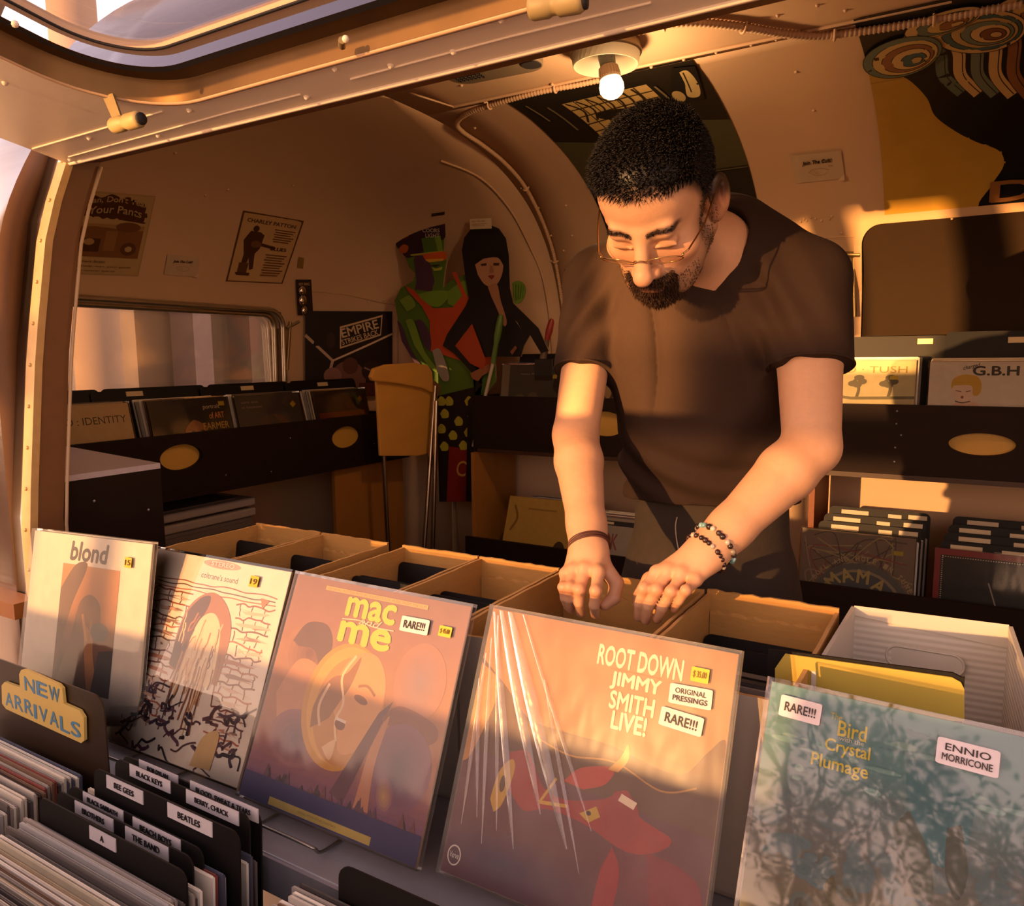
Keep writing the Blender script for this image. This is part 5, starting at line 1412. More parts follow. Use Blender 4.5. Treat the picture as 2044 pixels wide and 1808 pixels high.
A.poly(sp2([(0.155, 0.30), (0.17, 0.40), (0.215, 0.46), (0.235, 0.42), (0.21, 0.30), (0.18, 0.26)]), '#b08a2c').ell(0.195, 0.365, 0.012, 0.03, '#4a3018').poly([(0.655, 0.43), (0.715, 0.415), (0.725, 0.44), (0.665, 0.455)], '#d8c8b0')
A.line([(0.36, 0.345), (0.41, 0.44)], 0.010, '#b8902c').line([(0.36, 0.345), (0.47, 0.36)], 0.012, '#b8902c').poly([(0.52, 0.35), (0.58, 0.39), (0.60, 0.36), (0.56, 0.33)], '#b09030').ell(0.555, 0.36, 0.01, 0.008, '#3a2420')
A.line(sp2([(0.30, 0.56), (0.45, 0.53), (0.62, 0.55), (0.8, 0.50), (0.92, 0.54)]), 0.006, '#a8783c').poly(sp2([(0.60, 0.52), (0.64, 0.57), (0.66, 0.62), (0.67, 0.57), (0.64, 0.52)]), '#c08a3c')
A.text('ROOT DOWN', 0.492, 0.872, 0.325, 0.07, '#e6d6bc', bold=0.05).rect(0.555, 0.862, 0.74, 0.866, '#c06a40')
A.text('JIMMY', 0.558, 0.795, 0.19, 0.06, '#e6d6bc', bold=0.05).text('SMITH', 0.566, 0.728, 0.168, 0.06, '#e6d6bc', bold=0.05).text('LIVE!', 0.586, 0.660, 0.13, 0.06, '#e6d6bc', bold=0.05)
A.ell(0.050, 0.070, 0.030, 0.036, '#cfc4ba', 28).ell(0.050, 0.070, 0.025, 0.031, '#4c3040', 28).text('Verve', 0.031, 0.060, 0.040, 0.022, '#cfc4ba', shear=0.2)
BL4 = Vector((-0.517, 0.674, -0.602)); b4 = Vector((0, 0.400, 0.917)).normalized()
r4 = lp('large brown record sleeve in wrinkled plastic with white block title, nearest the middle', BL4 + EX * 0.004, EX, b4, A, plastic=WRINK, back='#8a6a56')
stick(r4, BL4, EX, b4, 0.318, 0.842, 0.858, 0.062, 0.048, '$ 35.00', '#c9b22c', '#8a6a1c')
stick(r4, BL4, EX, b4, 0.318, 0.778, 0.772, 0.148, 0.066, 'ORIGINAL', '#d8c4ba', rot=0.03, two='PRESSINGS', name='pressing_sticker')
stick(r4, BL4, EX, b4, 0.318, 0.755, 0.695, 0.15, 0.062, 'RARE!!!', '#d8c4ba', rot=-0.06, name='rarity_sticker')
# loose folds of plastic film fanning from the upper left corner
fold_m = clear_mat('film_fold', '#fff8f0', rough=0.3, fac=1.7, bump=0.2, bscale=20, haze=0.07)
n4 = EX.cross(b4)
mb = MB()
for (u0, v0, u1, v1, wd) in ((0.06, 0.97, 0.38, 0.30, 0.050), (0.10, 0.97, 0.50, 0.22, 0.060), (0.03, 0.96, 0.30, 0.16, 0.035), (0.05, 0.95, 0.22, 0.20, 0.020), (0.16, 0.97, 0.58, 0.30, 0.022), (0.03, 0.80, 0.07, 0.18, 0.018), (0.02, 0.70, 0.13, 0.22, 0.016), (0.30, 0.75, 0.56, 0.16, 0.014), (0.04, 0.86, 0.17, 0.14, 0.016)):
    L = 10; vs = []
    for i in range(L + 1):
        f = i / L; u = u0 + (u1 - u0) * f; v = v0 + (v1 - v0) * f; ww = wd * (math.sin(math.pi * (0.08 + 0.92 * f)) * 0.9 + 0.1) * 0.5
        c = BL4 + EX * (u * 0.318) + b4 * (v * 0.318) + n4 * 0.0042
        vs += [c - EX * (ww * 0.318), c + n4 * (0.0055 * math.sin(math.pi * f)), c + EX * (ww * 0.318)]
    fs = []
    for i in range(L): fs += [(3 * i, 3 * i + 1, 3 * i + 4, 3 * i + 3), (3 * i + 1, 3 * i + 2, 3 * i + 5, 3 * i + 4)]
    mb.add(vs, fs, 0, None, True)
mb.build('plastic_folds', fold_m, r4)

# ---- 5: teal soundtrack sleeve, right
A = Art(0.0002); strips(A, 0, 0, 1, 1, ['#5d5634', '#66603e', '#6a6656', '#5f6c70', '#4f7f86', '#5f949a'])
for k in range(170):
    u, v = R2.random(), R2.random() * 0.95
    blend_ell(A, u, v, R2.uniform(0.015, 0.05), R2.uniform(0.012, 0.04), R2.choice(['#5f6048', '#5c6a66']) if v < 0.45 else '#58727a', R2.choice(['#6f6a40', '#7a6a44', '#565236', '#6e7468', '#4a4634']) if v < 0.45 else R2.choice(['#5f7a80', '#6a7a7c', '#4a6a70']), 3) if v < 0.72 else A.ell(u, v, R2.uniform(0.01, 0.05), R2.uniform(0.004, 0.012), R2.choice(['#6a9a9a', '#4f7f86', '#77a09c']))
A.poly(sp2([(0.42, 0.86), (0.44, 0.70), (0.50, 0.60), (0.58, 0.62), (0.60, 0.80), (0.52, 0.88)]), '#3f7480').poly(sp2([(0.40, 0.66), (0.46, 0.52), (0.52, 0.50), (0.50, 0.62), (0.44, 0.72)]), '#52605a').poly(sp2([(0.54, 0.70), (0.545, 0.58), (0.58, 0.52), (0.60, 0.60), (0.575, 0.72)]), '#4e5a56')
blend_ell(A, 0.80, 0.30, 0.16, 0.22, '#465a58', '#3f3a42', 6)
A.text('The', 0.195, 0.925, 0.035, 0.020, '#b8ad3c', bold=0.01).text('Bird', 0.222, 0.880, 0.082, 0.045, '#d8c83a', bold=0.025).text('with the', 0.228, 0.866, 0.072, 0.014, '#c8d0c0', bold=0.01).text('Crystal', 0.190, 0.818, 0.130, 0.048, '#d8c83a', bold=0.02).text('Plumage', 0.155, 0.762, 0.165, 0.050, '#d8c83a', bold=0.02)
a5 = Vector((1, -0.02, -0.012)).normalized(); b5 = Vector((-0.03, 0.43, 0.90)); b5 = (b5 - a5 * b5.dot(a5)).normalized()
TL5 = onY(1535, 1342, 0.80); BL5 = TL5 - b5 * 0.318
r5 = lp('teal soundtrack record sleeve with yellow title at the right end of the counter', BL5 + a5 * 0.004, a5, b5, A, plastic=GLOSS, back='#5a6a6a')
stick(r5, BL5, a5, b5, 0.318, 0.050, 0.875, 0.126, 0.066, 'RARE!!!', '#d2c2c2', rot=-0.03, name='rarity_sticker', fh=0.42)
stick(r5, BL5, a5, b5, 0.318, 0.495, 0.850, 0.156, 0.074, 'ENNIO', '#cdc2c8', rot=-0.02, two='MORRICONE', hand=True, name='name_sticker')

# wire easels holding the displayed sleeves
wire = mat('grey_wire', '#8d8880', rough=0.35, metal=0.9)
def easel(BL, a, b, u, label, w=0.10):
    a = Vector(a).normalized(); b = Vector(b).normalized(); n = a.cross(b)
    c = Vector(BL) + a * (u * 0.318)
    zf = CZ + 0.004
    fwd = Vector((n.x, n.y, 0)).normalized()
    r = thing('wire_easel', label, 'stand', (c.x, c.y, CZ))
    mb = MB()
    base = Vector((c.x, c.y, c.z - 0.004))
    L, R = base - a * w / 2, base + a * w / 2
    bk = -fwd * 0.10
    up = b * 0.20
    path = [L + bk + Vector((0, 0, zf - L.z)), L + Vector((0, 0, zf - L.z)) + fwd * 0.008, L + fwd * 0.030, L + fwd * 0.040 + EZ * 0.010, R + fwd * 0.040 + EZ * 0.010, R + fwd * 0.030, R + Vector((0, 0, zf - R.z)) + fwd * 0.008, R + bk + Vector((0, 0, zf - R.z))]
    mb.tube(smooth_path(path, 5), 0.0022, 8); mb.build('lip_wire', wire, r)
    mb = MB(); nb = -n * 0.014
    mb.tube(smooth_path([L + nb, L + nb + up * 0.5, L + nb + up, R + nb + up, R + nb + up * 0.5, R + nb], 5), 0.0022, 8)
    top = (L + R) / 2 + nb + up
    mb.tube([top, top + bk * 0.9 + Vector((0, 0, zf - top.z))], 0.0022, 8); mb.build('back_wire', wire, r)
easel(BLb, a, Vector((0, 0.2, 0.98)), 0.5, 'thin wire easel under the white sleeve titled blond')
easel(BL2, a2, b2, 0.42, 'thin wire easel under the sleeve with the painted brick wall', 0.11)
easel(BL3, EX, LEANV, 0.38, 'thin wire easel with its lip showing under the orange soundtrack sleeve', 0.115)
easel(BL4, EX, b4, 0.5, 'thin wire easel under the sleeve in wrinkled plastic')
easel(BL5, a5, b5, 0.5, 'thin wire easel under the teal soundtrack sleeve')

# ---------------------------------------------------------------- boxes of singles
card_in = mat('brown_cardboard', '#b58644', rough=0.8, noise=0.12, nscale=30, stretch=(1, 1, 4), bump=0.08, bscale=60)
card_edge = mat('torn_card_edge', '#c89a5c', rough=0.85, noise=0.15, nscale=50)
card_grey = mat('grey_board', '#a79a8e', rough=0.75, noise=0.06, nscale=20)
white_card = mat('white_cardboard', '#c9bfae', rough=0.75, noise=0.04, nscale=20)
def open_box(label, x0, x1, y0, y1, ztop, zback, ms, seed):
    R = random.Random(seed); z0 = CZ + 0.001; t = 0.005
    r = thing('cardboard_box', label, 'box', ((x0 + x1) / 2, (y0 + y1) / 2, z0))
    mb = MB(); mb.span((x0, y0, z0), (x1, y1, z0 + t)); mb.build('bottom', ms[0], r)
    def wavy(p, q, zt, amp, inward, nm, m):
        n = 14; vs, fs = [], []
        P, Q = Vector(p), Vector(q); iv = Vector(inward) * t
        for i in range(n + 1):
            c = P + (Q - P) * (i / n); z = zt + (R.uniform(-amp, amp) if 0 < i < n else 0)
            vs += [(c.x, c.y, z0), (c.x, c.y, z), (c.x + iv.x, c.y + iv.y, z), (c.x + iv.x, c.y + iv.y, z0)]
        side, edge = [], []
        for i in range(n):
            k = 4 * i
            side += [(k, k + 1, k + 5, k + 4), (k + 2, k + 3, k + 7, k + 6)]; edge += [(k + 1, k + 2, k + 6, k + 5)]
        b_ = MB(); b_.add(vs, side, 0); b_.add(vs, edge, 1); b_.add(vs, [(3, 2, 1, 0), (4 * n, 4 * n + 1, 4 * n + 2, 4 * n + 3)], 0)
        return b_.build(nm, [m, ms[1]], r)
    wavy((x0, y1, 0), (x1, y1, 0), zback, 0.0013, (0, -1, 0), 'back_panel', ms[0])
    wavy((x0, y0, 0), (x1, y0, 0), ztop - 0.012, 0.001, (0, 1, 0), 'front_panel', ms[2])
    wavy((x0, y0 + t, 0), (x0, y1 - t, 0), ztop, 0.0008, (1, 0, 0), 'side_panel', ms[0])
    wavy((x1, y0 + t, 0), (x1, y1 - t, 0), ztop, 0.0008, (-1, 0, 0), 'side_panel', ms[0])
    # inner lining flap with a torn upper edge
    lf = MB(); n = 16; vs, fs = [], []
    for i in range(n + 1):
        x = x0 + t * 1.2 + (x1 - x0 - 2.4 * t) * i / n
        vs += [(x, y1 - t - 0.001, z0 + 0.01), (x, y1 - t - 0.001, zback - 0.032 + R.uniform(-0.004, 0.003)), (x, y1 - t - 0.004, zback - 0.034 + R.uniform(-0.003, 0.002)), (x, y1 - t - 0.004, z0 + 0.01)]
    for i in range(n):
        k = 4 * i; fs += [(k, k + 1, k + 5, k + 4), (k + 1, k + 2, k + 6, k + 5), (k + 2, k + 3, k + 7, k + 6)]
    lf.add(vs, fs); lf.build('lining', ms[0], r)
    return r
CB = (card_in, card_edge, card_grey)
boxes = [(-1.340, -1.148, 'leftmost brown cardboard box of singles behind the painted brick wall sleeve'), (-1.143, -0.968, 'second brown cardboard box of singles from the left'),
         (-0.930, -0.757, 'third brown cardboard box of singles from the left, behind the orange sleeve'), (-0.753, -0.592, 'brown cardboard box of singles just left of the hands'),
         (-0.588, -0.342, 'wide cardboard box the person is flipping through'), (-0.337, -0.150, 'brown cardboard box with a torn rim beside the white box')]
SG = ['#cfc6b8', '#e0d8cc', '#b8ae9e', '#d8cfbf', '#8a7a68', '#c4b49a', '#efe8dc', '#6a5a4c']
_sm = {}
def single(x, y, z0, ci, leanb, w=0.162):
    key = (ci, round(w, 3))
    if key not in _sm:
        mb = MB(); mb.box((0, 0, 0.089), (w, 0.0022, 0.178), None, 0, lin(SG[ci])); o = mb.build('single_sleeve', PRINT); _sm[key] = o.data; bpy.data.objects.remove(o)
    o = bpy.data.objects.new('single_sleeve', _sm[key]); COL.objects.link(o)
    b = Vector((0, math.sin(leanb), math.cos(leanb))); n = EX.cross(b)
    M = Matrix((EX, -n, b)).transposed().to_4x4(); M.translation = Vector((x, y, z0)); o.matrix_world = M
    return o
for i, (x0, x1, lab) in enumerate(boxes):
    yb, yf = 1.132, 0.825
    open_box(lab, x0, x1, yf, yb, -0.362, -0.358 if i != 5 else -0.356, CB, 10 + i)
    zb = CZ + 0.007; xc = (x0 + x1) / 2; wv = min(0.162, x1 - x0 - 0.016)
    names = ('in the leftmost box', 'in the second box from the left', 'in the third box from the left', 'in the box left of the hands', 'in the box under the hands', 'in the torn box beside the white one')
    dv = {0: (0.90, 1.03), 1: (0.91, 1.0), 2: (0.94, 0.955, 1.07), 3: (0.90, 0.93, 0.96), 4: (0.885, 0.90), 5: (0.93, 1.02, 1.06)}[i]
    for k, yy in enumerate(dv):
        wd = min(0.175, x1 - x0 - 0.014) if i != 4 else 0.205
        hd = 0.240 - 0.003 * k if i < 5 else 0.205
        divider('black card divider standing %s, %s' % (names[i], ('nearest the camera', 'behind the nearest', 'at the back')[k]), (xc - wd / 2, yy, zb), EX, Vector((0, 0.16, 0.987)), wd, hd, [], name='box_divider', r=0.012)
    ys = [0.86 + 0.0085 * k for k in range(28)]
    for k, yy in enumerate(ys):
        if any(abs(yy - d - 0.004) < 0.0075 for d in dv): continue
        if i == 4 and not (0.96 < yy): continue
        if i == 5 and k % 2: continue
        if i == 4:
            o = single(xc + random.uniform(-0.02, 0.02), yy, zb, random.choice([0, 1, 6, 6, 3]), 0.14)
        else:
            o = single(xc + random.uniform(-0.003, 0.003), yy, zb, random.randrange(len(SG)), 0.15, round(wv, 3))
        tag(o, 'seven inch single standing ' + names[i], 'record', 'singles ' + names[i])

# white box with an oval hand hold, yellow header card in front of it
wb = thing('cardboard_box', 'white corrugated box with an oval hand hold at the right', 'box', (-0.04, 1.02, CZ))
z0 = CZ + 0.001; zt = -0.362; t = 0.005
B0, B1 = Vector((-0.139, 1.172, zt)), Vector((0.056, 1.186, zt))
F0, F1 = Vector((-0.146, 0.90, zt)), Vector((0.074, 0.90, zt))
def wallq(p, q, h, th, nm, m=white_card):
    d = (q - p); nrm = Vector((d.y, -d.x, 0)).normalized() * th
    mb = MB(); lowp, lowq = Vector((p.x, p.y, z0)), Vector((q.x, q.y, z0))
    mb.add([lowp, lowq, q, p, lowp + nrm, lowq + nrm, q + nrm, p + nrm], [(0, 1, 2, 3), (7, 6, 5, 4), (3, 2, 6, 7), (0, 3, 7, 4), (2, 1, 5, 6), (1, 0, 4, 5)])
    return mb.build(nm, m, wb)
corr = bpy.data.materials.new('corrugated_white'); corr.use_nodes = True
n_, l_ = corr.node_tree.nodes, corr.node_tree.links; b_ = n_['Principled BSDF']; b_.inputs['Base Color'].default_value = lin('#cfc5b4') + (1,); b_.inputs['Roughness'].default_value = 0.75
tcn = n_.new('ShaderNodeTexCoord'); wv_ = n_.new('ShaderNodeTexWave'); wv_.bands_direction = 'Z'; wv_.inputs['Scale'].default_value = 34
bm_ = n_.new('ShaderNodeBump'); bm_.inputs['Strength'].default_value = 0.25; bm_.inputs['Distance'].default_value = 0.004
l_.new(tcn.outputs['Object'], wv_.inputs['Vector']); l_.new(wv_.outputs['Fac'], bm_.inputs['Height']); l_.new(bm_.outputs[0], b_.inputs['Normal'])
wallq(B0, B1, 0, t, 'back_panel', corr)
wallq(F0, B0, 0, t, 'side_panel'); wallq(B1, F1, 0, t, 'side_panel', corr)
wallq(F0 - EZ * 0.03, F1 - EZ * 0.03, 0, -t, 'front_panel')
mb = MB(); mb.add([Vector((p.x, p.y, z0 + 0.002)) for p in (F0, F1, B1, B0)], [(0, 1, 2, 3)]); mb.build('bottom', white_card, wb)
mb = MB(); hc = [onY(u, v, 1.1725) for u, v in ((1845, 1318), (1765, 1308), (1920, 1335))]
hx = (hc[2] - hc[1]).normalized(); hl = (hc[2] - hc[1]).length
ringo = [hc[0] + Vector((0, -0.002, 0)) + hx * p + EZ * q for p, q in rrect(hl, 0.030, 0.0149, 8)]
mb.tube(ringo, 0.0016, 6, closed=True); mb.build('hand_hold', white_card, wb)
mb = MB(); mb.prism([p - EZ * 0.0 + Vector((0, 0.0012, 0)) for p in ringo], (0, -0.0008, 0)); mb.build('hand_hold_flap', white_card, wb)
# pale lining strip folded over the back panel
mb = MB(); mb.add([B0 + Vector((0.004, -0.006, 0.002)), B1 + Vector((-0.004, -0.006, 0.002)), B1 + Vector((-0.004, -0.0075, -0.030)), B0 + Vector((0.004, -0.0075, -0.012))], [(0, 1, 2, 3)]); mb.build('folded_rim', white_card, wb)

yc_pts = [(1547, 1334), (1567, 1305), (1900, 1352), (1918, 1362), (1925, 1376), (1925, 1440), (1547, 1420)]
hd = thing('header_card', 'black divider carrying a yellow card behind the teal sleeve', 'divider', onY(1730, 1420, 0.905))
o0 = onY(1533, 1296, 0.905); o1 = onY(1926, 1352, 0.905)
mb = MB(); mb.prism([o0, onY(1560, 1298, 0.905), onY(1902, 1343, 0.905), onY(1920, 1352, 0.905), o1, Vector((o1.x, 0.905, CZ + 0.001)), Vector((o0.x, 0.905, CZ + 0.001))], (0, 0.003, 0)); mb.build('card', BLACKCARD, hd)
mb = MB(); mb.prism([onY(u, v, 0.901) for u, v in yc_pts], (0, 0.002, 0)); mb.build('yellow_card', mat('yellow_card', '#b8a040', rough=0.6, noise=0.06), hd)
# plastic wrapped bundle standing beside the torn box
pb = thing('plastic_packet', 'crumpled clear packet between the torn box and the teal sleeve', 'packet', (-0.20, 0.86, CZ))
mb = MB(); mb.slab(Vector((-0.235, 0.865, CZ + 0.001)), EX, Vector((0, 0.1, 0.99)), 0.075, 0.235, 0.012); mb.build('film', SOFT, pb)
mb = MB(); mb.slab(Vector((-0.232, 0.870, CZ + 0.001)), EX, Vector((0, 0.1, 0.99)), 0.069, 0.226, 0.005); mb.build('sleeves', mat('pale_sleeves', '#b9aea6', rough=0.5), pb)

# ---------------------------------------------------------------- bins of records in front of the counter
ZB = -0.905
GROUND = -1.75
tb = thing('bin_table', 'table carrying the record bins in front of the steel counter', 'table', (-0.7, 0.42, GROUND))
mb = MB(); mb.span((-1.75, 0.22, ZB - 0.045), (0.6, 0.606, ZB - 0.020)); mb.build('table_top', shelfwood, tb)
for (x, y) in ((-1.7, 0.25), (0.55, 0.25), (-1.7, 0.57), (0.55, 0.57)):
    mb = MB(); mb.span((x - 0.02, y - 0.02, GROUND), (x + 0.02, y + 0.02, ZB - 0.045)); mb.build('leg', shelfwood, tb)
redwood = mat('reddish_bin_board', '#6a3a20', rough=0.5, noise=0.25, nscale=8, stretch=(6, 1, 6))
def bin_box(label, x0, x1):
    r = thing('record_bin', label, 'bin', ((x0 + x1) / 2, 0.42, ZB - 0.02))
    mb = MB(); mb.span((x0, 0.23, ZB - 0.019), (x1, 0.605, ZB - 0.003)); mb.build('bottom', redwood, r)
    for x in (x0, x1 - 0.012):
        mb = MB(); mb.span((x, 0.23, ZB - 0.003), (x + 0.012, 0.605, ZB + 0.20)); mb.build('side_board', redwood, r)
    mb = MB(); mb.span((x0 + 0.012, 0.23, ZB - 0.003), (x1 - 0.012, 0.24, ZB + 0.12)); mb.build('front_board', redwood, r)
bin_box('reddish wooden bin holding the new arrivals', -1.44, -1.078)
bin_box('reddish wooden bin holding the alphabetical records', -1.066, -0.700)
bin_box('reddish wooden bin at the lower middle of the picture', -0.690, -0.325)

# new arrivals divider and its sign
nx0, nx1 = onY(0, 1310, 0.596).x - 0.035, onY(205, 1392, 0.596).x
na = divider('tall black divider with the hand painted sign', (nx0, 0.596, ZB), EX, EZ, nx1 - nx0, 0.425, [], r=0.022, cm=mat('brown_black_card', '#2a1a0d', rough=0.4, noise=0.3, nscale=10))
sg = thing('bin_sign', 'yellow stepped sign hand painted NEW ARRIVALS in blue', 'sign', onY(85, 1410, 0.59))
out = [(38, 1346), (42, 1337), (50, 1336), (117, 1366), (124, 1374), (127, 1404), (158, 1418), (167, 1432), (168, 1478), (162, 1483), (12, 1415), (4, 1404), (3, 1368), (9, 1361), (40, 1372)]
mb = MB(); mb.prism([onY(u, v, 0.590) for u, v in out], (0, 0.0045, 0)); mb.build('board', mat('sign_board', '#c9aa5c', rough=0.5, noise=0.06), sg)
A = Art(0.0003)
def onsign(u, v): p = onY(u, v, 0.590); return (p.x, p.z)
def painted(s, TL, TR, BL, bold):
    o0 = onY(*BL, 0.590); ax = onY(*TR, 0.590) - onY(*TL, 0.590); up = onY(*TL, 0.590) - o0
    mb = MB(); A = Art(0.0003)
    tot = sum(0.45 if c == 'I' else 1.0 for c in s); u = 0.0
    for i, c in enumerate(s):
        cw = (0.45 if c == 'I' else 1.0) / tot
        A.text(c, u + cw * 0.1, 0.04 * ((i * 7) % 3 - 1), cw * (0.80 if c != 'I' else 0.5), 0.95, '#4f7f9c', bold=bold); u += cw
    for vs, fs, cc, kk in A.items:
        mb.add([o0 + ax * p[0] + up * p[1] + Vector((0, -0.0006 * kk / A.n - 0.0003, 0)) for p in vs], fs, 0, cc)
    mb.build('lettering', PRINT, sg)
painted('NEW', (46, 1346), (121, 1376), (48, 1374), 0.03)
painted('ARRIVALS', (8, 1376), (162, 1444), (10, 1404), 0.02)

def row(x_r, y0, y1, n, group, label, ztop=-0.60, jx=0.012, jz=0.006, lean=0.05, w=0.308):
    for i in range(n):
        y = y0 + (y1 - y0) * i / max(n - 1, 1)
        filed(label, group, (x_r - w / 2 + random.uniform(-jx, jx * 0.3), y, ZB), EX, Vector((random.uniform(-0.006, 0.006), lean + random.uniform(-0.002, 0.002), 1)), w=w, h=0.305 + random.uniform(-jz, jz), t=0.0034)
row(-1.090, 0.300, 0.562, 62, 'records filed in the new arrivals bin', 'plain edged record sleeve filed in the new arrivals bin', jx=0.006)
row(-0.722, 0.300, 0.464, 42, 'records filed in front of the A card', 'record sleeve filed in front of the card lettered A', lean=0.06)
row(-0.722, 0.476, 0.486, 3, 'records filed behind the A card', 'record sleeve filed just behind the card lettered A')
row(-0.722, 0.507, 0.522, 4, 'records filed before the tall divider', 'record sleeve filed just before the tall middle divider')
row(-0.718, 0.543, 0.562, 6, 'records filed behind the tall divider', 'record sleeve filed just behind the tall middle divider')
BLK, PAP = '#2a2626', '#c2b8b8'
def bdiv(label, TLp, TRp, Y, tabs):
    p, q = onY(*TLp, Y), onY(*TRp, Y)
    w = (q - p).length; h = p.z - ZB + 0.0
    b = Vector((0, 0.05, 1)).normalized(); a = Vector((1, 0, 0))
    return divider(label, (p.x, Y - h * 0.05, ZB), a, b, w, h * b.length, [(s, u, h - v, tw, th, BLK, PAP) for s, u, v, tw, th in tabs], r=0.014)
bdiv('black divider with one white tab lettered A', (78, 1588), (372, 1752), 0.486, [('A', 0.115, 0.020, 0.055, 0.017)])
bdiv('first black divider behind the card lettered A, with two white tabs', (112, 1575), (385, 1726), 0.510, [('BROTHERS', 0.045, 0.018, 0.085, 0.017), ('THE BAND', 0.155, 0.019, 0.085, 0.018)])
bdiv('second black divider behind the card lettered A, partly covered by the first', (137, 1565), (405, 1708), 0.528, [('BLACK SABBATH', 0.035, 0.014, 0.090, 0.015), ('BEACH BOYS', 0.145, 0.018, 0.095, 0.018)])
bdiv('tall black divider in the middle of the alphabetical row, third behind the A card', (187, 1530), (478, 1680), 0.546, [('BEE GEES', 0.030, 0.020, 0.080, 0.018), ('BEATLES', 0.160, 0.020, 0.085, 0.019)])
bdiv('black divider second from the back of the alphabetical row', (229, 1511), (498, 1655), 0.574, [('BLACK KEYS', 0.035, 0.016, 0.088, 0.017), ('BERRY, CHUCK', 0.155, 0.018, 0.10, 0.018)])
bdiv('rearmost black divider of the alphabetical row, with the longest white tab', (244, 1505), (521, 1640), 0.592, [('BOB DYLAN', 0.040, 0.010, 0.085, 0.014), ('BLOOD, SWEAT & TEARS', 0.150, 0.013, 0.13, 0.018)])
bdiv('yellow-edged divider with a white tab at the lower left corner', (-260, 1640), (190, 1870), 0.315, [('E', 0.185, 0.017, 0.05, 0.014)])
p = onY(685, 1713, 0.585)
divider('black divider in the lower middle bin with a white tab at its right', (p.x, 0.560, ZB), EX, Vector((0, 0.05, 1)), 0.285, p.z - ZB, [('', 0.228, p.z - ZB - 0.03, 0.05, 0.018, BLK, PAP)])
row(-0.325, 0.330, 0.552, 52, 'records filed in the lower middle bin', 'record sleeve filed in the lower middle bin', ztop=-0.6, jx=0.012, w=0.306)
# clear sleeve standing at the end of the alphabetical row

# ---------------------------------------------------------------- outdoors
gm = MB(); gm.span((-9, -9, GROUND - 0.1), (5, 6, GROUND)); struct(gm.build('ground', mat('dusty_ground', '#c0a88c', rough=0.9, noise=0.2, nscale=3)))
# concrete yard wall seen through the end window
yw = MB(); yw.span((-6.2, 0.5, GROUND), (-6.0, 9.0, 1.6)); struct(yw.build('wall_outside', mat('grey_brown_concrete', '#8a7058', rough=0.85, noise=0.25, nscale=3, stretch=(1, 1, 0.35))))
def pillar(name, label, cat, u0, u1, col, x=-5.6, nz=0.2, z1=1.4):
    a, b = onX(u0, 690, x), onX(u1, 690, x)
    mb = MB(); mb.span((x - 0.3, a.y, GROUND), (x, b.y, z1))
    return tag(mb.build(name, mat(name + col, col, rough=0.85, noise=nz, nscale=4, stretch=(1, 1, 0.3), bump=0.2, bscale=12)), label, cat)
pillar('concrete_pillar', 'pale concrete pillar outside the left part of the end window', 'pillar', 158, 272, '#c9ab88')
pillar('concrete_pillar', 'mauve grey pillar outside the middle of the end window', 'pillar', 388, 424, '#8f7a78')
pillar('concrete_pillar', 'narrow brown pillar outside the right edge of the end window', 'pillar', 500, 535, '#7d6656')
pp = MB(); a = onX(147, 700, -5.5); pp.tube([(a.x, a.y, GROUND), (a.x, a.y, 1.5)], 0.05, 12); tag(pp.build('drain_pipe', mat('white_pipe', '#d8c8b4', rough=0.5)), 'white drain pipe outside the left edge of the end window', 'pipe')

def tree(name, label, base, h, rad, seed, levels=5, crown=True, group=None, spread=0.6, lf='#5d5a2c', nleaf=900):
    R = random.Random(seed); mb = MB(); tips = []
    def grow(p, d, L, r, k):
        q = p + d * L
        m = p + d * L * 0.5 + Vector((R.uniform(-1, 1), R.uniform(-1, 1), 0)) * L * 0.05
        mb.tube([p, m, q], [r, r * 0.86, r * 0.7], 6 if k < 3 else 4)
        if k >= levels: tips.append(q); return
        for _ in range(2 if k else 3):
            nd = (d + Vector((R.uniform(-1, 1), R.uniform(-1, 1), R.uniform(-0.3, 0.6))) * spread).normalized()
            grow(q, nd, L * R.uniform(0.6, 0.82), r * 0.66, k + 1)
        if k > 2: tips.append(q)
    grow(Vector(base), Vector((R.uniform(-0.08, 0.08), 0, 1)).normalized(), h, rad, 0)
    o = thing(name, label, 'tree', base, group)
    mb.build('trunk', mat('bark', '#6a5646', rough=0.9, noise=0.2, nscale=8), o)
    if crown:
        lb = MB()
        for i in range(nleaf):
            t = R.choice(tips); c = t + Vector((R.gauss(0, 0.16), R.gauss(0, 0.16), R.gauss(0, 0.14)))
            a = Vector((R.uniform(-1, 1), R.uniform(-1, 1), R.uniform(-1, 1))).normalized(); b = a.orthogonal().normalized(); s = R.uniform(0.03, 0.06)
            lb.add([c - a * s, c - b * s * 0.45, c + a * s, c + b * s * 0.45], [(0, 1, 2, 3)])
        f = lb.build('foliage', mat('leaf' + lf, lf, rough=0.7, noise=0.3, nscale=4), o)
    return o
# tree seen past the flap's window, above the trailer's roof
tq = Vector(ray(40, 20)) * 5.2
tree('bare_tree', 'bare branched tree outside the top left corner above the flap', (tq.x, tq.y, GROUND), 2.1, 0.07, 3, levels=6, crown=False, spread=0.7)
a = Vector(ray(142, 40)) * 4.4
mb = MB(); mb.tube([(a.x, a.y, GROUND), (a.x + 0.02, a.y, 1.0), (a.x, a.y, 4.2)], [0.135, 0.13, 0.125], 14)
tag(mb.build('utility_pole', mat('weathered_pole', '#b39a88', rough=0.85, noise=0.2, nscale=5, stretch=(1, 1, 0.2))), 'weathered pole outside the top left seen through the flap window', 'pole')
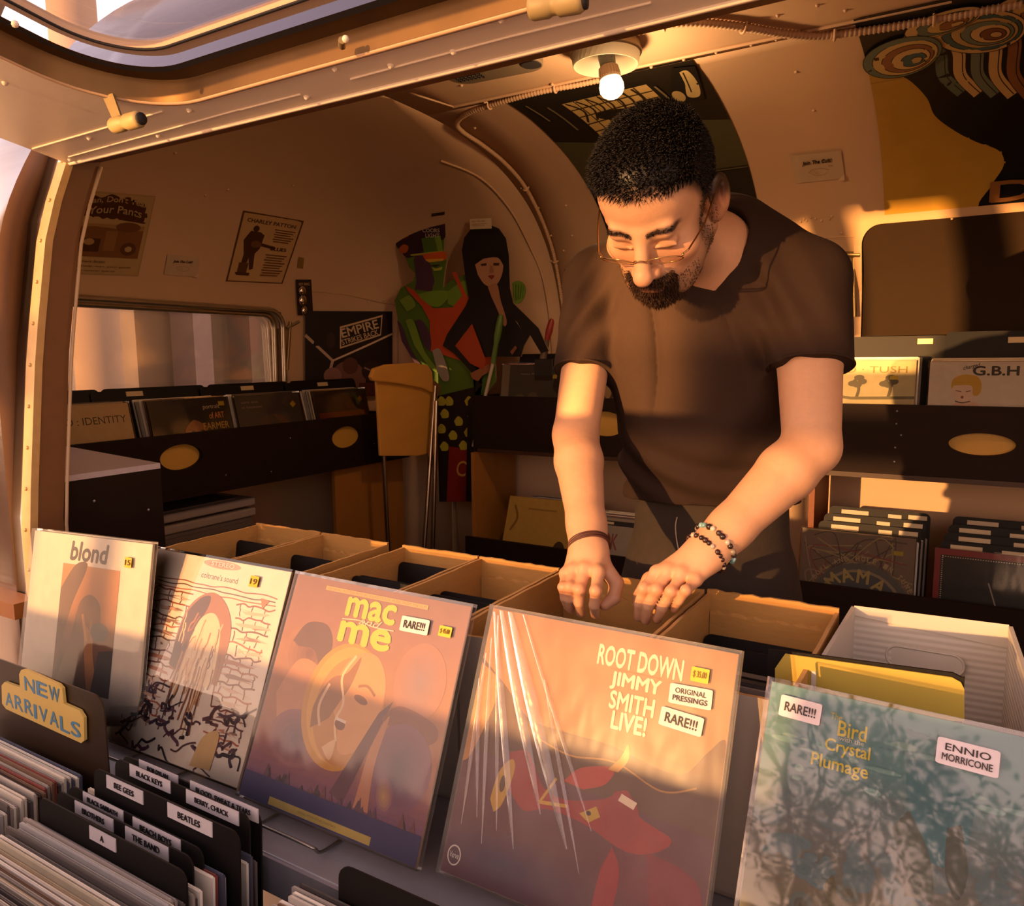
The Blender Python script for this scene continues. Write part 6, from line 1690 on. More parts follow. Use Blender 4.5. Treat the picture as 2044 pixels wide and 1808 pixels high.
# trees behind the viewer, mirrored in the clear sleeves
tree('leafy_tree', 'leafy tree standing behind the viewpoint', (0.55, -6.6, GROUND), 1.5, 0.10, 11, levels=6, nleaf=3200, spread=0.55)
tree('leafy_tree', 'third leafy tree behind the viewpoint on the left', (-0.75, -7.6, GROUND), 1.6, 0.11, 21, levels=6, nleaf=3200, spread=0.55, lf='#4f5228')
tree('leafy_tree', 'second leafy tree behind the viewpoint farther right', (3.0, -7.4, GROUND), 1.4, 0.10, 5, levels=6, nleaf=2600, lf='#66602c')

# unseen rails and posts added behind the viewer to throw shadow bands
shade_rack = thing('added_shade_rack', 'wooden rails and posts added behind the viewpoint to cast shadow bands', 'shade_rack', (-2.6, -4.5, GROUND))
mb = MB(); mb.span((-3.25, -4.54, 0.69), (-1.5, -4.50, 0.84)); mb.build('rail', redwood, shade_rack)
mb = MB(); mb.span((-3.9, -4.54, 0.03), (-2.1, -4.50, 0.20)); mb.build('rail', redwood, shade_rack)
for x in (-3.85, -3.075, -2.85, -1.56):
    mb = MB(); mb.span((x, -4.54, GROUND), (x + 0.065, -4.50, 0.95)); mb.build('post', redwood, shade_rack)
t2 = thing('added_shade_table', 'low table added behind the viewpoint to shade the lower sleeves', 'table', (-1.9, -1.3, GROUND))  # unseen, added only to keep sun off the lower displayed sleeves
mb = MB(); mb.span((-3.2, -1.5, -0.21), (-0.75, -1.2, -0.165)); mb.span((-3.15, -1.24, -0.9), (-0.77, -1.22, -0.21)); mb.build('table_top', redwood, t2)
for x in (-3.15, -1.03):
    mb = MB(); mb.span((x, -1.45, GROUND), (x + 0.04, -1.41, -0.21)); mb.build('leg', redwood, t2)
bx = thing('added_shade_crate', 'tall wooden crate added behind the viewpoint to shade the teal sleeve', 'crate', (-0.45, -1.3, GROUND))  # unseen sun blocker added to put the teal sleeve in shade
mb = MB(); mb.span((-0.74, -1.5, GROUND), (-0.16, -1.2, -0.05)); mb.build('body', redwood, bx, bevel=0.01)

# ---------------------------------------------------------------- the person: one continuous body grown from blended volumes
class Field:
    def __init__(self, lo, hi, h):
        self.h = h
        self.ax = [np.arange(lo[i], hi[i] + h, h, dtype=np.float32) for i in range(3)]
        self.d = np.full([len(a) for a in self.ax], 0.5, np.float32)
    def _sl(self, lo, hi):
        s = []
        for i in range(3):
            a = int(np.searchsorted(self.ax[i], lo[i])); b = int(np.searchsorted(self.ax[i], hi[i]))
            s.append(slice(max(a, 0), min(b, len(self.ax[i]))))
        return tuple(s)
    def _pts(self, sl):
        return (self.ax[0][sl[0]][:, None, None], self.ax[1][sl[1]][None, :, None], self.ax[2][sl[2]][None, None, :])
    def add(self, prim, k=0.01, sub=False):
        fn, lo, hi = prim; m = k + 3 * self.h
        sl = self._sl([l - m for l in lo], [q + m for q in hi])
        if any(s.stop <= s.start for s in sl): return
        v = fn(*self._pts(sl)).astype(np.float32); a = self.d[sl]
        if sub:
            b = -v; t = np.maximum(k - np.abs(a - b), 0) / k
            self.d[sl] = np.maximum(a, b) + t * t * k * 0.25
        else:
            t = np.maximum(k - np.abs(a - v), 0) / k
            self.d[sl] = np.minimum(a, v) - t * t * k * 0.25
    def warp(self, fn, lo, hi):
        sl = self._sl(lo, hi); self.d[sl] += fn(*self._pts(sl)).astype(np.float32)
    def clip(self, fn):
        sl = tuple(slice(0, n) for n in self.d.shape)
        self.d = np.maximum(self.d, fn(*self._pts(sl)).astype(np.float32))
    def mesh(self):
        """surface nets"""
        d = self.d; s = d < 0; nx, ny, nz = d.shape
        cnt = np.zeros((nx - 1, ny - 1, nz - 1), np.uint8)
        for i in (0, 1):
            for j in (0, 1):
                for k in (0, 1):
                    cnt += s[i:nx - 1 + i, j:ny - 1 + j, k:nz - 1 + k]
        act = (cnt > 0) & (cnt < 8)
        idx = np.argwhere(act); ident = np.full(act.shape, -1, np.int32); ident[act] = np.arange(len(idx))
        acc = np.zeros((len(idx), 3), np.float64); num = np.zeros(len(idx))
        C = [(i, j, k) for i in (0, 1) for j in (0, 1) for k in (0, 1)]
        vals = {c: d[idx[:, 0] + c[0], idx[:, 1] + c[1], idx[:, 2] + c[2]] for c in C}
        for c in C:
            for axn in range(3):
                if c[axn]: continue
                e = list(c); e[axn] = 1; e = tuple(e)
                a, b = vals[c], vals[e]; m = (a < 0) != (b < 0)
                t = np.where(m, a / np.where(m, a - b, 1), 0)
                p = np.array(c, float)[None, :].repeat(len(idx), 0); p[:, axn] = t
                acc[m] += p[m]; num[m] += 1
        v = (idx + acc / num[:, None]) * self.h + np.array([a[0] for a in self.ax])
        faces = []
        for axn in range(3):
            o1, o2 = [(1, 2), (2, 0), (0, 1)][axn]
            A = [slice(None)] * 3; B = [slice(None)] * 3
            A[axn] = slice(0, -1); B[axn] = slice(1, None)
            ch = s[tuple(A)] != s[tuple(B)]
            e = np.argwhere(ch)
            ok = (e[:, o1] > 0) & (e[:, o2] > 0) & (e[:, o1] < d.shape[o1] - 1) & (e[:, o2] < d.shape[o2] - 1)
            e = e[ok]
            q = []
            for (u, w) in ((1, 1), (0, 1), (0, 0), (1, 0)):
                c = e.copy(); c[:, o1] -= u; c[:, o2] -= w
                q.append(ident[c[:, 0], c[:, 1], c[:, 2]])
            q = np.stack(q, 1); flip = ~s[e[:, 0], e[:, 1], e[:, 2]]
            q[flip] = q[flip][:, ::-1]
            faces.append(q)
        return v, np.concatenate(faces)

def V3(p): return np.array(p, float)
def cap(a, b, r1, r2=None):
    a, b = V3(a), V3(b); r2 = r1 if r2 is None else r2; ab = b - a; L2 = max(float(ab @ ab), 1e-12); R = max(r1, r2)
    def fn(x, y, z):
        t = np.clip(((x - a[0]) * ab[0] + (y - a[1]) * ab[1] + (z - a[2]) * ab[2]) / L2, 0, 1)
        return np.sqrt((x - a[0] - ab[0] * t) ** 2 + (y - a[1] - ab[1] * t) ** 2 + (z - a[2] - ab[2] * t) ** 2) - (r1 + (r2 - r1) * t)
    return fn, np.minimum(a, b) - R, np.maximum(a, b) + R
def flatcap(a, b, r1, r2, nrm, f):
    """capsule squeezed by factor f (<1) along nrm"""
    a, b, nrm = V3(a), V3(b), V3(nrm); nrm = nrm / np.linalg.norm(nrm); ab = b - a; ab0 = ab - nrm * (ab @ nrm) * 0; L2 = float(ab @ ab); R = max(r1, r2)
    def fn(x, y, z):
        t = np.clip(((x - a[0]) * ab[0] + (y - a[1]) * ab[1] + (z - a[2]) * ab[2]) / L2, 0, 1)
        dx, dy, dz = x - a[0] - ab[0] * t, y - a[1] - ab[1] * t, z - a[2] - ab[2] * t
        n = dx * nrm[0] + dy * nrm[1] + dz * nrm[2]
        q = np.sqrt(np.maximum(dx * dx + dy * dy + dz * dz - n * n, 0) + (n / f) ** 2)
        return (q - (r1 + (r2 - r1) * t)) * (0.5 + 0.5 * f)
    return fn, np.minimum(a, b) - R, np.maximum(a, b) + R
def ell(c, r, B=None):
    c, r = V3(c), V3(r); B = np.eye(3) if B is None else np.array(B, float)   # rows: axes
    R = float(max(r))
    def fn(x, y, z):
        dx, dy, dz = x - c[0], y - c[1], z - c[2]
        q = [(dx * B[i, 0] + dy * B[i, 1] + dz * B[i, 2]) / r[i] for i in range(3)]
        k0 = np.sqrt(q[0] ** 2 + q[1] ** 2 + q[2] ** 2)
        k1 = np.sqrt((q[0] / r[0]) ** 2 + (q[1] / r[1]) ** 2 + (q[2] / r[2]) ** 2) + 1e-9
        return k0 * (k0 - 1) / k1
    return fn, c - R, c + R

def mesh_obj(name, v, f, m, parent, colfn=None, smooth=True):
    me = bpy.data.meshes.new(name)
    inv = np.array(world_of(parent).inverted()) if parent else np.eye(4)
    vv = v @ inv[:3, :3].T + inv[:3, 3]
    me.vertices.add(len(vv)); me.vertices.foreach_set('co', vv.astype(np.float32).ravel())
    me.loops.add(f.size); me.loops.foreach_set('vertex_index', f.astype(np.int32).ravel())
    me.polygons.add(len(f)); me.polygons.foreach_set('loop_start', np.arange(0, f.size, f.shape[1], dtype=np.int32))
    try: me.polygons.foreach_set('loop_total', np.full(len(f), f.shape[1], np.int32))
    except Exception: pass
    me.update(calc_edges=True); me.validate()
    if smooth: me.polygons.foreach_set('use_smooth', np.ones(len(me.polygons), bool))
    me.materials.append(m)
    if colfn is not None:
        c = colfn(v); ca = me.color_attributes.new('Col', 'FLOAT_COLOR', 'POINT')
        ca.data.foreach_set('color', np.concatenate([c, np.ones((len(c), 1))], 1).astype(np.float32).ravel())
    o = bpy.data.objects.new(name, me); COL.objects.link(o)
    if parent: o.parent = parent
    return o

# joints
HC = V3(onY(1312, 408, 1.085))                       # middle of the head
PITCH, YAW, ROLL = math.radians(48), math.radians(2), math.radians(3)
def hframe():
    M = Matrix.Rotation(YAW, 3, 'Z') @ Matrix.Rotation(PITCH, 3, 'X') @ Matrix.Rotation(ROLL, 3, 'Y')
    return V3(M @ Vector((1, 0, 0))), V3(M @ Vector((0, -1, 0))), V3(M @ Vector((0, 0, 1)))
hx, hf, hu = hframe(); HB = np.stack([hx, hf, hu])
def H(x, f, u): return HC + hx * x + hf * f + hu * u
def hell(x, f, u, r, rotx=0.0):
    return ell(H(x, f, u), r, HB)
NECK = V3(onY(1425, 500, 1.255))
S_r, E_r, W_r = V3(onY(1192, 562, 1.33)), V3(onY(1149, 868, 1.20)), V3(onY(1176, 1092, 1.045))
S_l, E_l, W_l = V3(onY(1612, 560, 1.30)), V3(onY(1620, 892, 1.215)), V3(onY(1420, 1092, 1.065))
PEL, WAI, BEL, CHE, UPP = (V3(onY(u, v, y)) for u, v, y in ((1415, 1085, 1.41), (1418, 960, 1.39), (1408, 840, 1.355), (1396, 690, 1.335), (1402, 575, 1.325)))

person = thing('person', 'bearded person in glasses and a dark brown t-shirt bending over the boxes', 'person', (float(PEL[0]), float(PEL[1]), FLOOR))

def lerp(a, b, t): return a + (b - a) * t
def torso(p, r, flat=1.42):
    """upright capsule chain, shallower front to back"""
    out = []
    for (a, ra), (b, rb_) in zip(p[:-1], p[1:]):
        out.append(flatcap(a, b, ra, rb_, (0, 1, 0), 1 / flat))
    return out

def hand_prims(px, Ys, tw):
    """px: dict of joint pixels on the hand; Ys: dict of depths -> list of primitives"""
    return {k: V3(onY(u, v, Ys.get(k, Ys['*']))) for k, (u, v) in px.items()}
def c6(x, y): return (1050 + x / 4.088, 1000 + y / 4.088)
RH = {}
for nm, mcp, pip, dip, tip in (('little', (325, 600), (303, 705), (312, 790), (335, 862)), ('ring', (395, 572), (362, 705), (356, 800), (366, 885)),
                               ('middle', (485, 562), (440, 725), (432, 830), (446, 915)), ('index', (590, 585), (570, 735), (555, 850), (562, 925))):
    RH[nm] = [V3(onY(*c6(*q), y)) for q, y in ((mcp, 0.998), (pip, 0.968), (dip, 0.972), (tip, 0.985))]
RH['thumb'] = [V3(onY(*c6(*q), y)) for q, y in (((640, 520), 1.03), ((735, 670), 1.025), ((715, 790), 1.01), ((640, 850), 1.0))]
LH = {}
for nm, mcp, pip, dip, tip in (('index', (1070, 590), (965, 715), (925, 840), (915, 945)), ('middle', (1165, 580), (1065, 725), (1000, 860), (975, 975)),
                               ('ring', (1275, 600), (1185, 740), (1110, 870), (1070, 965)), ('little', (1385, 650), (1305, 730), (1250, 810), (1205, 880))):
    LH[nm] = [V3(onY(*c6(*q), y)) for q, y in ((mcp, 1.012), (pip, 0.985), (dip, 0.99), (tip, 1.0))]
LH['thumb'] = [V3(onY(*c6(*q), y)) for q, y in (((1180, 560), 1.055), ((1010, 640), 1.055), ((930, 760), 1.045), ((915, 850), 1.035))]
def add_hand(F, Hd, W, ww):
    order = ['index', 'middle', 'ring', 'little']
    rad = {'index': 0.0080, 'middle': 0.0081, 'ring': 0.0077, 'little': 0.0069}
    # palm: a fan of flattened bones from wrist to knuckles
    for nm in order:
        m = Hd[nm][0]; w0 = W + (m - np.mean([Hd[k][0] for k in order], axis=0)) * 0.45
        F.add(cap(w0, lerp(w0, m, 0.97), ww, rad[nm] * 1.22), 0.014)
    for nm in order:
        j = Hd[nm]; r = rad[nm]
        F.add(cap(j[0], j[1], r * 1.12, r), 0.0035)
        F.add(cap(j[1], j[2], r * 1.0, r * 0.93), 0.002)
        F.add(cap(j[2], j[3], r * 0.93, r * 0.80), 0.002)
        F.add(ell(j[0] + V3((0, -0.003, 0.003)), (r * 1.18,) * 3), 0.007)
        F.add(ell(j[1] + V3((0, -0.001, 0.001)), (r * 1.09,) * 3), 0.004)
    t = Hd['thumb']
    F.add(cap(lerp(W, t[0], 0.6), t[1], 0.014, 0.0115), 0.012)
    F.add(cap(t[1], t[2], 0.0108, 0.0098), 0.004); F.add(cap(t[2], t[3], 0.0098, 0.0082), 0.003)

BH = 0.0024
lo_b = np.array([-0.82, 0.86, -0.52]); hi_b = np.array([-0.10, 1.50, 0.42])
F = Field(lo_b, hi_b, BH)
# torso core (under the shirt)
for p in torso([(PEL, 0.13), (WAI, 0.128), (BEL, 0.13), (CHE, 0.14), (UPP, 0.12)], None): F.add(p, 0.03)
F.add(cap(S_r + V3((0.03, 0, -0.01)), UPP, 0.055, 0.075), 0.03); F.add(cap(S_l + V3((-0.03, 0, -0.01)), UPP, 0.055, 0.075), 0.03)
F.add(cap(UPP + V3((0.015, -0.01, 0.05)), NECK, 0.085, 0.062), 0.03)
# neck and head
F.add(cap(NECK + V3((0, 0.01, -0.02)), H(0, -0.045, -0.045), 0.060, 0.053), 0.02)
F.add(hell(0, -0.012, 0.035, (0.0755, 0.095, 0.088)), 0.02)
F.add(hell(0, 0.030, -0.030, (0.060, 0.060, 0.085)), 0.02)
F.add(hell(0, 0.045, 0.055, (0.060, 0.046, 0.055)), 0.02)
F.add(hell(0, 0.030, -0.072, (0.052, 0.052, 0.044)), 0.02)
F.add(hell(0, 0.072, -0.100, (0.022, 0.018, 0.017)), 0.018)
for s in (-1, 1):
    F.add(hell(s * 0.043, 0.054, -0.026, (0.024, 0.022, 0.020)), 0.016)
    F.add(cap(H(s * 0.060, -0.01, -0.050), H(s * 0.034, 0.058, -0.092), 0.018, 0.014), 0.02)
    F.add(hell(s * 0.031, 0.100, 0.002, (0.018, 0.018, 0.0125)), 0.012, sub=True)
F.add(cap(H(-0.034, 0.080, 0.021), H(0.034, 0.080, 0.021), 0.0125), 0.012)
for s in (-1, 1):
    F.add(hell(s * 0.031, 0.0745, 0.001, (0.0155, 0.0125, 0.0125)), 0.004)
    F.add(cap(H(s * 0.018, 0.0865, -0.004), H(s * 0.044, 0.082, -0.003), 0.0022), 0.003)
F.add(cap(H(0, 0.086, 0.020), H(0, 0.112, -0.030), 0.0075, 0.0125), 0.012)
F.add(hell(0, 0.116, -0.034, (0.0125, 0.0115, 0.0105)), 0.008)
for s in (-1, 1):
    F.add(hell(s * 0.0125, 0.100, -0.037, (0.0085, 0.010, 0.0078)), 0.006)
    F.add(hell(s * 0.0075, 0.106, -0.045, (0.0042, 0.006, 0.0035)), 0.003, sub=True)
F.add(hell(0, 0.087, -0.056, (0.028, 0.014, 0.016)), 0.014)
F.add(hell(0, 0.097, -0.063, (0.022, 0.007, 0.0052)), 0.005); F.add(hell(0, 0.094, -0.073, (0.019, 0.0075, 0.006)), 0.005)
F.add(cap(H(-0.022, 0.101, -0.0675), H(0.022, 0.101, -0.0675), 0.0018), 0.003, sub=True)
# ears
for s in (-1, 1):
    B = np.stack([hx * 0.90 + hf * 0.42 * s, hf * 0.90 - hx * 0.42 * s, hu])
    B = B / np.linalg.norm(B, axis=1)[:, None]
    F.add(ell(H(s * 0.085, -0.017, -0.004), (0.0080, 0.021, 0.036), B), 0.006)
    F.add(ell(H(s * 0.085, -0.017, -0.004) + B[0] * s * 0.0085 + hf * 0.001 + hu * 0.006, (0.0085, 0.0125, 0.022), B), 0.003, sub=True)
    F.add(cap(H(s * 0.085, -0.017, -0.004) + B[0] * s * 0.004 - B[1] * 0.004 + hu * 0.016, H(s * 0.085, -0.017, -0.004) + B[0] * s * 0.004 - B[1] * 0.002 - hu * 0.010, 0.0028), 0.003)
    F.add(ell(H(s * 0.079, -0.008, -0.030), (0.0075, 0.010, 0.011), B), 0.006)
# arms
def arm(S, E, W, ru, rf):
    F.add(cap(S, lerp(S, E, 0.45), ru * 1.15, ru), 0.02)
    F.add(cap(lerp(S, E, 0.45), E, ru, rf * 0.96), 0.008)
    F.add(cap(E, lerp(E, W, 0.26), rf * 0.96, rf), 0.010)
    F.add(cap(lerp(E, W, 0.26), lerp(E, W, 0.78), rf, rf * 0.74), 0.008)
    F.add(cap(lerp(E, W, 0.78), W, rf * 0.74, 0.0250), 0.010)
arm(S_r, E_r, W_r, 0.0430, 0.0405); arm(S_l, E_l, W_l, 0.0490, 0.0430)
F.add(cap(lerp(E_r, W_r, 0.88), lerp(W_r, RH['middle'][0], 0.3), 0.0255, 0.024), 0.02)
F.add(cap(lerp(E_l, W_l, 0.88), lerp(W_l, LH['ring'][0], 0.3), 0.0265, 0.025), 0.02)
add_hand(F, RH, lerp(W_r, RH['middle'][0], 0.22), 0.0165); add_hand(F, LH, lerp(W_l, LH['ring'][0], 0.22), 0.0165)
bv, bf = F.mesh()
SKIN = [lin('#cf9d78'), lin('#c98a66')]
def skin_col(v):
    L = (v - HC) @ HB.T; x, f, u = L[:, 0], L[:, 1], L[:, 2]
    c = np.tile(np.array(SKIN[0]), (len(v), 1))
    def mixin(m, col): c[:] = c * (1 - m[:, None]) + np.array(lin(col)) * m[:, None]
    def blob(px, pf, pu, rx, rf, ru, p=2.0):
        q = ((np.abs(x) - px) / rx) ** 2 + ((f - pf) / rf) ** 2 + ((u - pu) / ru) ** 2
        return np.exp(-q * p)
    near = np.exp(-((np.maximum(np.linalg.norm(L, axis=1) - 0.14, 0) / 0.02) ** 2))
    # warm cheeks, nose and ears
    mixin(0.45 * blob(0.04, 0.07, -0.03, 0.03, 0.04, 0.03), '#c0785a'); mixin(0.45 * blob(0.0, 0.115, -0.033, 0.02, 0.02, 0.02), '#bd7350')
    mixin(0.6 * blob(0.085, -0.014, -0.004, 0.014, 0.03, 0.045, 1.0), '#b8704f')
    # beard shadow along jaw and chin, brows, lips, lids, cropped scalp
    jaw = np.clip((-(u) - 0.045) / 0.03, 0, 1) * np.clip((f + 0.03) / 0.03, 0, 1) * near
    cheek_clear = 1 - blob(0.03, 0.085, -0.045, 0.025, 0.03, 0.022, 1.2)
    mixin(np.clip(jaw * cheek_clear, 0, 1) * 0.55, '#3a2418')
    side = np.exp(-((f - 0.012) / 0.016) ** 2) * np.clip((np.abs(x) - 0.05) / 0.012, 0, 1) * np.clip((0.03 - u) / 0.02, 0, 1) * np.clip((u + 0.10) / 0.02, 0, 1)
    mixin(side * 0.75, '#2c1a11')
    chin = blob(0.0, 0.085, -0.095, 0.034, 0.05, 0.030, 1.3); mixin(np.clip(chin * 1.2, 0, 0.9), '#2a1810')
    must = np.exp(-((u + 0.052) / 0.0075) ** 2) * np.clip((f - 0.07) / 0.01, 0, 1) * np.clip((0.033 - np.abs(x)) / 0.006, 0, 1); mixin(must * 0.9, '#2a1810')
    lips = np.exp(-((u + 0.068) / 0.008) ** 2) * np.clip((f - 0.088) / 0.006, 0, 1) * np.clip((0.024 - np.abs(x)) / 0.006, 0, 1); mixin(lips * 0.8, '#8a4c3c')
    ub = 0.027 - 0.0065 * np.clip((0.026 - np.abs(x)) / 0.02, 0, 1) - 0.004 * np.clip((np.abs(x) - 0.04) / 0.012, 0, 1)
    brow = np.exp(-((u - ub) / 0.0048) ** 4) * np.clip((np.abs(x) - 0.008) / 0.006, 0, 1) * np.clip((0.054 - np.abs(x)) / 0.006, 0, 1) * (f > 0.05); mixin(brow * 0.92, '#21130c')
    lash = np.exp(-((u + 0.0045) / 0.0016) ** 2) * np.exp(-((np.abs(x) - 0.031) / 0.013) ** 4) * (f > 0.06); mixin(lash * 0.8, '#1d110b')
    zh = np.interp(f, [-0.12, -0.07, -0.02, 0.01, 0.035, 0.055, 0.08], [-0.075, -0.05, -0.006, 0.004, 0.045, 0.066, 0.078])
    scalp = 1 / (1 + np.exp(-(u - zh) / 0.005)); mixin(scalp * near * 0.95, '#150d09')
    # redder knuckles and fingertips
    for Hd in (RH, LH):
        for nm, j in Hd.items():
            for q, r, w in ((j[0], 0.012, 0.35), (j[1], 0.011, 0.45), (j[3], 0.012, 0.35)):
                dd = np.linalg.norm(v - q, axis=1); mixin(np.exp(-(dd / r) ** 2) * w, '#b86848')
    return c
skin_m = attr_mat('skin', rough=0.48, noise=0.08, nscale=90, spec=0.45, bump=0.12, bscale=260, sss=0.12)
body = mesh_obj('body', bv, bf, skin_m, person, skin_col)

# ---- t-shirt
cut_r, cut_l = lerp(S_r, E_r, 0.61), lerp(S_l, E_l, 0.535)
SF = Field(np.array([-0.86, 1.10, -0.47]), np.array([-0.06, 1.56, 0.34]), 0.0032)
for p in torso([(PEL + V3((0, 0, 0.01)), 0.158), (WAI, 0.152), (BEL, 0.150), (CHE, 0.160), (UPP, 0.138)], None, 1.38): SF.add(p, 0.04)
SF.add(cap(S_r + V3((0.045, 0.0, -0.005)), UPP, 0.062, 0.09), 0.04); SF.add(cap(S_l + V3((-0.05, 0.0, -0.005)), UPP, 0.064, 0.09), 0.04)
SF.add(cap(S_r, lerp(S_r, UPP, 0.7) + V3((0, 0.015, 0.06)), 0.056, 0.07), 0.04); SF.add(cap(S_l, lerp(S_l, UPP, 0.7) + V3((0, 0.015, 0.07)), 0.058, 0.075), 0.04)
SF.add(cap(UPP + V3((0.01, 0.0, 0.05)), NECK + V3((0.01, 0.02, 0.0)), 0.10, 0.068), 0.04)
def sleeve(S, C, r0, r1):
    fn, lo, hi = cap(S, C + (C - S) * 0.15, r0, r1); n = (C - S) / np.linalg.norm(C - S)
    def g(x, y, z): return np.maximum(fn(x, y, z), (x - C[0]) * n[0] + (y - C[1]) * n[1] + (z - C[2]) * n[2])
    return g, lo, hi
SF.add(sleeve(S_r, cut_r, 0.060, 0.0545), 0.022); SF.add(sleeve(S_l, cut_l, 0.064, 0.0635), 0.022)
zhem = float(onY(1420, 1022, 1.29).z)
def folds(x, y, z):
    g = lambda q, c, w: np.exp(-((q - c) / w) ** 2)
    ridge = 1 - np.abs(np.sin(24 * (x + 0.18 * z) + 1.6 * np.sin(7 * z + 4 * x)))
    drape = (0.016 * ridge ** 4 + 0.004 * np.sin(52 * (x + 0.25 * z))) * g(z, 0.01, 0.14) * g(x, -0.46, 0.10)
    crease = 0.0075 * np.sin(95 * z + 22 * x + 3 * np.sin(12 * x)) * g(z, zhem + 0.06, 0.05)
    sl = 0.0062 * np.sin(70 * (z - 1.5 * x)) * g(x, S_r[0] + 0.02, 0.05) * g(z, S_r[2] - 0.05, 0.10)
    sr = 0.0068 * np.sin(62 * (z + 1.6 * x)) * g(x, S_l[0] - 0.03, 0.06) * g(z, S_l[2] - 0.05, 0.11)
    side = 0.008 * np.sin(48 * (z - 0.9 * x) + 1.5) * g(x, -0.30, 0.06) * g(z, -0.16, 0.09)
    return drape + crease + sl + sr + side + 0 * y
SF.warp(folds, [-1, 1, -1], [1, 2, 1])
# deep folds at the arm holes
SF.add(cap(NECK + V3((0, 0, 0.0)), H(0, -0.04, -0.03), 0.061, 0.063), 0.006, sub=True)
SF.add(cap(NECK + V3((0, -0.03, 0.024)), NECK + V3((-0.03, -0.15, 0.028)), 0.058, 0.056), 0.012, sub=True)
SF.clip(lambda x, y, z: (zhem - 0.012 * np.sin(7 * x + 1.0) - z) + 0 * y)
sv, sf_ = SF.mesh()
shirt_m = mat('brown_cotton', '#31221a', rough=0.9, noise=0.10, nscale=120, bump=0.10, bscale=500, spec=0.2)
shirt = mesh_obj('shirt', sv, sf_, shirt_m, person)
# cuff and collar stitching bands
def ring_around(c, n, r1, r2, u=None, k=40):
    n = Vector(n).normalized(); u = Vector(u).normalized() if u is not None else n.orthogonal().normalized(); u = (u - n * u.dot(n)).normalized(); w = n.cross(u); c = Vector(c)
    return [c + u * (r1 * math.cos(2 * math.pi * i / k)) + w * (r2 * math.sin(2 * math.pi * i / k)) for i in range(k)]
for S_, C_, r in ((S_r, cut_r, 0.0545), (S_l, cut_l, 0.0635)):
    mb = MB(); n = Vector(C_ - S_).normalized(); mb.tube(ring_around(Vector(C_) - n * 0.0015, n, r, r), 0.0022, 6, closed=True); mb.build('cuff', shirt_m, shirt)

# ---- jeans
JF = Field(np.array([-0.72, 1.16, FLOOR + 0.05]), np.array([-0.14, 1.66, -0.24]), 0.006)
for p in torso([(PEL + V3((0, 0, -0.02)), 0.148), (WAI + V3((0, 0, -0.01)), 0.138)], None, 1.35): JF.add(p, 0.03)
feet = []
for s in (-1, 1):
    hip = PEL + V3((s * 0.078, 0.0, -0.08)); knee = V3((PEL[0] + s * 0.10, PEL[1] + 0.0, -0.80)); foot = V3((PEL[0] + s * 0.11, PEL[1] + 0.06, FLOOR + 0.10)); feet.append(foot)
    JF.add(cap(hip, knee, 0.092, 0.066), 0.03); JF.add(cap(knee, foot, 0.066, 0.052), 0.03)
JF.warp(lambda x, y, z: 0.003 * np.sin(60 * z + 20 * x) * np.exp(-((z + 0.42) / 0.08) ** 2) + 0 * y, [-1, 1, -2], [1, 2, 0])
jv, jf = JF.mesh()
jeans = mesh_obj('jeans', jv, jf, mat('washed_denim', '#261d16', rough=0.85, noise=0.22, nscale=60, bump=0.15, bscale=400, second='#392b1e'), person)
mb = MB()
zf = [onY(1352, 1028, 1.262), onY(1348, 1060, 1.262), onY(1356, 1100, 1.268), onY(1362, 1130, 1.27)]
JB = BVHTree.FromPolygons([Vector(p) for p in jv], [list(q) for q in jf])
def onjeans(u, v):
    r = Vector(ray(u, v)).normalized(); p, n, i, d = JB.ray_cast(Vector((0, 0, 0)), r); return (p + n * 0.001) if p is not None else None
st_ = [onjeans(u, v) for u, v in ((1352, 1032), (1349, 1050), (1351, 1075), (1356, 1100), (1364, 1125), (1372, 1150))]
st_ = [p for p in st_ if p is not None]
if len(st_) > 2:
    mb.tube(smooth_path(st_, 6), 0.0012, 5); mb.build('fly_stitching', mat('pale_thread', '#b9a58c', rough=0.8), jeans)
for ft in feet:
    K = Field(ft - V3((0.07, 0.24, 0.13)), ft + V3((0.07, 0.10, 0.06)), 0.006)
    K.add(ell(ft + V3((0, -0.01, -0.05)), (0.042, 0.06, 0.05)), 0.02); K.add(cap(ft + V3((0, 0.02, -0.075)), ft + V3((0, -0.15, -0.085)), 0.036, 0.034), 0.03)
    K.clip(lambda x, y, z: (FLOOR + 0.001 - z) + 0 * x + 0 * y)
    kv, kf = K.mesh(); mesh_obj('shoe', kv, kf, mat('dark_shoe', '#2a2018', rough=0.6), person)

# ---- hair: a clipped cap of hair plus thousands of short tufts
HF = Field(HC - 0.16, HC + 0.17, 0.0026)
HF.add(hell(0, -0.016, 0.042, (0.0785, 0.0985, 0.0830)), 0.01)
HF.add(hell(0, 0.026, 0.080, (0.064, 0.056, 0.036)), 0.02)
def hairline(x, y, z):
    dx, dy, dz = x - HC[0], y - HC[1], z - HC[2]
    a = dx * hx[0] + dy * hx[1] + dz * hx[2]; f = dx * hf[0] + dy * hf[1] + dz * hf[2]; u = dx * hu[0] + dy * hu[1] + dz * hu[2]
    zh = np.interp(f, [-0.13, -0.07, -0.02, 0.008, 0.030, 0.052, 0.085, 0.12], [-0.075, -0.045, -0.002, 0.012, 0.052, 0.071, 0.078, 0.076]) + 0.016 * np.clip((np.abs(a) - 0.045) / 0.03, 0, 1) * (f > 0.02)
    return (zh - u) * 0.8
HF.clip(hairline)
hv, hfc = HF.mesh()
hair_m = mat('black_brown_hair', '#100907', rough=0.42, noise=0.3, nscale=90, spec=0.3)
hair = mesh_obj('hair', hv, hfc, hair_m, person)
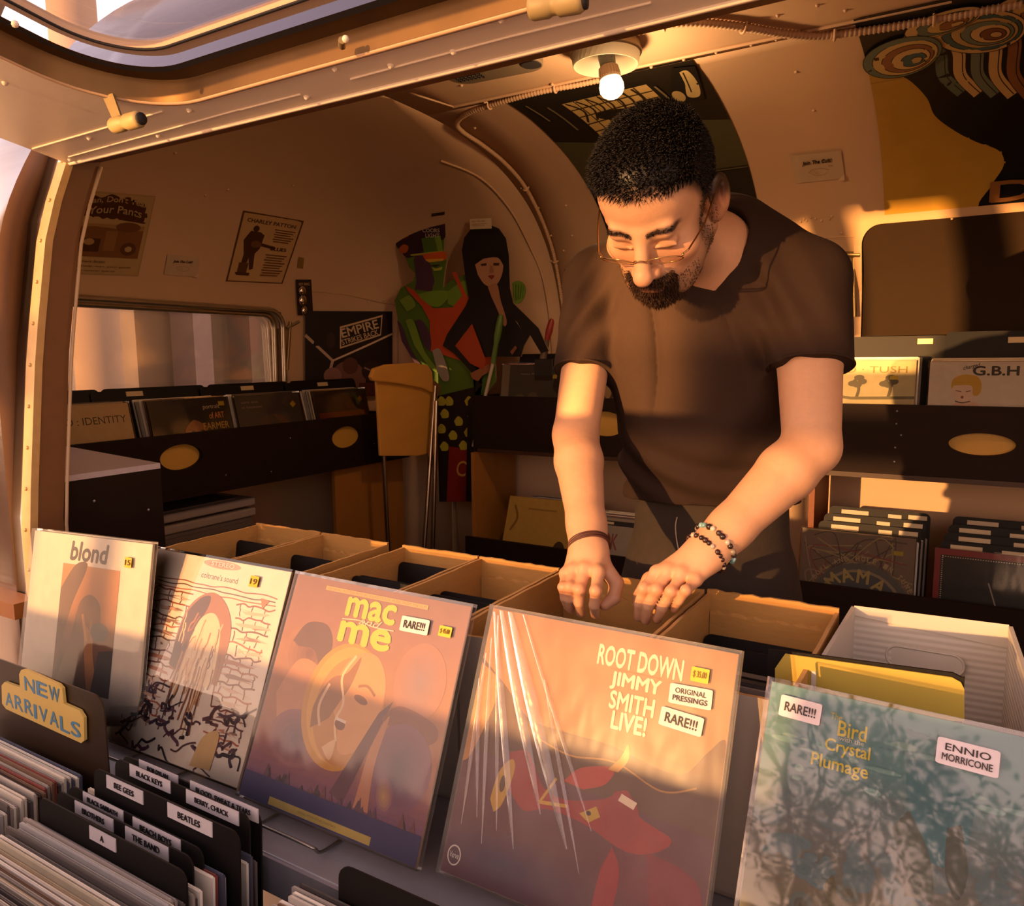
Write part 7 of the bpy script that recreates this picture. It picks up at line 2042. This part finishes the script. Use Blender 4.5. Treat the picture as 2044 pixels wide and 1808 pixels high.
def tufts(name, base, norms, n, lmin, lmax, r, comb, m, seed, parent, jit=0.5):
    R = np.random.default_rng(seed); i = R.integers(0, len(base), n); mb = MB()
    for k in i:
        p = Vector(base[k]); nn = Vector(norms[k]); L = R.uniform(lmin, lmax)
        d0 = (nn + Vector(comb) * 0.5 + Vector(R.normal(0, jit * 0.5, 3))).normalized(); d1 = (d0 * 0.6 + Vector(comb) * 0.7 + Vector(R.normal(0, jit * 0.35, 3))).normalized()
        q = p + d0 * L * 0.55; t = q + d1 * L * 0.5; u = d0.orthogonal().normalized(); w = d0.cross(u)
        ring = [p - d0 * 0.002 + (u * math.cos(a) + w * math.sin(a)) * r for a in (0, 2.09, 4.19)]
        rng2 = [q + (u * math.cos(a) + w * math.sin(a)) * r * 0.7 for a in (0, 2.09, 4.19)]
        mb.add(ring + rng2 + [t], [(0, 1, 4, 3), (1, 2, 5, 4), (2, 0, 3, 5), (3, 4, 6), (4, 5, 6), (5, 3, 6)], 0, None, True)
    return mb.build(name, m, parent)
def normals_of(v, f):
    n = np.zeros_like(v); a = v[f[:, 1]] - v[f[:, 0]]; b = v[f[:, 3]] - v[f[:, 0]]; fn = np.cross(a, b)
    for k in range(4): np.add.at(n, f[:, k], fn)
    return n / (np.linalg.norm(n, axis=1)[:, None] + 1e-12)
hn = normals_of(hv, hfc)
if np.mean(np.einsum('ij,ij->i', hn, hv - hv.mean(0))) < 0: hn = -hn
Lh = (hv - HC) @ HB.T
top = (Lh[:, 2] > 0.085) | ((Lh[:, 2] > 0.06) & (Lh[:, 1] > 0.03))
tufts('hair_tufts', hv[top], hn[top], 5600, 0.008, 0.016, 0.0010, tuple(hf * 1.0 + hx * -0.25 + hu * 0.05), hair_m, 3, hair, 0.55)
sidem = (~top) & (Lh[:, 2] > 0.02)
tufts('hair_tufts', hv[sidem], hn[sidem], 3000, 0.003, 0.007, 0.0008, tuple(-hu * 0.6), hair_m, 4, hair, 0.6)
# ---- beard and moustache
Lb_ = (bv - HC) @ HB.T; bn = normals_of(bv, bf)
if np.mean(np.einsum('ij,ij->i', bn[:2000], bv[:2000] - bv.mean(0))) < 0 and False: bn = -bn
cen = bv[(np.linalg.norm(Lb_, axis=1) < 0.12)]
sel0 = np.linalg.norm(Lb_, axis=1) < 0.14
if np.mean(np.einsum('ij,ij->i', bn[sel0], bv[sel0] - HC)) < 0: bn = -bn
ax_ = np.abs(Lb_[:, 0])
goat = (Lb_[:, 1] > 0.045) & (Lb_[:, 2] < -0.076) & (Lb_[:, 2] > -0.125) & (ax_ < 0.034)
mus = (Lb_[:, 1] > 0.082) & (np.abs(Lb_[:, 2] + 0.0555) < 0.0075) & (ax_ < 0.031)
corner = (Lb_[:, 1] > 0.07) & (Lb_[:, 2] < -0.053) & (Lb_[:, 2] > -0.085) & (np.abs(ax_ - 0.029) < 0.005)
bm1 = goat | mus | corner
beard_m = mat('beard_hair', '#36200f', rough=0.5, noise=0.3, nscale=120, spec=0.35)
beard = tufts('beard', bv[bm1], bn[bm1], 2600, 0.006, 0.013, 0.0007, tuple(-hu * 0.75 + hf * 0.15), beard_m, 5, person, 0.6)
jawm = (Lb_[:, 1] > 0.022) & (Lb_[:, 1] < 0.075) & (Lb_[:, 2] < -0.060) & (Lb_[:, 2] > -0.105) & (ax_ < 0.06) & (np.linalg.norm(Lb_, axis=1) < 0.14)
side_ = (np.abs(Lb_[:, 1] - 0.012) < 0.013) & (ax_ > 0.05) & (Lb_[:, 2] < 0.02) & (Lb_[:, 2] > -0.07) & (np.linalg.norm(Lb_, axis=1) < 0.12)
tufts('stubble', bv[jawm | side_], bn[jawm | side_], 1100, 0.0015, 0.0032, 0.0005, tuple(-hu * 0.7), beard_m, 6, beard, 0.6)
brm = (Lb_[:, 1] > 0.05) & (ax_ > 0.010) & (ax_ < 0.045) & (np.abs(Lb_[:, 2] - (0.027 - 0.0065 * np.clip((0.026 - ax_) / 0.02, 0, 1) - 0.004 * np.clip((ax_ - 0.04) / 0.012, 0, 1))) < 0.0030)
tufts('eyebrows', bv[brm], bn[brm], 260, 0.003, 0.005, 0.0005, tuple(hu * 0.2), hair_m, 7, person, 0.5)

# ---- glasses
gl_m = mat('thin_gold_frame', '#b8905c', rough=0.25, metal=1.0)
gm = MB(); gz, gf = -0.010, 0.112
def G(x, dz):
    return Vector(H(x, gf - 0.20 * abs(x) + 0.60 * dz, gz + 0.78 * dz))
for s in (-1, 1):
    cx_ = s * 0.0325
    ringp = [G(cx_ + 0.0245 * math.cos(t), 0.0180 * math.sin(t)) for t in [2 * math.pi * i / 36 for i in range(36)]]
    gm.tube(ringp, 0.00085, 6, closed=True)
    gm.tube([Vector(H(s * 0.057, gf - 0.0105, gz + 0.006)), Vector(H(s * 0.064, gf - 0.018, gz + 0.007))], 0.0013, 6)
    gm.ball(Vector(H(s * 0.058, gf - 0.010, gz + 0.006)), 0.0021, 8)
gm.tube(smooth_path([Vector(H(-0.0085, gf + 0.001, gz + 0.004)), Vector(H(-0.004, gf + 0.004, gz + 0.0085)), Vector(H(0.004, gf + 0.004, gz + 0.0085)), Vector(H(0.0085, gf + 0.001, gz + 0.004))], 5), 0.0011, 6)
glasses = gm.build('glasses', gl_m, person)
for s in (-1, 1):
    tm = MB(); tm.tube(smooth_path([Vector(H(s * 0.064, gf - 0.018, gz + 0.007)), Vector(H(s * 0.077, 0.045, gz + 0.012)), Vector(H(s * 0.084, -0.008, gz + 0.022)), Vector(H(s * 0.084, -0.035, gz + 0.012)), Vector(H(s * 0.082, -0.045, gz - 0.01))], 6), 0.0012, 6); tm.build('temple', gl_m, glasses)
    tm = MB(); ringp = [G(s * 0.0325 + 0.0242 * math.cos(t), 0.0178 * math.sin(t)) for t in [2 * math.pi * i / 28 for i in range(28)]]
    tm.add(ringp, [tuple(range(28))]); tm.build('lens', clear_mat('lens_glass', '#fbf6f0', rough=0.02, fac=0.8, bump=0.0), glasses)

# ---- bracelets
def wrist_ring(E, W, t, r, tilt=(0, 0, 0)):
    c = lerp(E, W, t); n = (W - E) / np.linalg.norm(W - E) + V3(tilt); return ring_around(c, n, r, r, k=60)
lea = mat('brown_leather_cord', '#4a2416', rough=0.6, noise=0.2, nscale=200)
mb = MB(); mb.tube(wrist_ring(E_r, W_r, 0.985, 0.0312, (0.1, 0, -0.05)), 0.0022, 6, closed=True); mb.tube(wrist_ring(E_r, W_r, 1.005, 0.0315, (0.05, 0.05, 0)), 0.0022, 6, closed=True); mb.tube(wrist_ring(E_r, W_r, 0.965, 0.0312, (0.0, 0.1, 0)), 0.0014, 6, closed=True)
mb.build('bracelet', lea, person)
def beads(t, r, cols, rb_, nm, tilt):
    P = wrist_ring(E_l, W_l, t, r, tilt); n = int(2 * math.pi * r / (rb_ * 1.9)); mb = MB()
    for i in range(n):
        q = P[int(i * 60 / n) % 60]; c = cols[i % len(cols)]
        mb.ball(q, rb_ * (1.0 if i % 3 else 1.12), 8, 0, lin(c))
    return mb.build(nm, attr_mat('bead_gloss', rough=0.25, noise=0.2, nscale=300, spec=0.6), person)
beads(0.965, 0.0330, ['#2a1c16', '#b8a898', '#2a1c16', '#3a2a22', '#c9b8a4', '#2a1c16', '#6f9a9a', '#84aab0', '#2a1c16', '#8a7a6a'], 0.0044, 'bracelet', (0.05, 0.0, 0.1))
beads(1.055, 0.0320, ['#3a1c14', '#2a1410', '#3a1c14', '#b0a090', '#2a1410'], 0.0040, 'bracelet', (0.05, 0.0, 0.1))
